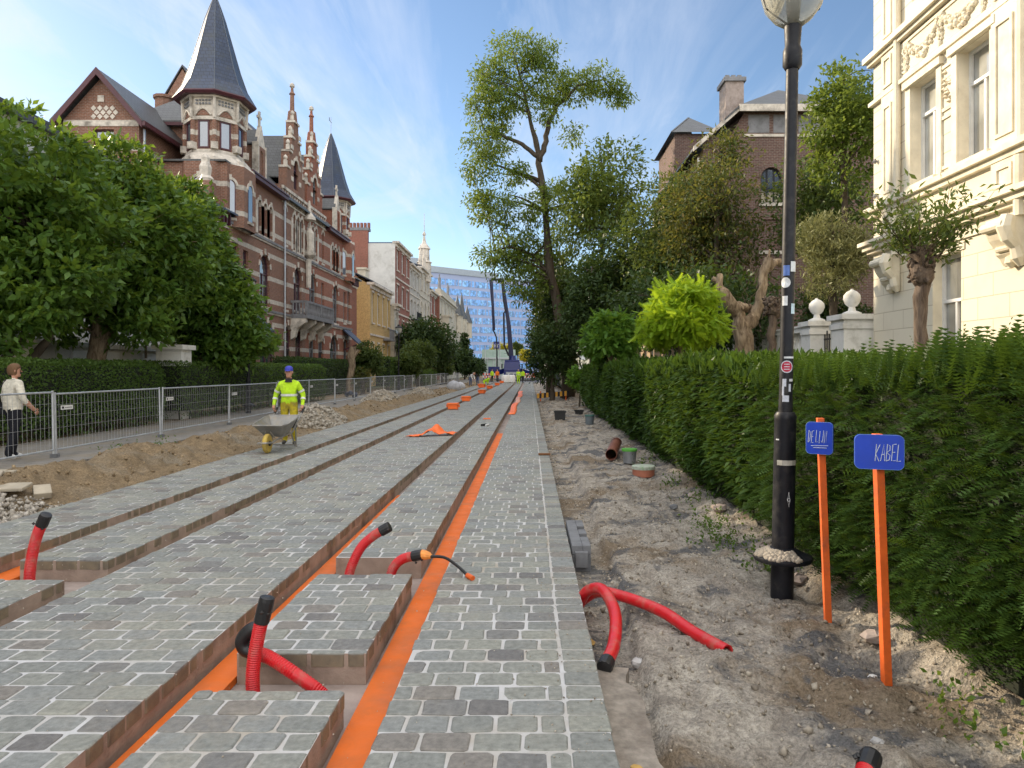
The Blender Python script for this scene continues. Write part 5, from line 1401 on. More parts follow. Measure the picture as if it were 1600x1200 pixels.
M['bark_knob'] = barkmat('knobbly_bark', (.07, .05, .038), (.17, .13, .10), 14.)
def pollard(label, px, Y, ytop, yknob0, yknob1, r, burl, sprouts, leafm=None):
    X = (px - VX) * Y / FP; z = lambda y: HC - (y - VY) * Y / FP
    E = thing('pollard_tree', label, 'tree', (X, Y, float(gz(X, Y))))
    m = MB(); n = 12
    m.tube([(X + .02 * RNG.normal(), Y, .1 + (z(yknob1) - .1) * i / n) for i in range(n + 1)], [r * (1 + .06 * RNG.normal()) for i in range(n + 1)], 10)
    zz = np.linspace(z(yknob1) - .08, z(yknob0), 7)
    m.tube([(X + .05 * RNG.normal(), Y + .04 * RNG.normal(), q) for q in zz], [r * 1.0, burl * .85, burl * .95, burl * .62, burl * .8, burl * .72, burl * .35], 10)
    for i in range(95):
        a = RNG.random() * 2 * PI; q = RNG.uniform(z(yknob1), z(yknob0)); k = burl * RNG.uniform(.2, .42)
        k *= .6; m.lathe([(.01, -k), (k * .8, -k * .5), (k, 0), (k * .7, k * .6), (.01, k)], (X + math.cos(a) * burl * .8, Y + math.sin(a) * burl * .8, q), 7)
    for i in range(len(m.v)):
        v = Vector(m.v[i]); a_ = r * (.2 if v.z < z(yknob1) else .45); m.v[i] = tuple(v + mnoise.noise_vector(Vector((v.x * 17, v.y * 17, v.z * (4 if v.z < z(yknob1) else 17)))) * a_)
    m.build('trunk', M['bark_knob'], E, smooth='all')
    if sprouts:
        s = MB(); C_, D_ = [], []
        for i in range(sprouts):
            a = RNG.random() * 2 * PI; l = RNG.uniform(.35, 1.0) * (z(ytop) - z(yknob0)); o = RNG.uniform(.1, .85)
            p0 = Vector((X + math.cos(a) * burl * .6, Y + math.sin(a) * burl * .6, RNG.uniform(z(yknob1) + .2, z(yknob0))))
            p2 = p0 + Vector((math.cos(a) * o * l, math.sin(a) * o * l, l * .95)); p1 = (p0 + p2) / 2 + Vector((math.cos(a) * .1, math.sin(a) * .1, -.02))
            q = bez(p0, p1, p2); s.tube(q, [.012 - .0014 * j for j in range(7)], 5)
            for j in (2, 3, 4, 5, 6): C_.append(tuple(q[j])); D_.append((math.cos(a) * .6, math.sin(a) * .6, .5))
        s.build('shoots', M['bark'], E)
        crown_mesh('crown', E, np.array(C_), np.array(D_), 10, .10, .14, leafm, NARROW * np.array([1, 1.4, 1]), .1, 1.)
pollard('pollarded street tree with a burl head and tufted shoots before the cream mansion', 1440, 12.0, 272, 388, 440, .115, .21, 30, M['midleaf'])
pollard('bare pollard stump with a knobbly head hidden behind the lamp post', 1206, 18, 440, 465, 492, .1, .22, 0)

# shrubs and clipped garden trees along the far left gardens
ptree('round_bush', 'round clipped bush beside the peeling bare trunk', 575, 528, 590, 54, 50, M['midleaf'], 330, 18, .2, cat='bush', nb=7, rad=.1)
ptree('garden_tree', 'large dark evergreen tree in front of the mid street houses', 668, 490, 585, 105, 78, M['darkleaf'], 560, 18, .38, nb=9)
ptree('cloud_tree', 'clipped cloud pruned tree with stacked cushions near the second lamp', 652, 527, 580, 58, 62, M['midleaf'], 330, 18, .26, nb=7)
ptree('cloud_tree', 'smaller clipped cushion tree in front of the cloud pruned one', 640, 545, 592, 40, 58, M['midleaf'], 240, 18, .24, nb=5)
ptree('garden_tree', 'rounded garden tree just past the second street lamp', 690, 545, 588, 42, 84, M['midleaf'], 260, 18, .32, nb=6)
ptree('garden_tree', 'dark garden tree behind the third street lamp', 714, 535, 585, 44, 100, M['darkleaf'], 260, 18, .4, nb=6)
ptree('garden_tree', 'lower rounded tree at the far end of the left gardens', 733, 549, 588, 40, 112, M['darkleaf'], 240, 18, .42, nb=6)
ptree('garden_tree', 'slim dark cypress like tree against the turret house', 726, 516, 560, 16, 118, M['darkleaf'], 90, 18, .4, nb=4)
ptree('garden_tree', 'dark tree closing the left gardens by the pump truck', 747, 560, 588, 26, 120, M['darkleaf'], 160, 18, .4, nb=5)
ptree('twiggy_shrub', 'half bare rust coloured shrub beside the peeling trunk', 566, 570, 612, 32, 46, M['brownleaf'], 90, 16, .16, cat='shrub', nb=4)
E = thing('bare_trunk', 'pale peeling bare tree trunk standing behind the fence', 'tree trunk', (-11.6, 46, .1))
m = MB(); m.tube([(-11.6, 46, 0), (-11.65, 46, 1), (-11.5, 46, 2), (-11.6, 46, 2.6), (-11.45, 46, 3.2)], [.3, .25, .22, .26, .2], 10); m.tube([(-11.5, 46, 2.4), (-11.1, 46, 3.0)], [.14, .09], 8); m.build('trunk', M['bark_pale'], E, smooth=True)
for i, (px, yt, yb, w, Y, lab) in enumerate(((776, 534, 556, 26, 205, 'yellow autumn tree before the glass office, nearest the road sign'), (793, 538, 556, 16, 212, 'small yellow autumn tree just behind the pump boom'), (822, 544, 566, 22, 200, 'yellow green tree by the cream block of flats'), (808, 534, 556, 18, 220, 'green tree between the two boom pipes and the flats'))):
    ptree('street_tree', lab, px, yt, yb, w, Y, M['yellowleaf'] if i < 3 else M['midleaf'], 150, 16, .6, nb=5)

# weeds and small growth, stuff nobody could count
P, D = [], []
for cx, cy, n, s in ((1.95, 7.4, 60, .2), (2.2, 6.6, 70, .22), (2.1, 8.2, 50, .2), (2.25, 13.6, 50, .25), (2.2, 3.6, 26, .12), (2.35, 3.2, 20, .1), (-7.75, 13.2, 40, .18), (-7.8, 15.0, 24, .15), (2.25, 9.6, 30, .2), (2.2, 11.0, 30, .2)):
    q = RNG.normal(size=(n, 2)) * s; X_, Y_ = cx + q[:, 0] * .7, cy + q[:, 1]
    for k in range(4): P.append(np.stack([X_, Y_, gz(X_, Y_) + .02 + .07 * k * RNG.random(n)], 1)); D.append(RNG.normal(size=(n, 3)) * .7 + np.array([0, 0, .5]))
P = np.concatenate(P); D = np.concatenate(D)
V, F = scatter(DIAMOND * np.array([1, 1.2, 1]), QUAD, P, D, (.022 + .03 * RNG.random(len(P))))
tag(np_obj('weeds', V, F, M['weed'], rnd=np.repeat(RNG.random(len(P)), 4)), kind='stuff')
# ------------------------------------------------------------------ people
PM = {}
def pcol(name, c, r=.8, **k):
    if name not in PM: PM[name] = mat(name, c, r, .14, 14, .003, 60, **k)
    return PM[name]
for n_, c_, d_ in (('hivis', (.50, .78, .03), (.3, .42, .05)), ('workwear', (.52, .42, .03), (.22, .18, .07)), ('cream_knit', (.70, .66, .56), None), ('dark_trousers', (.016, .017, .023), None), ('dark_cloth', (.03, .03, .035), None), ('blue_cloth', (.10, .14, .25), (.2, .2, .2)), ('white_cloth', (.65, .67, .7), (.4, .38, .34)), ('hivis_orange', (.85, .2, .02), None)): PM[n_] = cloth(n_, c_, .85, d_)
pcol('skin', (.46, .24, .16), .55); pcol('hivis', (.50, .78, .03)); pcol('workwear', (.55, .45, .03), dirt=(.25, .2, .08), dscale=6); pcol('knee_pad', (.015, .015, .016))
pcol('boot', (.07, .065, .06)); pcol('reflective', (.66, .67, .64), .4); pcol('cap_blue', (.05, .06, .42)); pcol('cream_knit', (.70, .66, .56)); pcol('dark_trousers', (.014, .015, .02))
pcol('shoe_white', (.7, .7, .68)); pcol('hair_brown', (.14, .075, .035)); pcol('hair_grey', (.25, .24, .22)); pcol('dark_cloth', (.03, .03, .035)); pcol('blue_cloth', (.10, .14, .25)); pcol('white_cloth', (.65, .67, .7)); pcol('hivis_orange', (.85, .2, .02))
pcol('eye', (.02, .015, .012), .3); pcol('lip', (.40, .16, .13), .5)

BASE = dict(pel=(0, .01, .96), spi=(0, .0, 1.12), che=(0, 0, 1.33), nec=(0, .01, 1.48), hea=(0, -.015, 1.56),
            shL=(.185, .01, 1.42), elL=(.245, .04, 1.13), wrL=(.25, -.04, .87), haL=(.25, -.06, .80),
            shR=(-.185, .01, 1.42), elR=(-.245, .04, 1.13), wrR=(-.25, -.04, .87), haR=(-.25, -.06, .80),
            hiL=(.10, .01, .90), knL=(.11, -.02, .50), anL=(.115, .03, .10), toL=(.13, -.13, .045),
            hiR=(-.10, .01, .90), knR=(-.11, -.02, .50), anR=(-.115, .03, .10), toR=(-.13, -.13, .045))
EDG = [('pel', 'spi', 'top'), ('spi', 'che', 'top'), ('che', 'nec', 'top'), ('nec', 'hea', 'skin')]
for s in 'LR':
    EDG += [('che', 'sh' + s, 'top'), ('sh' + s, 'el' + s, 'top'), ('el' + s, 'wr' + s, 'sleeve'), ('wr' + s, 'ha' + s, 'skin'), ('pel', 'hi' + s, 'leg'), ('hi' + s, 'kn' + s, 'leg'), ('kn' + s, 'an' + s, 'leg'), ('an' + s, 'to' + s, 'shoe')]
RAD = dict(pel=.145, spi=.14, che=.155, nec=.07, hea=.062, sh=.078, el=.056, wr=.036, ha=.036, hi=.10, kn=.072, an=.052, to=.042)

def person(label, loc, rz, pose=None, bulk=1.0, mats=None, hair=None, cap=None, sleeve='top', hem=None, knee=None, bands=False, collar=None, scale=1.0, head_turn=0.0, group=None, bag=False, grip=False):
    J = dict(BASE); J.update(pose or {})
    E = thing('person', label, 'person', (0, 0, 0), group)
    names = list(J)
    me = bpy.data.meshes.new('skel')
    me.from_pydata([J[n] for n in names], [(names.index(a), names.index(b)) for a, b, _ in EDG], [])
    o = bpy.data.objects.new('skel', me); COL.objects.link(o)
    sk = o.modifiers.new('skin', 'SKIN'); sk.use_smooth_shade = True
    ss = o.modifiers.new('sub', 'SUBSURF'); ss.levels = 2; ss.render_levels = 2
    for i, n in enumerate(names):
        r = RAD.get(n, RAD.get(n[:2], .05)) * (bulk if n in ('pel', 'spi', 'che', 'shL', 'shR', 'hiL', 'hiR', 'elL', 'elR') else 1)
        d = me.skin_vertices[0].data[i]; d.radius = (r, r); d.use_root = (n == 'pel')
    dg = bpy.context.evaluated_depsgraph_get(); dg.update()
    ev = bpy.data.meshes.new_from_object(o.evaluated_get(dg))
    vs = np.empty(len(ev.vertices) * 3, np.float32); ev.vertices.foreach_get('co', vs); vs = vs.reshape(-1, 3)
    fs = [tuple(p.vertices) for p in ev.polygons]
    bpy.data.objects.remove(o); bpy.data.meshes.remove(me)
    reg = ['skin', 'top', 'leg', 'shoe', 'knee', 'eye', 'lip']
    mb = MB(); mb.add(vs, [])
    for f in fs:
        c = vs[list(f)].mean(0); best = None
        for a, b, tg in EDG:
            A = np.array(J[a]); B = np.array(J[b]); t_ = np.clip(np.dot(c - A, B - A) / np.dot(B - A, B - A), 0, 1)
            d = np.linalg.norm(c - A - (B - A) * t_) - (.04 if tg == 'leg' else 0)
            if best is None or d < best[0]: best = (d, tg, a, b, t_)
        tg = best[1]
        if tg == 'sleeve': tg = 'top' if sleeve == 'top' or (sleeve == 'three' and best[4] < .35) else 'skin'
        if tg in ('top', 'leg') and best[2] in ('pel', 'spi', 'che') and 'sh' not in best[3] and hem is not None: tg = 'top' if c[2] > hem else 'leg'
        if tg == 'leg' and c[2] > (hem or 9): tg = 'top'
        if tg == 'leg' and knee and best[3][:2] in ('kn', 'an') and abs(c[2] - .5) < .1 and c[1] < J['knL'][1] + .05: tg = 'knee'
        if tg == 'skin' and best[2] == 'nec' and best[4] < .25: tg = 'top'
        mb.f.append(f); mb.m.append(reg.index(tg))
    # head with face, on the neck
    hc = Vector(J['hea']) + Vector((0, -.012, .085)); Rh = Matrix.Rotation(head_turn, 3, 'Z')
    prof = [(.02, -.125), (.052, -.112), (.066, -.085), (.074, -.04), (.08, .0), (.083, .04), (.078, .08), (.055, .112), (.01, .128)]
    b = len(mb.v); n = 14
    for r, z in prof:
        for j in range(n):
            a = 2 * PI * j / n
            x, y = r * .92 * math.cos(a), r * 1.16 * math.sin(a) + (.012 if z > -.05 else -.012)
            p = hc + Rh @ Vector((x, y, z)); mb.v.append(tuple(p))
    for i in range(len(prof) - 1):
        for j in range(n): mb.f.append((b + i * n + j, b + i * n + (j + 1) % n, b + (i + 1) * n + (j + 1) % n, b + (i + 1) * n + j)); mb.m.append(0)
    H = lambda x, y, z: hc + Rh @ Vector((x, y, z))
    mb.add([H(-.009, -.084, .025), H(.009, -.084, .025), H(.017, -.088, -.022), H(-.017, -.088, -.022), H(0, -.116, -.016)], [(0, 1, 4), (1, 2, 4), (2, 3, 4), (3, 0, 4)], 0)
    for s in (-1, 1):
        mb.obox(H(s * .03, -.086, .015), (.022, .008, .01), Rh, 5); mb.obox(H(s * .03, -.086, .032), (.03, .01, .006), Rh, 5)
        mb.lathe([(.004, -.03), (.013, -.015), (.016, .01), (.006, .03)], H(s * .079, .01, .0), 6, 0)
    mb.obox(H(0, -.086, -.062), (.042, .008, .009), Rh, 6)
    # hands: palm from the skin, five fingers of different length
    for s in 'LR':
        wr, ha = Vector(J['wr' + s]), Vector(J['ha' + s]); d = (ha - wr).normalized(); sd = 1 if s == 'L' else -1
        fw = Vector((0, -1, 0)); fw = (fw - d * fw.dot(d)).normalized(); ax = d.cross(fw)
        for k, (off, l) in enumerate(((-.027, .062), (-.009, .074), (.009, .078), (.026, .07))):
            p0 = ha + fw * (-off) + d * .012
            curl = ax * (.5 if not grip else 1.0) * (1 if sd < 0 else -1) * (.55 if not grip else .9)
            inward = Vector((-sd, 0, 0))
            p1 = p0 + d * l * .45 + inward * l * .05; p2 = p1 + (d * (.35 if not grip else .05) + inward * (.15 if not grip else .5)) * l; p3 = p2 + (d * (.2 if not grip else -.3) + inward * .15) * l
            mb.tube([p0, p1, p2, p3], [.0105, .0095, .0085, .006], 6, 0)
        t0 = ha - d * .02 + fw * .025; mb.tube([t0, t0 + fw * .025 + d * .02, t0 + fw * .03 + d * .045 + Vector((-sd, 0, 0)) * .012], [.013, .011, .007], 6, 0)
    body = mb.build('body', [PM['skin'], mats[0], mats[1], mats[2], PM['knee_pad'], PM['eye'], PM['lip']], E, smooth='all')
    if hair:
        h = MB(); b = 0; n = 16
        pr = [(.070, -.075), (.088, -.03), (.094, .02), (.092, .06), (.08, .1), (.05, .13), (.008, .142)] if hair[1] == 'long' else [(.086, .0), (.09, .04), (.085, .08), (.06, .118), (.01, .134)]
        for r, z in pr:
            for j in range(n):
                a = 2 * PI * j / n; y = r * 1.16 * math.sin(a) + .018
                if y < -.02 and z < .06: y = -.02 - .2 * (abs(y) - .02)
                h.v.append(tuple(hc + Rh @ Vector((r * .96 * math.cos(a) * (1 + .05 * math.sin(5 * a)), y, z + .006 * math.sin(3 * a)))))
        for i in range(len(pr) - 1):
            for j in range(n): h.f.append((i * n + j, i * n + (j + 1) % n, (i + 1) * n + (j + 1) % n, (i + 1) * n + j)); h.m.append(0)
        h.build('hair', PM[hair[0]], E, smooth='all')
    if cap:
        c = MB(); n = 16
        pr = [(.092, .035), (.094, .07), (.084, .11), (.055, .138), (.006, .15)]
        for r, z in pr:
            for j in range(n):
                a = 2 * PI * j / n; c.v.append(tuple(hc + Rh @ Vector((r * .95 * math.cos(a), r * 1.14 * math.sin(a) + .008, z))))
        for i in range(len(pr) - 1):
            for j in range(n): c.f.append((i * n + j, i * n + (j + 1) % n, (i + 1) * n + (j + 1) % n, (i + 1) * n + j)); c.m.append(0)
        c.slab([H(.07, -.07, .045), H(.045, -.15, .03), (H(0, -.17, .026)), H(-.045, -.15, .03), H(-.07, -.07, .045)], (0, 0, .01))
        c.build('cap', PM[cap], E, smooth=True)
    if bands:
        r = MB()
        def ring(c, ax, rx, ry, w):
            q = Vector(ax).normalized().to_track_quat('Z', 'Y').to_matrix(); n = 18; bb = len(r.v)
            for k in (-1, 1):
                for j in range(n):
                    a = 2 * PI * j / n; r.v.append(tuple(Vector(c) + q @ Vector((rx * math.cos(a), ry * math.sin(a), k * w / 2))))
            for j in range(n): r.f.append((bb + j, bb + (j + 1) % n, bb + n + (j + 1) % n, bb + n + j)); r.m.append(0)
        sp = Vector(J['spi'])
        ring(sp + Vector((0, 0, .02)), (0, 0, 1), .162 * bulk, .15 * bulk, .05)
        for s in 'LR':
            for t_ in (.62,):
                a, b = Vector(J['sh' + s]), Vector(J['el' + s]); ring(a.lerp(b, t_), b - a, .073, .073, .045)
            a, b = Vector(J['el' + s]), Vector(J['wr' + s]); ring(a.lerp(b, .4), b - a, .058, .058, .045)
        r.build('reflective_bands', PM['reflective'], E)
    if collar:
        c = MB(); c.lathe([(.125, -.045), (.10, .0), (.085, .045)], Vector(J['nec']) + Vector((0, .005, -.01)), 14); c.build('collar', PM[collar], E)
    if bag:
        c = MB(); c.tube([(.12, -.13, 1.36), (.14, -.06, 1.47), (.15, .06, 1.47), (.2, .15, 1.3), (.27, .1, 1.05)], .016, 6); c.obox((.3, .02, .95), (.10, .28, .22)); c.build('shoulder_bag', PM['dark_cloth'], E, bevel=.02)
    E.location = loc; E.rotation_euler = (0, 0, rz); E.scale = (scale,) * 3
    return E

worker_pose = dict(che=(0, 0, 1.31), shL=(.18, 0, 1.375), elL=(.30, .06, 1.14), wrL=(.31, -.10, .90), haL=(.30, -.155, .83), shR=(-.18, 0, 1.375), elR=(-.30, .06, 1.14), wrR=(-.31, -.10, .90), haR=(-.30, -.155, .83),
                   knL=(.12, -.05, .5), anL=(.12, .02, .1), knR=(-.1, .02, .5), anR=(-.11, .14, .12), toR=(-.13, -.02, .05), toL=(.14, -.14, .045))
person('workman in yellow high visibility jacket and blue cap pushing a wheelbarrow', (-5.40, 15.93, .0), .12, worker_pose, 1.12, (PM['hivis'], PM['workwear'], PM['boot']), ('hair_grey', 'short'), 'cap_blue', hem=.98, knee=True, bands=True, collar='dark_cloth', scale=1.0, grip=True)
person('woman in cream jumper, dark trousers and white trainers walking behind the fence', (-9.05, 12.45, .12), math.radians(152), dict(elR=(-.25, -.03, 1.13), wrR=(-.25, -.2, .95), haR=(-.24, -.25, .90), knL=(.1, -.08, .5), anL=(.1, -.04, .11), toL=(.11, -.2, .05), knR=(-.1, .04, .5), anR=(-.1, .16, .12), toR=(-.11, .01, .05)), 1.08,
       (PM['cream_knit'], PM['dark_trousers'], PM['shoe_white']), ('hair_brown', 'long'), None, 'three', hem=.93, scale=.95, bag=True, head_turn=-.4)
hv = (PM['hivis'], PM['hivis'], PM['boot'])
fx = lambda px, Y: (px - VX) * Y / FP
walk = dict(knL=(.1, -.1, .5), anL=(.1, -.12, .1), toL=(.11, -.28, .06), anR=(-.1, .2, .13), toR=(-.11, .06, .05), knR=(-.1, .06, .5))
bend = dict(spi=(0, -.06, 1.05), che=(0, -.24, 1.16), nec=(0, -.38, 1.22), hea=(0, -.45, 1.24), shL=(.18, -.28, 1.2), shR=(-.18, -.28, 1.2), elL=(.2, -.35, .95), elR=(-.2, -.35, .95), wrL=(.15, -.45, .72), wrR=(-.15, -.45, .72), haL=(.14, -.47, .65), haR=(-.14, -.47, .65))
kneel = {k: (v[0], v[1] - (.25 if v[2] > 1 else 0), v[2] - .48) for k, v in bend.items()}
kneel.update(pel=(0, .05, .45), hiL=(.1, .04, .42), hiR=(-.1, .04, .42), knL=(.16, -.36, .42), anL=(.15, -.2, .08), toL=(.15, -.36, .045), knR=(-.14, -.1, .07), anR=(-.14, .32, .08), toR=(-.14, .42, .05))
person('distant worker in yellow jacket and trousers standing between the grooves', (fx(810, 84), 84, 0), 0, None, 1.1, hv, ('hair_grey', 'short'), hem=.95, bands=True)
person('distant worker in yellow vest and dark trousers just behind the standing pair', (fx(817, 90), 90, 0), 2.6, walk, 1.05, (PM['hivis'], PM['dark_cloth'], PM['boot']), ('hair_brown', 'short'), hem=.95)
person('distant worker in yellow jacket by the white bulk bags and far fence', (fx(769, 97), 97, 0), .8, None, 1.05, (PM['hivis'], PM['dark_trousers'], PM['boot']), ('hair_brown', 'short'), hem=.95)
person('kneeling worker in yellow jacket at the far edge of the paving', (fx(757, 80), 80, 0), 1.2, kneel, 1.1, (PM['hivis'], PM['hivis'], PM['boot']), ('hair_grey', 'short'), hem=.42)
person('bent over worker in dark shirt beside the kneeling one', (fx(746, 78), 78, 0), -.7, bend, 1.1, (PM['dark_cloth'], PM['blue_cloth'], PM['boot']), ('hair_brown', 'short'), hem=.98)
person('bent over worker in pale blue shirt nearest the heap of sacks', (fx(735, 76), 76, -.02), .9, bend, 1.1, (PM['white_cloth'], PM['blue_cloth'], PM['boot']), ('hair_grey', 'short'), hem=.98)
person('distant worker in orange vest near the striped far barriers', (fx(777, 101), 101, 0), 0, walk, 1.05, (PM['hivis_orange'], PM['dark_cloth'], PM['boot']), ('hair_brown', 'short'), hem=.95)
person('pedestrian in dark clothes walking down the gravel path towards the viewer', (fx(846, 80), 80, -.05), 0, walk, 1.0, (PM['dark_cloth'], PM['dark_trousers'], PM['boot']), ('hair_brown', 'short'), hem=.9)

# ------------------------------------------------------------------ wheelbarrow
E = thing('wheelbarrow', 'grey steel wheelbarrow with a yellow wheel pushed by the workman', 'wheelbarrow', (-5.36, 14.5, .0))
o = (-5.36, 14.5, 0); Q = lambda x, y, z: (o[0] + x, o[1] + y, z)
steel = mat('worn_grey_steel', (.27, .265, .255), .5, .2, 6, metal=.35, dirt=(.33, .28, .2), dscale=4); hub = mat('yellow_rim', (.50, .36, .07), .6, .2, 8, dirt=(.3, .22, .1), dscale=5)
rim = [(-.30, .0, .56), (.30, .0, .56), (.36, .2, .58), (.37, .8, .68), (.32, .98, .71), (-.32, .98, .71), (-.37, .8, .68), (-.36, .2, .58)]
bot = [(-.15, .3, .31), (.15, .3, .31), (.19, .38, .31), (.2, .7, .34), (.17, .8, .35), (-.17, .8, .35), (-.2, .7, .34), (-.19, .38, .31)]
m = MB(); n = 8
outer = [Q(*p) for p in rim] + [Q(*p) for p in bot]; inner = [Q(p[0] * .97, .5 + (p[1] - .5) * .97, p[2] - .002) for p in rim] + [Q(p[0] * .96, .55 + (p[1] - .55) * .96, p[2] + .012) for p in bot]
m.add(outer, [(i, (i + 1) % n, n + (i + 1) % n, n + i) for i in range(n)] + [tuple(range(n, 2 * n))]); m.add(inner, [(i, (i + 1) % n, n + (i + 1) % n, n + i) for i in range(n)] + [tuple(range(n, 2 * n))])
m.add([Q(*p) for p in rim] + inner[:8], [(i, (i + 1) % n, n + (i + 1) % n, n + i) for i in range(n)])
m.tube([Q(*p) for p in rim] + [Q(*rim[0])], .016, 6); m.build('tray', steel, E)
f = MB()
for s in (-1, 1):
    f.tube([Q(s * .085, -.27, .23), Q(s * .1, -.02, .215), Q(s * .16, .3, .29), Q(s * .25, .78, .36), Q(s * .29, 1.0, .58), Q(s * .3, 1.34, .80)], .02, 8)
    f.tube([Q(s * .24, .72, .36), Q(s * .27, .9, .06), Q(s * .27, .98, .03), Q(s * .25, 1.0, .5)], .016, 6)
f.tube([Q(-.085, -.27, .23), Q(0, -.3, .23), Q(.085, -.27, .23)], .02, 8); f.tube([Q(-.27, .9, .08), Q(.27, .9, .08)], .014, 6); f.tube([Q(-.1, -.01, .215), Q(.1, -.01, .215)], .015, 6)
for s in (-1, 1): f.tube([Q(s * .05, .03, .43), Q(s * .1, .15, .3)], .012, 6)
f.build('frame', steel, E)
for s in (-1, 1): g = MB(); g.tube([Q(s * .297, 1.25, .742), Q(s * .3, 1.42, .853)], .026, 8); g.build('grip', M['black_plastic'], E)
w = MB(); R_ = Matrix.Rotation(PI / 2, 4, 'Y')
def wheel(mb, c, r, w_, mi=0, hubmi=1, ax='X'):
    pr = [(r * .55, -w_ * .42), (r * .86, -w_ * .5), (r * .97, -w_ * .32), (r, 0), (r * .97, w_ * .32), (r * .86, w_ * .5), (r * .55, w_ * .42)]
    n = 22; b = len(mb.v)
    for rr_, x in pr:
        for j in range(n):
            a = 2 * PI * j / n
            p = (x, rr_ * math.cos(a), rr_ * math.sin(a)) if ax == 'X' else (rr_ * math.cos(a), x, rr_ * math.sin(a))
            mb.v.append(tuple(c[i] + p[i] for i in range(3)))
    for i in range(len(pr) - 1):
        for j in range(n): mb.f.append((b + i * n + j, b + i * n + (j + 1) % n, b + (i + 1) * n + (j + 1) % n, b + (i + 1) * n + j)); mb.m.append(mi)
    for k in (0, len(pr) - 1): mb.f.append(tuple(b + k * n + j for j in range(n))); mb.m.append(hubmi)
wheel(w, Q(0, 0, .2), .2, .09); w.build('wheel', [hub, hub], E, smooth=True)
h = MB(); h.tube([Q(-.07, 0, .2), Q(.07, 0, .2)], .05, 10); h.build('hub', M['black_paint'], E)

# ------------------------------------------------------------------ low mesh fence panels
def fence_proto():
    E = thing('fence_panel', '', 'fence panel', (0, 0, 0)); L, H0, H1 = 3.86, .12, 1.16
    f = MB()
    for y in (0, L): f.tube([(0, y, 0), (0, y, H1 + .03)], .021, 8)
    for z in (H0 + .02, H1): f.tube([(0, 0, z), (0, L, z)], .017, 8)
    f.build('frame', M['galv'], E)
    m = MB()
    for k in range(1, 34): m.tube([(0, k * L / 34, H0 + .02), (0, k * L / 34, H1)], .0025, 4, caps=False)
    for k in range(1, 5): m.tube([(0, 0, H0 + k * .21), (0, L, H0 + k * .21)], .003, 4, caps=False)
    m.build('mesh', M['galv_wire'], E)
    s = MB(); s.box(.004, .008, .16, .52, .86, .94, 0); s.box(.0085, .010, .19, .25, .88, .92, 1)
    for k in range(5): s.box(.0085, .010, .29 + .04 * k, .315 + .04 * k, .89, .905, 1)
    s.build('name_plate', [M['white_paint'], M['black_paint']], E)
    for y in (0, L): b = MB(); b.box(-.05, .05, y - .03, y + .03, 0.001, .07); b.build('foot', M['concrete_grey'], E)
    return E
words = ['first', 'second', 'third', 'fourth', 'fifth', 'sixth', 'seventh', 'eighth', 'ninth', 'tenth', 'eleventh', 'twelfth', 'thirteenth', 'fourteenth', 'fifteenth', 'sixteenth', 'seventeenth', 'eighteenth', 'nineteenth', 'twentieth', 'twenty first', 'twenty second']
posts = [(-8.5, 8.9), (-8.56, 12.8), (-8.66, 16.68), (-8.68, 20.5), (-8.8, 24.7), (-9.0, 28.9), (-8.95, 32.6)]
while posts[-1][1] < 98: posts.append((posts[-1][0] - .055 + .03 * RNG.normal(), posts[-1][1] + 3.93))
proto = fence_proto()
for i, (a, b) in enumerate(zip(posts, posts[1:])):
    o = proto if i == 0 else copy_tree(proto)
    dx, dy = b[0] - a[0], b[1] - a[1]
    o.location = (a[0], a[1] + .035, .12); o.rotation_euler = (0, .012 * RNG.normal(), -math.atan2(dx, dy)); o.scale = (1, (math.hypot(dx, dy) - .07) / 3.86, 1 + .015 * RNG.normal())
    tag(o, 'galvanised wire fence panel in front of the walking woman' if i == 0 else f'low galvanised wire fence panel, {words[i - 1]} one beyond the walking woman', 'fence panel', 'fence panels along the pavement')

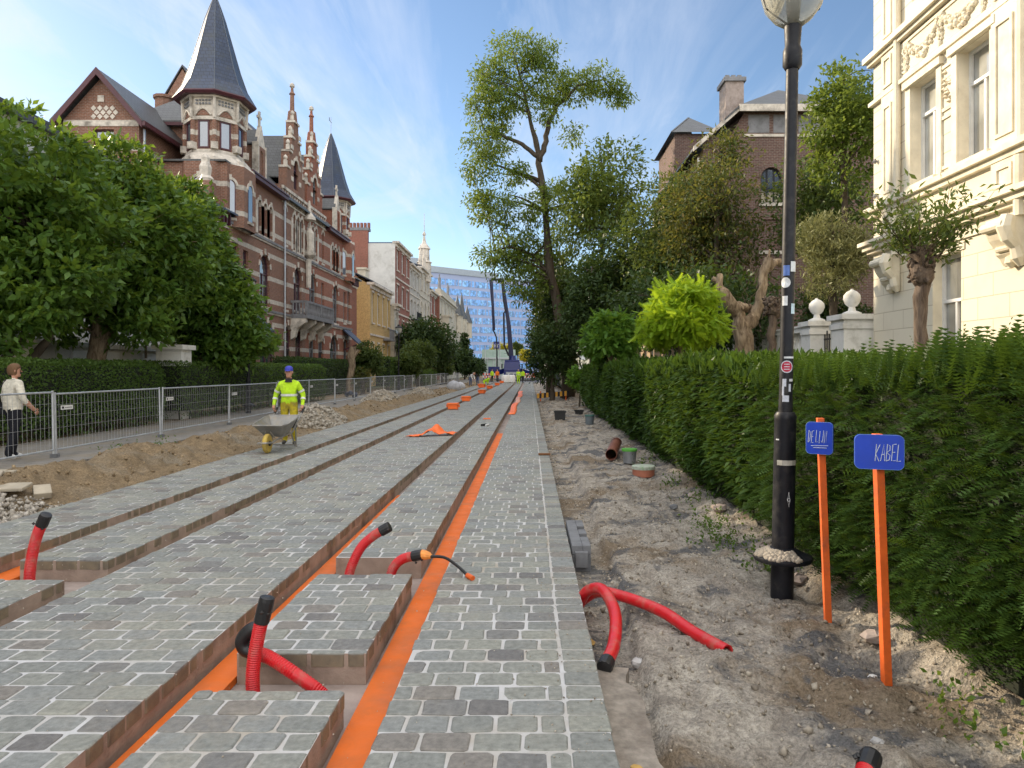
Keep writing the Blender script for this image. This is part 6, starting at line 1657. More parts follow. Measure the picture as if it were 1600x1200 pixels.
# ------------------------------------------------------------------ street lamps
lamp_glass = NT('lamp_glass'); _p = lamp_glass.bsdf((.62, .63, .58), .12, 0, None, .6); lamp_glass.set(_p, 'Transmission Weight', .55); lamp_glass.set(_p, 'IOR', 1.2)
def lamp(label, X, Y, g, big=False):
    E = thing('street_lamp', label, 'street lamp', (X, Y, g))
    z0 = g
    pm = MB()
    lean = .0195 if big else 0.
    P = lambda z: (X + lean * (z - g), Y, z)
    pm.tube([P(z0 - .15), P(z0 + .28)], .09, 20)
    pm.build('base', M['black_paint'], E, smooth=True)
    fl = MB(); fl.lathe([(.1, .0), (.225, .025), (.233, .045), (.228, .06), (.17, .085), (.12, .11), (.095, .13)], P(z0 + .24), 24); fl.build('flange', M['black_paint'], E, smooth=True)
    sl = MB(); sl.tube([P(z0 + .3), P(1.30), P(1.33), P(1.36)], [.088, .085, .088, .07], 20); sl.tube([P(1.36), P(1.5), P(3.0), P(4.13)], [.056, .053, .051, .048], 16)
    sl.tube([P(4.13), P(4.16), P(4.28), P(4.32), P(4.50)], [.055, .075, .075, .06, .07], 16); sl.build('pole', M['black_paint'], E, smooth=True)
    gz_ = 4.48
    gl = MB(); gl.lathe([(.07, .0), (.15, .06), (.22, .15), (.25, .26), (.26, .40), (.24, .46)], P(gz_), 24); gl.build('lamp_glass', lamp_glass.mat, E, smooth='all')
    cp = MB(); cp.lathe([(.27, .455), (.30, .475), (.27, .52), (.2, .58), (.1, .62), (.09, .68), (.03, .7), (.025, .76)], P(gz_), 24); cp.build('cap', M['black_paint'], E, smooth=True)
    bb = MB(); bb.tube([P(gz_ + .02), P(gz_ + .34)], [.04, .055], 10); 
    for s in (-1, 1): bb.tube([P(gz_), (P(gz_)[0] + s * .21, Y, gz_ + .14), (P(gz_)[0] + s * .255, Y, gz_ + .27), (P(gz_)[0] + s * .262, Y, gz_ + .46)], .008, 6)
    bb.build('lamp_holder', M['black_paint'], E)
    return E
L0 = lamp('black cast iron street lamp plastered with stickers in front of the long hedge', 2.04, 5.75, -.10, True)
STM = [mat('sticker_white', (.62, .64, .66), .5, .15, 30), mat('sticker_blue', (.08, .16, .45), .5, .2, 30), mat('sticker_pale_blue', (.45, .58, .66), .5, .2, 30), mat('sticker_pale', (.55, .58, .66), .5, .2, 40), mat('sticker_red', (.42, .015, .05), .5, .2, 30), mat('grey_tape', (.42, .41, .36), .6, .2, 20), M['black_paint']]
st = MB(); XL = lambda z: 2.04 + .0195 * (z + .1)
def flush():
    global st
    st.build('sticker' if st.m[0] != 5 else 'grey_tape', STM, L0); st = MB()
def sticker(z0, z1, a0, a1, r, mi):
    n = 5; k = len(st.v)
    for z in (z0, z1):
        for i in range(n + 1):
            a = math.radians(a0 + (a1 - a0) * i / n); st.v.append((XL(z) + r * math.sin(a), 5.75 - r * math.cos(a), z))
    for i in range(n): st.f.append((k + i, k + i + 1, k + n + 2 + i, k + n + 1 + i)); st.m.append(mi)
    flush()
def disc(zc, ac, rad, r, mi):
    k = len(st.v); n = 16
    st.v.append((XL(zc) + r * math.sin(math.radians(ac)), 5.75 - r * math.cos(math.radians(ac)), zc))
    for j in range(n):
        t_ = 2 * PI * j / n; a = math.radians(ac) + rad * math.cos(t_) / r; st.v.append((XL(zc) + r * math.sin(a), 5.75 - r * math.cos(a), zc + rad * math.sin(t_)))
    for j in range(n): st.f.append((k, k + 1 + j, k + 1 + (j + 1) % n)); st.m.append(mi)
    flush()
rp = .0555
def zpx(y): return HC - (y - VY) * 5.69 / FP
sticker(zpx(424), zpx(408), 0, 62, rp, 0); sticker(zpx(430), zpx(414), -62, -8, rp, 1); disc(zpx(441), -42, .042, rp, 0); sticker(zpx(477), zpx(462), -66, -20, rp, 0); sticker(zpx(490), zpx(474), 10, 55, rp, 2)
disc(zpx(573), -16, .050, rp + .0005, 3); disc(zpx(573), -16, .042, rp + .001, 4); sticker(zpx(560), zpx(557), -40, 50, rp, 0)
for k in range(3): sticker(zpx(569 + 4 * k) - .003, zpx(569 + 4 * k) + .003, -38, 6, rp + .0016, 3)
sticker(zpx(604), zpx(592), -50, -18, rp, 3); sticker(zpx(612), zpx(600), 2, 22, rp, 3); sticker(zpx(628), zpx(618), -48, 6, rp, 3); sticker(zpx(618), zpx(604), -52, -34, rp, 3); sticker(zpx(596), zpx(592), 6, 40, rp, 0)
rs = .0885
sticker(zpx(727), zpx(719), -60, 75, rs, 5); disc(zpx(780), 5, .014, rs, 0); disc(zpx(780), 5, .009, rs + .0006, 6); sticker(zpx(688), zpx(686), -70, -50, rs, 0)
for a, b in ((-4, 5), (14, 5)): pass
st.tube([(XL(zpx(772)) + rs * math.sin(.09), 5.75 - rs * math.cos(.09) - .001, zpx(768)), (XL(zpx(772)) + rs * math.sin(-.02), 5.75 - rs * math.cos(.02) - .001, zpx(781)), (XL(zpx(772)) + rs * math.sin(.09), 5.75 - rs * math.cos(.09) - .001, zpx(791)), (XL(zpx(772)) + rs * math.sin(.2), 5.75 - rs * math.cos(.2) - .001, zpx(781)), (XL(zpx(772)) + rs * math.sin(.09), 5.75 - rs * math.cos(.09) - .001, zpx(768))], .0016, 4, 0)
st.build('graffiti_mark', STM[0], L0)
sd = MB(); n = 330; rr_ = random.Random(8)                # sand lying on the flange
for i in range(n):
    a = rr_.uniform(PI * .66, PI * 1.62); r = rr_.uniform(.10, .21); k = rr_.uniform(.006, .020)
    sd.lathe([(k * 1.5, -.01), (k * 1.1, k * .45), (k * .4, k * .75), (.003, k * .82)], (2.045 + r * math.cos(a), 5.75 + r * math.sin(a), -.10 + .24 + .115 - (r - .10) * .46), 7)
sd.build('sand_cover', mat('dry_sand', (.33, .29, .235), .95, .25, 30, .006, 80), L0, smooth='all')
for lab, px, Y in (('black street lamp behind the fence, nearest to the leafy trees', 388, 26.0), ('black street lamp in front of the yellow house', 623, 55.0), ('black street lamp by the low hedge, next after the yellow house lamp', 697, 85.0), ('small distant street lamp among the last garden trees', 735, 114.0)):
    lamp(lab, fx(px, Y), Y, .12 if Y < 30 else .1)

# ------------------------------------------------------------------ blue boards on orange stakes
def stake_sign(label, foot, top, w, h, zc, yaw, strokes, name='stake_sign'):
    E = thing(name, label, 'sign', foot)
    a, b = Vector(foot), Vector(top); m = MB(); s = .023
    d = Vector((0, 0, 1)); R = Matrix.Rotation(yaw * .6 + .25, 3, 'Z')
    lo = [a + R @ Vector((x, y, -.08)) for x, y in ((-s, -s), (-s, s), (s, s), (s, -s))]; hi = [b + R @ Vector((x, y, 0)) for x, y in ((-s, -s), (-s, s), (s, s), (s, -s))]
    m.hexa(lo + hi); m.build('stake', M['orange_wood'], E, bevel=.003)
    t_ = (zc - a.z) / (b.z - a.z); c = a.lerp(b, t_); Ry = Matrix.Rotation(yaw, 3, 'Z')
    B = lambda u, v, k=0: c + Ry @ Vector((u, -.036 - k, v))
    r = min(w, h) * .16; ring = []
    for cx, cy, a0 in ((w / 2 - r, h / 2 - r, 0), (-w / 2 + r, h / 2 - r, 90), (-w / 2 + r, -h / 2 + r, 180), (w / 2 - r, -h / 2 + r, 270)):
        for k in range(6): an = math.radians(a0 + 18 * k); ring.append((cx + r * math.cos(an), cy + r * math.sin(an)))
    p = MB(); n = len(ring); p.add([B(u, v, .012) for u, v in ring] + [B(u, v, -.012) for u, v in ring], [tuple(range(n)), tuple(range(2 * n - 1, n - 1, -1))] + [(i, (i + 1) % n, n + (i + 1) % n, n + i) for i in range(n)])
    bo = p.build('board', M['blue_board'], E)
    l = MB()
    for sk in strokes: l.tube([B(u, v, .0135) for u, v in sk], .0021, 5)
    l.build('lettering', M['chalk'], bo)
    k_ = MB()
    e0 = [B(u * .995, v * .995, .0125) for u, v in ring]
    k_.tube(e0 + [e0[0]], .0011, 4); k_.build('worn_edge', mat('worn_edge_paint', (.16, .30, .62), .6, .3, 60), bo)
    return E
def letters(txt, x, y, w, h, gap, skew=.08):
    G = {'K': [[(0, 0), (0, 1)], [(.9, 1), (0, .42), (.95, 0)]], 'A': [[(0, 0), (.5, 1), (1, 0)], [(.2, .38), (.8, .38)]], 'B': [[(0, 0), (0, 1), (.7, .9), (.75, .65), (0, .5), (.85, .35), (.8, .08), (0, 0)]],
         'E': [[(.9, 1), (0, .96), (0, 0), (.95, .02)], [(0, .5), (.7, .52)]], 'L': [[(0, 1), (0, 0), (.9, .03)]], 'D': [[(0, 0), (0, 1), (.7, .85), (.9, .5), (.65, .12), (0, 0)]], 'I': [[(.2, 0), (.2, 1)]], 'J': [[(.8, 1), (.8, .2), (.5, 0), (.1, .15)]], 'N': [[(0, 0), (0, 1), (.85, 0), (.85, 1)]]}
    out = []; rr_ = random.Random(len(txt))
    for ch in txt:
        if ch == ' ': x += w * .6; continue
        ww = w * (.45 if ch == 'I' else 1); dy = rr_.uniform(-.006, .006)
        for s in G[ch]: out.append([(x + u * ww + v * h * skew, y + dy + v * h) for u, v in s])
        x += ww + gap
    return out
stake_sign('blue board on an orange stake with chalk word KABEL, nearest the viewer', (2.05, 4.08, -.06), (1.985, 4.06, 1.335), .255, .195, 1.235, math.radians(-18), letters('KABEL', -.022, -.052, .021, .095, .007))
stake_sign('smaller blue board on an orange stake with chalk words DE LIJN', (2.12, 5.05, -.06), (2.055, 5.03, 1.36), .18, .225, 1.22, math.radians(-36), letters('DE LIJN', -.075, -.03, .014, .085, .0075) + [[(-.055, -.055), (.06, -.05)], [(-.04, -.068), (.05, -.066)]])

# ------------------------------------------------------------------ conduits, drums, crates and other site things
def conduit(label, pts, r, cap=True, ribs=True, open_end=False, capsize=.1, name='conduit_pipe'):
    E = thing(name, label, 'conduit', pts[0])
    L = sum((Vector(b) - Vector(a)).length for a, b in zip(pts, pts[1:]))
    q = cpath(pts, int(L / .006) if ribs else 40); m = MB()
    m.tube(q, [r * (1 + (.055 if (i // 1) % 2 else -.045)) if ribs else r for i in range(len(q))], 16, caps=not open_end)
    if open_end:
        d = (q[-1] - q[-2]).normalized(); m.tube([q[-1], q[-1] - d * .12], [r * .78, r * .78], 16, caps=False); m.tube([q[-1] + d * .002, q[-1] - d * .001], [r, r * .78], 16, caps=False)
        m.build('pipe', M['red_pipe'], E, smooth=True)
    else: m.build('pipe', M['red_pipe'], E, smooth=True)
    if cap:
        d = (q[-1] - q[-6]).normalized(); c = MB(); e = q[-1]
        c.tube([e - d * capsize * .6, e - d * capsize * .55, e + d * capsize * .2, e + d * capsize * .32, e + d * capsize * .36], [r * 1.1, r * 1.16, r * 1.16, r * 1.08, r * .5], 12)
        for k in range(5): c.lathe([(.002, -.012), (r * .35, 0), (.002, .012)], e - d * capsize * .2 + Vector(RNG.normal(size=3)) * r * .75, 5)
        c.build('black_tape_cap', M['black_plastic'], E)
    return E
conduit('red corrugated conduit standing in the cross slot of the farther track, black taped end', [(-4.27, 6.05, -.19), (-4.25, 6.05, .05), (-4.2, 6.05, .28), (-4.12, 6.03, .44)], .042, capsize=.12)
conduit('red corrugated conduit standing upright in the nearest cross slot, black taped end', [(-1.555, 4.0, -.19), (-1.56, 4.0, .0), (-1.53, 4.0, .2), (-1.49, 4.0, .37)], .037, capsize=.16)
conduit('red corrugated conduit leaning across the nearest cross slot', [(-1.60, 4.12, .06), (-1.50, 4.08, .05), (-1.36, 4.05, -.02), (-1.19, 4.03, -.13), (-1.14, 4.02, -.19)], .037, cap=False)
c = MB(); c.tube(cpath([(-1.60, 4.12, .06), (-1.655, 4.13, .08), (-1.67, 4.13, .13), (-1.62, 4.13, .19), (-1.56, 4.14, .2)], 20), .042, 10); tag(c.build('elbow_pipe', M['black_plastic'], None, smooth=True), 'black bent rubber elbow behind the upright red conduit', 'pipe elbow')
conduit('red conduit curving up out of the second cross slot, black taped tip', [(-1.555, 6.15, -.19), (-1.56, 6.15, -.05), (-1.47, 6.15, .15), (-1.36, 6.15, .26), (-1.24, 6.15, .33)], .04, capsize=.1)
C5 = conduit('red conduit with orange taped end and a black cable from the second cross slot', [(-1.22, 6.15, -.19), (-1.19, 6.15, -.03), (-1.10, 6.12, .07), (-.95, 6.08, .115)], .04, capsize=.1)
c = MB(); c.tube([(-.93, 6.08, .117), (-.90, 6.07, .12), (-.86, 6.06, .115), (-.84, 6.05, .11)], [.045, .042, .03, .018], 10); c.build('orange_tape', mat('orange_tape', (.8, .3, .06), .5, .2, 20), C5)
c = MB(); c.tube(cpath([(-.85, 6.05, .112), (-.72, 6.0, .115), (-.6, 5.9, .07), (-.5, 5.78, .02)], 24), .013, 8); c.tube([(-.51, 5.79, .026), (-.46, 5.73, .018)], .022, 8, 1); c.build('black_cable', [M['black_plastic'], M['orange_wood']], C5)
conduit('short red conduit hooked down beside the paving edge, black taped end', [(.36, 5.5, -.16), (.43, 5.38, .02), (.53, 5.2, .09), (.585, 4.9, .03), (.54, 4.55, -.05), (.455, 4.3, -.09)], .042, ribs=False, capsize=.1)
conduit('long red conduit lying across the sand with an open end', [(.38, 5.62, -.15), (.52, 5.5, -.02), (.72, 5.38, -.02), (.95, 5.1, -.035), (1.1, 4.8, -.07), (1.245, 4.48, -.075)], .042, cap=False, ribs=False, open_end=True)
conduit('red conduit stub with black cap lying in the sand nearest the viewer', [(1.26, 2.80, -.12), (1.36, 2.93, -.03), (1.46, 3.05, .025)], .04, capsize=.1)
# slot rails lined in orange
for lab, x0, x1, ye in (('orange rubber strip lining the groove beside the wide walkable paving', -.979, -.721, 20.7), ('orange rubber strip in the groove left of the rail block with cross slots', -1.989, -1.771, 10.5)):
    m = MB(); m.box(x0 + .03, x1 - .002, 1.5, ye, -.194, -.15); tag(m.build('rubber_strip', M['orange']), lab, 'rubber strip')
m = MB(); m.box(-4.819, -4.58, 3.2, 7.2, -.194, -.15); tag(m.build('rubber_strip', M['orange']), 'orange rubber strip in the far track groove by the standing conduit', 'rubber strip')
# gully block, rusty plank
E = thing('gully_block', 'dark grey concrete gully block notched at one side by the paving edge', 'kerb block', (.5, 7.2, -.2))
m = MB(); m.box(.40, .58, 6.75, 7.9, -.22, -.06); m.box(.40, .50, 6.75, 7.9, -.059, .03); 
for y0, y1 in ((6.75, 7.12), (7.25, 7.45), (7.6, 7.9)): m.box(.501, .58, y0, y1, -.059, .03)
m.box(.43, .55, 6.70, 6.749, -.17, -.02); m.build('block', M['concrete_grey'], E, bevel=.006)
m = MB(); m.obox((.29, 14.2, .02), (.24, .13, .03)); tag(m.build('rusty_plate', mat('rust', (.17, .075, .03), .9, .3, 14), None, bevel=.003), 'small rust brown plate lying on the paving edge', 'plate')
# brown pipe, bucket, lid, boxes
E = thing('clay_pipe', 'reddish brown plastic drain pipe lying on the sand near the bucket', 'pipe', (1.62, 14.0, -.1)); m = MB(); brown = mat('brown_pipe', (.21, .075, .045), .45, .15, 6)
a, b = Vector((1.60, 14.0, .03)), Vector((1.93, 15.9, .06)); m.tube([a, b], .115, 20, caps=False); m.tube([a, b], .105, 20, caps=False); m.tube([a, a + (b - a) * .0005], [.115, .105], 20, caps=False); m.tube([b, b - (b - a) * .09], .13, 20, caps=False); m.build('pipe', brown, E, smooth=True)
def bucket(label, c, r, h, body, lidm, name='bucket'):
    E = thing(name, label, name.replace('_', ' '), c); m = MB(); m.lathe([(r * .85, 0), (r, h), (r * .94, h), (r * .8, .02), (.001, .02)], c, 18); m.build('body', body, E, smooth=True)
    k = MB(); k.lathe([(r * .97, h - .03), (r * 1.08, h - .03), (r * 1.08, h + .012), (r * .97, h + .012)], c, 18); k.build('rim', lidm, E, smooth=True)
    return E
bucket('grey bucket with a bright green rim next to the brown pipe', (1.92, 13.7, -.09), .14, .26, M['zinc'], M['weed_rim'] if 'weed_rim' in M else mat('green_plastic', (.12, .42, .06), .5))
bucket('grey plastic drain stub by the hedge, beyond the bucket', (1.95, 23.2, -.08), .15, .3, mat('grey_plastic', (.14, .17, .19), .5), mat('teal_rim', (.06, .16, .14), .5), 'drain_stub')
E = thing('drain_cover', 'round manhole ring with pale green top and reddish side', 'drain cover', (1.95, 12.2, -.1)); m = MB(); m.lathe([(.19, -.06), (.19, .06)], (1.95, 12.2, -.06), 22, 0); m.lathe([(.2, .061), (.2, .11), (.19, .12), (.001, .125)], (1.95, 12.2, -.06), 22, 1); m.build('ring', [mat('terracotta', (.42, .15, .09), .7), mat('pale_green_top', (.42, .46, .38), .6, .3, 12, dirt=(.12, .3, .1), dscale=8)], E, smooth=True)
def crate(label, c, w, d, h, m_, name='crate', yaw=0.):
    E = thing(name, label, name.replace('_', ' '), c); m = MB(); R = Matrix.Rotation(yaw, 3, 'Z'); V = lambda x, y, z: Vector(c) + R @ Vector((x, y, z))
    t = .025; fl = 1.1
    for s in (-1, 1):
        m.hexa([V(s * w / 2, -d / 2, 0), V(s * w / 2, d / 2, 0), V(s * (w / 2 - t), d / 2 - t, 0), V(s * (w / 2 - t), -d / 2 + t, 0), V(s * w / 2 * fl, -d / 2, h), V(s * w / 2 * fl, d / 2, h), V(s * (w / 2 * fl - t), d / 2 - t, h), V(s * (w / 2 * fl - t), -d / 2 + t, h)])
        m.hexa([V(-w / 2 + .001, s * d / 2, 0), V(w / 2 - .001, s * d / 2, 0), V(w / 2 - .001, s * (d / 2 - t), 0), V(-w / 2 + .001, s * (d / 2 - t), 0), V(-w / 2 * fl + .001, s * d / 2, h), V(w / 2 * fl - .001, s * d / 2, h), V(w / 2 * fl - .001, s * (d / 2 - t), h), V(-w / 2 * fl + .001, s * (d / 2 - t), h)])
    m.obox(V(0, 0, .02), (w - .06, d - .06, .03), R)
    m.build('body', m_, E)
    k = MB()
    for s in (-1, 1): k.obox(V(0, s * d / 2, h - .03), (w * fl + .05, .05, .05), R); k.obox(V(s * w * fl / 2, 0, h - .031), (.05, d, .048), R)
    k.build('rim', m_, E); return E
crate('black plastic drain pot standing in the middle of the sandy path', (1.09, 25.8, -.12), .36, .36, .34, M['black_plastic'], 'drain_pot')
crate('small black drain pot half buried beside the far hedge foot', (2.0, 29, -.1), .3, .3, .17, M['black_plastic'], 'drain_pot')
E = thing('barrier_bar', 'yellow and black striped barrier bar lying across the path', 'barrier bar', (1.3, 42, 0)); m = MB()
for k in range(14): m.hexa([(.42 + .135 * k, 42, .02 + .012 * k), (.555 + .135 * k, 42, .032 + .012 * k), (.555 + .135 * k, 42.05, .032 + .012 * k), (.42 + .135 * k, 42.05, .02 + .012 * k), (.42 + .135 * k, 42, .30 + .012 * k), (.555 + .135 * k, 42, .312 + .012 * k), (.555 + .135 * k, 42.05, .312 + .012 * k), (.42 + .135 * k, 42.05, .30 + .012 * k)], k % 2)
m.build('board', [mat('barrier_yellow', (.62, .30, .02), .5), M['black_paint']], E)
for x in (.6, 2.1):
    m = MB(); m.box(x, x + .06, 42.06, 42.11, -.15, .45); m.build('post', M['orange_wood'], E)
names_ = ['nearest single orange plastic crate on the middle paving strip', 'second orange plastic crate, past the nearest one', 'lower orange crate of the stacked pair on the paving', 'upper orange crate of the stacked pair on the paving', 'orange crate just past the stacked pair', 'orange crate nearer the far workers, last but one', 'farthest orange crate before the white bulk bags']
spots = [(708, 30.5, 0), (728, 38.5, 0), (753, 51, 0), (753, 51, .42), (765, 64, 0), (777, 78, 0), (784, 92, 0)]
def flat_crate(label, c, yaw):
    E = thing('orange_crate', label, 'crate', c, 'orange crates on the paving'); m = MB(); R = Matrix.Rotation(yaw, 3, 'Z'); V = lambda x, y, z: Vector(c) + R @ Vector((x, y, z))
    m.obox(V(0, 0, .11), (.42, .30, .2), R); m.build('body', M['orange_bright'], E, bevel=.015)
    k = MB(); k.obox(V(0, 0, .25), (.50, .36, .07), R); k.build('lid', M['orange_bright'], E, bevel=.01)
    k = MB()
    for s in (-1, 1): k.obox(V(s * .255, 0, .15), (.06, .14, .10), R)
    k.obox(V(0, -.16, .06), (.3, .03, .05), R); k.build('handle', M['orange_bright'], E)
for lab, (px, Y, z) in zip(names_, spots): flat_crate(lab, (fx(px, Y), Y, z), RNG.uniform(-.3, .3))
# crumpled orange sheet
us, vs_ = np.linspace(0, 1, 26), np.linspace(0, 1, 12); U_, V_ = np.meshgrid(us, vs_)
X_ = -3.15 + 1.15 * U_ + .1 * V_; Y_ = 18.0 + .55 * V_ * (.5 + .6 * np.sin(PI * U_)) + .25 * U_ - .2 * np.sin(U_ * 5) * .4; Z_ = .012 + .20 * np.exp(-((U_ - .52) / .16) ** 2) * (.4 + .6 * V_) + .05 * np.abs(np.sin(U_ * 9 + V_ * 3)) * sstep(.25, .4, U_) + .03 * RNG.random(U_.shape)
i = (np.arange(11)[:, None] * 26 + np.arange(25)[None, :]); F_ = np.stack([i, i + 1, i + 27, i + 26], -1).reshape(-1, 4)
o = np_obj('orange_sheet', np.stack([X_.ravel(), Y_.ravel(), Z_.ravel()], 1), F_, M['orange_bright'], smooth=True); sl = o.modifiers.new('thick', 'SOLIDIFY'); sl.thickness = .008; tag(o, 'crumpled orange rubber sheet lying on the middle paving strip', 'rubber sheet')
def mat_strip(label, x0, y0, x1, y1, w, m_):
    n = 14; U_, S_ = np.meshgrid(np.linspace(0, 1, n), np.linspace(-.5, .5, 4)); X_ = x0 + (x1 - x0) * U_ + S_ * w + .03 * np.sin(U_ * 7); Y_ = y0 + (y1 - y0) * U_; Z_ = .015 + .02 * np.abs(np.sin(U_ * 5))
    i = (np.arange(3)[:, None] * n + np.arange(n - 1)[None, :]); F_ = np.stack([i, i + 1, i + n + 1, i + n], -1).reshape(-1, 4)
    o = np_obj('rubber_mat', np.stack([X_.ravel(), Y_.ravel(), Z_.ravel()], 1), F_, m_); q = o.modifiers.new('thick', 'SOLIDIFY'); q.thickness = .01; tag(o, label, 'rubber mat')
mat_strip('orange rubber mat nearest along the groove, curled on the paving', fx(799, 27), 27.0, fx(806, 36), 36, .26, M['orange_bright'])
mat_strip('faded pinkish rubber mat between two orange ones on the paving', fx(808, 36.6), 36.6, fx(811, 44), 44, .26, M['pink'])
mat_strip('farther orange rubber mat just past the pinkish one', fx(812, 44.6), 44.6, fx(814, 56), 56, .3, M['orange_bright'])
m = MB(); m.obox((fx(761, 24.5), 24.5, .02), (.25, .1, .04)); tag(m.build('rubber_scrap', M['orange_bright'], None, bevel=.01), 'small orange rubber scrap on the rail block', 'scrap')
E = thing('pipe_offcut', 'small black and white pipe offcuts on the rail block', 'pipe offcut', (fx(758, 21.5), 21.5, .03)); q = E.location; m = MB(); m.tube([(q.x - .1, q.y - .1, .04), (q.x + .02, q.y + .12, .04)], .035, 10, 1); m.tube([(q.x + .03, q.y - .08, .035), (q.x + .1, q.y + .1, .035)], .03, 10, 0); m.build('tube', [M['white_paint'], M['black_plastic']], E, smooth=True)
# bulk bags, sacks
for lab, px, Y in (('white woven bulk bag before the blue truck, beside its twin', 790, 93), ('second white woven bulk bag, closer to the standing workers', 799, 93.4)):
    x = fx(px, Y); E = thing('bulk_bag', lab, 'bulk bag', (x, Y, 0), 'white bulk bags'); m = MB(); m.lathe([(.45, 0), (.56, .1), (.58, .5), (.54, .95), (.5, 1.02), (.2, 1.05), (.01, 1.0)], (x, Y, .0), 8, 0, PI / 8); m.build('bag', M['white_paint'], E, smooth=True)
    k = MB()
    for s in (-1, 1): k.tube([(x + s * .35, Y - .3, .95), (x + s * .3, Y, 1.25), (x + s * .35, Y + .3, .95)], .02, 6)
    k.build('loop', M['white_paint'], E)
for lab, px, Y, s in (('pale sack bulging on the left paving edge, nearest the far workers', 709, 62, 1.), ('small grey sack slumped behind the pale sack', 719, 66, .75)):
    x = fx(px, Y); m = MB(); m.lathe([(.5 * s, -.1), (.62 * s, .15 * s), (.5 * s, .5 * s), (.3 * s, .68 * s), (.12 * s, .74 * s), (.02, .8 * s)], (x, Y, .0), 11, 0, .2, 1.1, .8); tag(m.build('sack', mat('pale_sack' + lab[:4], (.42, .43, .46), .8, .2, 4), None, smooth=True), lab, 'sack')
m = MB(); m.tube(cpath([(fx(541, 40), 40, .3), (fx(548, 39.4), 39.4, .42), (fx(556, 39.6), 39.6, .3), (fx(552, 40), 40, .16)], 20), [.1 + .05 * math.sin(i * 1.3) for i in range(19)], 8); tag(m.build('crumpled_tarp', mat('dark_blue_tarp', (.03, .04, .07), .5, .2, 9), None, smooth='all'), 'crumpled dark tarp lying by the fence foot', 'tarp')
# loose slabs and stones
rr_ = random.Random(21)
for lab, c, s, y_, tl in (('flat pale paving slab lying askew nearest the gravel', (-7.15, 9.25, .12), (.42, .5, .05), .5, .1), ('long pale slab end sticking out at the picture edge', (-7.35, 9.75, .16), (.6, .42, .05), .3, -.06), ('thin slab half buried in the soil bank', (-6.75, 9.15, .10), (.5, .3, .045), .2, .12), ('upright grey sett tilted against the soil beside the slabs', (-6.42, 9.35, .16), (.2, .2, .10), .7, .5)):
    c = (c[0], c[1], float(gz(c[0], c[1])) + s[2] * .4 + .02)
    m = MB(); m.obox(c, s, Matrix.Rotation(y_, 3, 'Z') @ Matrix.Rotation(tl, 3, 'X')); tag(m.build('loose_slab', M['tan_slab'], None, bevel=.012), lab, 'slab')
def rock(c, r, seed):
    q = random.Random(seed); m = MB(); n = 7; pr = [(.02, -.6), (.7, -.35), (1, .0), (.75, .4), (.02, .6)]
    m.lathe([(a * r, z * r) for a, z in pr], c, n); m.v = [(c[0] + (x - c[0]) * q.uniform(.75, 1.3), c[1] + (y - c[1]) * q.uniform(.75, 1.3), c[2] + (z - c[2]) * q.uniform(.8, 1.2)) for x, y, z in m.v]; return m
gst = mat('pale_grey_stone', (.42, .41, .40), .85, .2, 12, .003, 60); ost = mat('ochre_stone', (.48, .30, .09), .85, .25, 14, .003, 60)
for lab, px, py, Y, r, m_ in (('pale grey stone lying between the stakes and the red stub', 1370, 1146, 3.38, .030, gst), ('flat grey stone between the two bent red conduits', 998, 1016, 4.55, .055, gst), ('yellow ochre clod beside the near paving edge', 994, 1180, 3.2, .034, ost), ('ochre clod against the slab under the hooked conduit', 917, 968, 4.95, .06, ost), ('dark grey cobble in the middle of the sandy path', 1052, 797, 9.2, .06, M['concrete_grey']), ('white crumpled scrap at the foot of the KABEL stake', 1363, 1046, 4.2, .03, M['white_paint'])):
    X, Y2, Z = at(px, py, Y); z = float(gz(X, Y)); z = max(z, -.112) if X < .62 and Y < 4.3 else z; tag(rock((X, Y, z + r * .3), r, int(px)).build('loose_stone', m_, None), lab, 'stone')
for k, (x, y, r) in enumerate(((2.3, 7.0, .09), (2.32, 8.7, .10), (2.3, 9.9, .09), (2.34, 6.2, .09), (2.28, 4.7, .075))):
    tag(rock((x, y, float(gz(x, y)) + .04), r, 90 + k).build('edging_stone', M['concrete'], None), ('rough edging stone under the hedge just past the lamp', 'rough edging stone under the hedge, by the weeds beyond the lamp', 'rough edging stone at the hedge foot, farthest of its row', 'rough edging stone right behind the lamp base', 'rough edging stone behind the farther stake')[k], 'stone', 'edging stones along the hedge foot')
def rubble(name, n, xs, ys, smin, smax, m_, mound=None, lift=.3):
    x = RNG.uniform(*xs, n); y = RNG.uniform(*ys, n)
    if mound is not None: x, y, z = mound(n)
    else: z = gz(x, y)
    ico = np.array([(1, 0, 0), (-1, 0, 0), (0, 1, 0), (0, -1, 0), (0, 0, .8), (0, 0, -.8), (.62, .62, .3), (-.6, .6, -.3)]); f = np.array([(0, 6, 4), (6, 2, 4), (2, 1, 4), (1, 3, 4), (3, 0, 4), (2, 0, 5), (1, 2, 5), (3, 1, 5), (0, 3, 5), (0, 2, 6)])
    s = smin + (smax - smin) * RNG.random(n) ** 3
    V, F = scatter(ico, f, np.stack([x, y, z + s * lift], 1), RNG.normal(size=(n, 3)), s)
    V = V + RNG.normal(size=V.shape) * np.repeat(s, 8)[:, None] * .22
    tag(np_obj(name, V, F, m_, rnd=np.repeat(RNG.random(n), 8)), kind='stuff')
def rndmat(name, a, b, rough=.9):
    t = NT(name); r = t.n('ShaderNodeAttribute', attribute_name='rnd').outputs['Fac']; p = t.obj(); k = t.maprange(t.noise(p, 40., 3), .3, .7, .8, 1.2)
    c = t.mix(1., t.mix(r, a, b), t.n('ShaderNodeCombineColor', {0: k, 1: k, 2: k}).outputs[0], 'MULTIPLY'); t.bsdf(c, rough, 0, None, .2); return t.mat
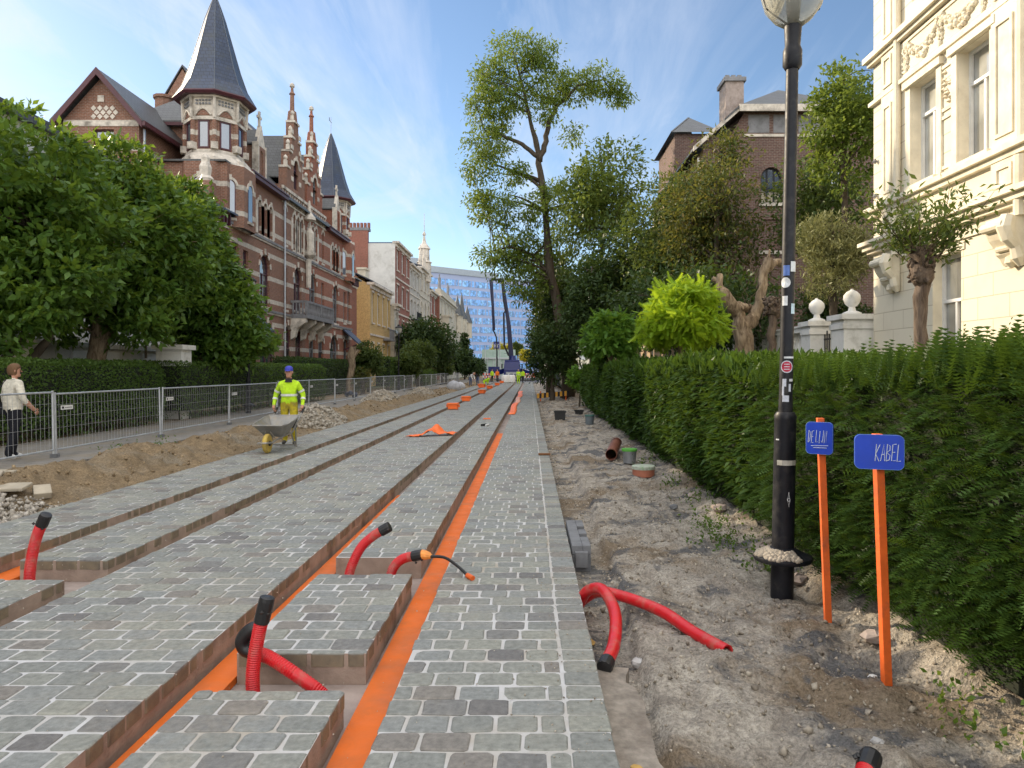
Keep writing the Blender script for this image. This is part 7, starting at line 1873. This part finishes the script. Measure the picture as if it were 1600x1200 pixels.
M['gravel'] = rndmat('gravel_stones', (.26, .23, .19), (.50, .46, .40)); M['pebble'] = rndmat('sand_pebbles', (.20, .17, .13), (.50, .44, .36)); M['clod'] = rndmat('soil_clods', (.17, .12, .07), (.34, .26, .16)); M['sand_clod'] = rndmat('sand_clods', (.20, .17, .135), (.42, .37, .30)); M['heap'] = rndmat('heap_rubble', (.30, .27, .22), (.46, .42, .36))
rubble('gravel', 3200, (-7.6, -5.93), (6.6, 9.3), .014, .05, M['gravel'], lambda n: (lambda x, y: (x, y, gz(x, y) + .03))(RNG.uniform(-7.6, -5.9, n), 6.8 + 2.4 * RNG.random(n) * (.65 + .35 * RNG.random(n))))
rubble('pebbles', 6500, (.45, 2.5), (2.6, 12), .003, .016, M['pebble']); rubble('path_pebbles', 1500, (.45, 2.4), (12, 45), .008, .035, M['pebble']); rubble('gutter_stones', 700, (.44, .8), (5, 40), .008, .035, M['pebble'])
rubble('paving_grit', 3500, (-5.8, .36), (2.6, 16), .002, .007, M['pebble'], lambda n: (lambda x, y: (x, y, 0 * x))(np.where(RNG.random(n) < .45, .37 - np.abs(RNG.normal(size=n)) * .25, RNG.uniform(-5.8, .36, n)), 2.6 + 13 * RNG.random(n)))
rubble('sand_clods', 1300, (.8, 2.4), (2.6, 11), .004, .026, M['sand_clod'])
rubble('soil_clods', 2600, (-7.8, -5.95), (9, 45), .008, .045, M['clod']); rubble('soil_clods', 900, (-8.2, -5.95), (45, 95), .02, .09, M['clod'])
for nm, cx, cy, rx, ry, h, n in (('rubble_heap', -6.9, 22.5, .9, 2.6, .34, 1500), ('rubble_heap', -7.7, 36.5, .9, 2.6, .55, 1300), ('rubble_heap', -7.4, 48, .9, 3.5, .4, 700)):
    def md(n, cx=cx, cy=cy, rx=rx, ry=ry, h=h):
        a = RNG.random(n) * 2 * PI; r = np.sqrt(RNG.random(n)); return cx + rx * r * np.cos(a), cy + ry * r * np.sin(a), gz(cx + rx * r * np.cos(a), cy + ry * r * np.sin(a)) + h * (1 - r ** 1.5)
    rubble(nm, n, (0, 1), (0, 1), .02, .075, M['heap'], md)
    U_, V_ = np.meshgrid(np.linspace(-1.15, 1.15, 30), np.linspace(-1.15, 1.15, 30)); R2 = np.sqrt(U_ ** 2 + V_ ** 2); X_, Y_ = cx + rx * U_, cy + ry * V_
    Z_ = gz(X_, Y_) - .06 + (h + .05) * np.clip(1 - R2 ** 1.5, -.1, 1) + .03 * RNG.normal(size=U_.shape); i = (np.arange(29)[:, None] * 30 + np.arange(29)[None, :])
    tag(np_obj('soil_heap', np.stack([X_.ravel(), Y_.ravel(), Z_.ravel()], 1), np.stack([i, i + 1, i + 31, i + 30], -1).reshape(-1, 4), mat('heap_soil', (.32, .27, .2), .95, .3, 9, .012, 40), smooth=True), kind='stuff')
SKY_STRENGTH = .10
SUN_E = 3.8
EXPOSURE = 0.86
CLOUD = (4.9, 5.35, 6.2)
FILL_CLOUD = (14.2, 13.8, 13.3)  # added fill: bright cloud out of view that lightens the shaded street
# ------------------------------------------------------------------ concrete pump truck at the end of the works
def pump_truck():
    Y0 = 106.0; cx = fx(800, Y0); E = thing('concrete_pump_truck', 'blue concrete pump truck with its boom raised and outriggers spread', 'truck', (cx, Y0, 0))
    bl = M['blue_truck']; navy = mat('navy_boom_paint', (.004, .007, .045), .4, .1, 3); Q = lambda x, y, z: (cx + x, Y0 + y, z)
    m = MB(); m.box(cx - 1.25, cx + 1.25, Y0, Y0 + 2.1, .9, 1.6); m.hexa([Q(-1.25, 0, 1.602), Q(-1.25, 2.1, 1.602), Q(1.25, 2.1, 1.602), Q(1.25, 0, 1.602), Q(-1.15, .25, 2.95), Q(-1.15, 2.1, 2.95), Q(1.15, 2.1, 2.95), Q(1.15, .25, 2.95)]); m.box(cx - 1.1, cx + 1.1, Y0 + .3, Y0 + 2.0, 2.952, 3.2); m.build('cab', bl, E, bevel=.06)
    g = MB(); g.poly([Q(-1.08, .035, 1.75), Q(1.08, .035, 1.75), Q(1.02, .215, 2.75), Q(-1.02, .215, 2.75)]); g.build('windscreen', M['glass'], E)
    b = MB(); b.box(cx - 1.27, cx + 1.27, Y0 - .12, Y0 - .01, .45, .95, 0); b.box(cx - .9, cx + .9, Y0 - .03, Y0 - .002, 1.05, 1.4, 1); b.box(cx - .9, cx + .9, Y0 - .14, Y0 - .122, .75, .82, 1); b.build('bumper', [bl, M['zinc']], E)
    for s in (-1, 1):
        h = MB(); h.box(cx + s * 1.0 - .16, cx + s * 1.0 + .16, Y0 - .15, Y0 - .125, .55, .75); h.build('headlight', M['glass_pale'], E)
        r = MB(); r.bar(Q(s * 1.25, .3, 2.5), Q(s * 1.5, .15, 2.5), .05); r.box(cx + s * 1.5 - .1, cx + s * 1.5 + .1, Y0 + .1, Y0 + .2, 1.9, 2.6); r.build('mirror', M['black_paint'], E)
    for yy in (1.0, 4.2, 7.2, 8.5):
        for s in (-1, 1): w = MB(); wheel(w, Q(s * 1.05, yy, .5), .5, .34); w.build('wheel', [M['tyre'], M['zinc']], E)
    c = MB(); c.box(cx - .6, cx + .6, Y0 + 2.15, Y0 + 10, .75, 1.15); c.box(cx - 1.2, cx + 1.2, Y0 + 2.4, Y0 + 5, 1.152, 2.3); c.box(cx - 1.1, cx + 1.1, Y0 + 5.1, Y0 + 10, 1.152, 2.0); c.build('chassis', bl, E)
    for s in (-1, 1):
        o = MB(); o.hexa([Q(s * 1.2, 1.5, 1.1), Q(s * 1.2, 2.1, 1.1), Q(s * 3.9, .6, .75), Q(s * 3.9, .2, .75), Q(s * 1.2, 1.5, 1.95), Q(s * 1.2, 2.1, 1.95), Q(s * 3.9, .6, 1.15), Q(s * 3.9, .2, 1.15)]); o.tube([Q(s * 3.75, .4, 1.1), Q(s * 3.75, .4, .1)], .12, 10); o.box(cx + s * 3.75 - .35, cx + s * 3.75 + .35, Y0 + .05, Y0 + .75, 0, .1)
        if s < 0: o.box(cx - 3.6, cx - 1.9, Y0 + .9, Y0 + 2.0, .9, 2.2)
        o.build('outrigger', bl, E)
    P = lambda px, py, d=0: (fx(px, Y0 + 3 + d), Y0 + 3 + d, HC - (py - VY) * (Y0 + 3 + d) / FP)
    t = MB(); t.lathe([(.8, 0), (.7, .5), (.55, 1.2), (.5, 1.7)], Q(0, 3, 2.2), 14); t.build('turntable', bl, E, smooth=True)
    bm = MB()
    for a, b_, w0, w1 in ((P(799, 560), P(795, 508), .75, .65), (P(795, 508), P(785, 440), .6, .45)):
        bm.tube([a, b_], [w0 * .7, w1 * .7], 4)
    bm.tube([P(785, 440), P(782, 437)], .3, 8)
    bm.build('main_boom', navy, E)
    b2 = MB(); b2.tube([P(784, 439, -.8), P(787, 470, -.8), P(790, 486, -.8), P(787, 489, -.8), P(788, 540, -.8), P(795, 556, -.8)], .14, 8); b2.tube([P(783, 437), P(768, 437)], .16, 8); b2.build('pipe_line', M['black_paint'], E)
    b3 = MB(); b3.tube([P(767, 437), P(770, 480), P(771, 517)], [.34, .26, .2], 4); b3.tube([P(769, 438, -.7), P(773, 516, -.7)], .1, 6)
    for k in range(9): b3.bar(P(767.3 + .45 * k, 442 + 8.5 * k), P(769.5 + .42 * k, 442 + 8.5 * k, -.7), .06)
    b3.build('folded_boom', navy, E)
    h = MB(); h.tube(cpath([P(771, 517), P(774, 523), P(776, 532), P(776.5, 560), P(776.5, 585)], 24), .11, 8); h.build('end_hose', M['black_paint'], E)
    k = MB()
    for i in range(5): k.bar(P(786 + .8 * i, 450 + 8 * i), P(784.8 + .9 * i, 450 + 8 * i, -.8), .05)
    for i in range(6): k.bar(P(796, 512 + 8 * i), P(787.5, 512 + 8 * i, -.8), .06)
    k.build('pipe_bracket', M['black_paint'], E)
pump_truck()
# street end: shelter, direction sign, barriers, poles
E = thing('tram_shelter', 'pale green glass shelter roofed flat at the street end', 'shelter', (fx(790, 150), 150, 0)); m = MB(); x0, x1 = fx(752, 150), fx(806, 150)
m.box(x0, x1, 150, 153, 4.0, 4.3, 0)
for k in range(7): x = x0 + .2 + (x1 - x0 - .4) * k / 6; m.box(x - .06, x + .06, 150.1, 150.22, 0, 4.0, 0)
m.build('frame', M['galv'], E); m = MB(); m.box(x0 + .1, x1 - .1, 150.3, 150.36, .4, 6.0, 0); m.build('glass_wall', mat('green_glass_wall', (.36, .47, .41), .25, .15, .6), E)
E = thing('direction_sign', 'blue road direction sign on two posts before the glass office', 'road sign', (fx(776, 190), 190, 0)); m = MB(); x = fx(776, 190)
m.box(x - .85, x + .75, 190, 190.08, 7.4, 9.3, 0); m.build('board', M['blue_truck'], E); m = MB(); m.box(x - .5, x - .38, 190.1, 190.2, 0, 9); m.box(x + .3, x + .42, 190.1, 190.2, 0, 9); m.build('post', M['galv'], E)
m = MB()
for k, (dx, h) in enumerate(((-.62, .9), (-.2, 1.1), (.25, .7))): m.box(x + dx, x + dx + .08, 189.97, 189.995, 7.7, 7.7 + h); m.box(x + dx, x + dx + .3, 189.97, 189.995, 8.1 + .2 * k, 8.18 + .2 * k)
m.build('symbols', M['white_paint'], E)
for i, (px, Y, h) in enumerate(((758, 130, 6), (775, 128, 4), (781, 132, 9), (783, 126, 3))):
    m = MB(); X = fx(px, Y); m.tube([(X, Y, 0), (X, Y, h)], [.1, .07], 8); m.tube([(X, Y, h), (X, Y, h + .12)], .11, 8); tag(m.build('traffic_pole', M['galv']), ('slim steel pole farthest from the truck at the street end', 'short steel pole behind the orange far worker', 'tallest steel pole at the street end', 'shortest steel pole beside the truck outrigger')[i], 'pole')
proto = None
for i, (px, Y) in enumerate(((826, 104), (830, 104.5), (834, 105), (772, 103), (761, 104))):
    if proto is None:
        proto = thing('road_barrier', '', 'barrier', (0, 0, 0)); m = MB()
        for k in range(6): m.box(-.6 + .2 * k, -.4 + .2 * k, 0, .05, .55, .85, k % 2); m.box(-.6 + .2 * k, -.4 + .2 * k, 0, .05, .95, 1.2, (k + 1) % 2)
        m.build('board', [M['white_paint'], mat('barrier_red', (.6, .05, .03), .5)], proto); m = MB()
        for s in (-.5, .5): m.box(s - .03, s + .03, .051, .11, 0, 1.2); m.box(s - .05, s + .05, -.25, .35, 0.001, .06)
        m.build('foot', M['tyre'], proto); o = proto
    else: o = copy_tree(proto)
    o.location = (fx(px, Y), Y, 0); o.rotation_euler = (0, 0, .15 * RNG.normal())
    tag(o, ('red and white road barrier nearest the truck on the path side', 'middle red and white road barrier on the path side', 'red and white road barrier closest to the path trees', 'red and white road barrier behind the orange vested worker', 'red and white road barrier by the far left fence')[i], 'barrier', 'road barriers')

# ------------------------------------------------------------------ sky, sun, camera
AZ, EL = math.radians(-52), math.radians(23.5)
W = bpy.data.worlds.new('World'); SC.world = W; W.use_nodes = True; nt = W.node_tree; nt.nodes.clear()
def wn(t, **k):
    n = nt.nodes.new(t)
    for a, b in k.items(): setattr(n, a, b)
    return n
lk = nt.links.new
sky = wn('ShaderNodeTexSky', sky_type='NISHITA', sun_disc=False, sun_elevation=EL, sun_rotation=AZ, air_density=1.0, dust_density=.2, ozone_density=2.2)
bg = wn('ShaderNodeBackground'); out = wn('ShaderNodeOutputWorld'); bg.inputs['Strength'].default_value = SKY_STRENGTH
tc = wn('ShaderNodeTexCoord'); sep = wn('ShaderNodeSeparateXYZ'); lk(tc.outputs['Generated'], sep.inputs[0])
def wm(op, a, b=None, clamp=False):
    n = wn('ShaderNodeMath', operation=op, use_clamp=clamp)
    for i, v in enumerate((a, b)):
        if v is None: continue
        if isinstance(v, (int, float)): n.inputs[i].default_value = v
        else: lk(v, n.inputs[i])
    return n.outputs[0]
zz = wm('ADD', wm('MAXIMUM', sep.outputs[2], 0.0), .12)
u = wm('DIVIDE', sep.outputs[0], zz); v = wm('DIVIDE', sep.outputs[1], zz)
cb = wn('ShaderNodeCombineXYZ'); lk(u, cb.inputs[0]); lk(v, cb.inputs[1])
def cloud(rot, scl, scale, lo, hi, dist, seed):
    mp = wn('ShaderNodeMapping'); lk(cb.outputs[0], mp.inputs[0]); mp.inputs['Rotation'].default_value = (0, 0, rot); mp.inputs['Scale'].default_value = scl; mp.inputs['Location'].default_value = (seed, seed * .7, 0)
    n = wn('ShaderNodeTexNoise'); lk(mp.outputs[0], n.inputs['Vector']); n.inputs['Scale'].default_value = scale; n.inputs['Detail'].default_value = 7; n.inputs['Roughness'].default_value = .62; n.inputs['Distortion'].default_value = dist
    r = wn('ShaderNodeMapRange', clamp=True); r.inputs[1].default_value = lo; r.inputs[2].default_value = hi; lk(n.outputs['Fac'], r.inputs[0]); return r.outputs[0]
c1 = cloud(.35, (1.0, .22, 1), 1.1, .49, .72, 1.8, 3.1); c2 = cloud(-.55, (1.2, .3, 1), 2.4, .49, .72, 1.6, 8.2); c3 = cloud(.1, (.6, .35, 1), .5, .38, .68, .5, 5.0)
leftw = wn('ShaderNodeMapRange', clamp=True); leftw.inputs[1].default_value = .42; leftw.inputs[2].default_value = -.25; lk(sep.outputs[0], leftw.inputs[0]); leftw.inputs[3].default_value = .2; leftw.inputs[4].default_value = 1.0
f = wm('ADD', wm('MULTIPLY', c1, wm('ADD', wm('MULTIPLY', c3, .75), .35)), wm('MULTIPLY', c2, wm('ADD', wm('MULTIPLY', c3, .7), .22)))
f = wm('MULTIPLY', f, leftw.outputs[0], True)
mx = wn('ShaderNodeMix', data_type='RGBA'); lk(wm('MINIMUM', f, .85), mx.inputs[0]); lk(sky.outputs[0], mx.inputs[6])
mx.inputs[7].default_value = (*CLOUD, 1)
bank = wn('ShaderNodeMapRange', clamp=True, interpolation_type='SMOOTHSTEP'); bank.inputs[1].default_value = .05; bank.inputs[2].default_value = -.5; lk(sep.outputs[1], bank.inputs[0])  # mask for the added fill cloud behind the viewer
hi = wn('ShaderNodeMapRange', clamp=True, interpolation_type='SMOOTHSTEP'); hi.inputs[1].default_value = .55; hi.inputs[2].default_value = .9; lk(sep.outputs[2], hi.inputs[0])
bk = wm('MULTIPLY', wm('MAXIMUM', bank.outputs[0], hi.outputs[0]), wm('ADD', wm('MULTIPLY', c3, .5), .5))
mx2 = wn('ShaderNodeMix', data_type='RGBA'); lk(bk, mx2.inputs[0]); lk(mx.outputs[2], mx2.inputs[6]); mx2.inputs[7].default_value = (*FILL_CLOUD, 1)
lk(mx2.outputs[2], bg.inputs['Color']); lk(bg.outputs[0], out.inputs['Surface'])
sl = bpy.data.lights.new('sun', 'SUN'); sl.energy = SUN_E; sl.angle = math.radians(.6); sl.color = (1, .83, .60)
so = bpy.data.objects.new('sun', sl); COL.objects.link(so)
dvec = Vector((math.sin(AZ) * math.cos(EL), math.cos(AZ) * math.cos(EL), math.sin(EL)))
so.rotation_euler = dvec.to_track_quat('Z', 'Y').to_euler(); so.location = (-30, 30, 40)
cam = bpy.data.cameras.new('camera'); co = bpy.data.objects.new('camera', cam); COL.objects.link(co)
cam.sensor_width = 36; cam.lens = 36 * FP / 1600; co.location = (0, 0, HC); co.rotation_euler = (PI / 2, 0, 0)
cam.shift_x = (800 - VX) / 1600; cam.shift_y = (VY - 600) / 1600; cam.clip_end = 4000; cam.clip_start = .05
SC.camera = co
SC.view_settings.view_transform = 'Standard'; SC.view_settings.look = 'None'; SC.view_settings.exposure = EXPOSURE; SC.view_settings.gamma = 1
SC.cycles.max_bounces = 6; SC.cycles.diffuse_bounces = 3; SC.cycles.glossy_bounces = 3; SC.cycles.transmission_bounces = 4; SC.cycles.transparent_max_bounces = 6
SC.cycles.use_adaptive_sampling = True; SC.cycles.adaptive_threshold = .02; SC.cycles.use_denoising = True; SC.cycles.sample_clamp_indirect = 6
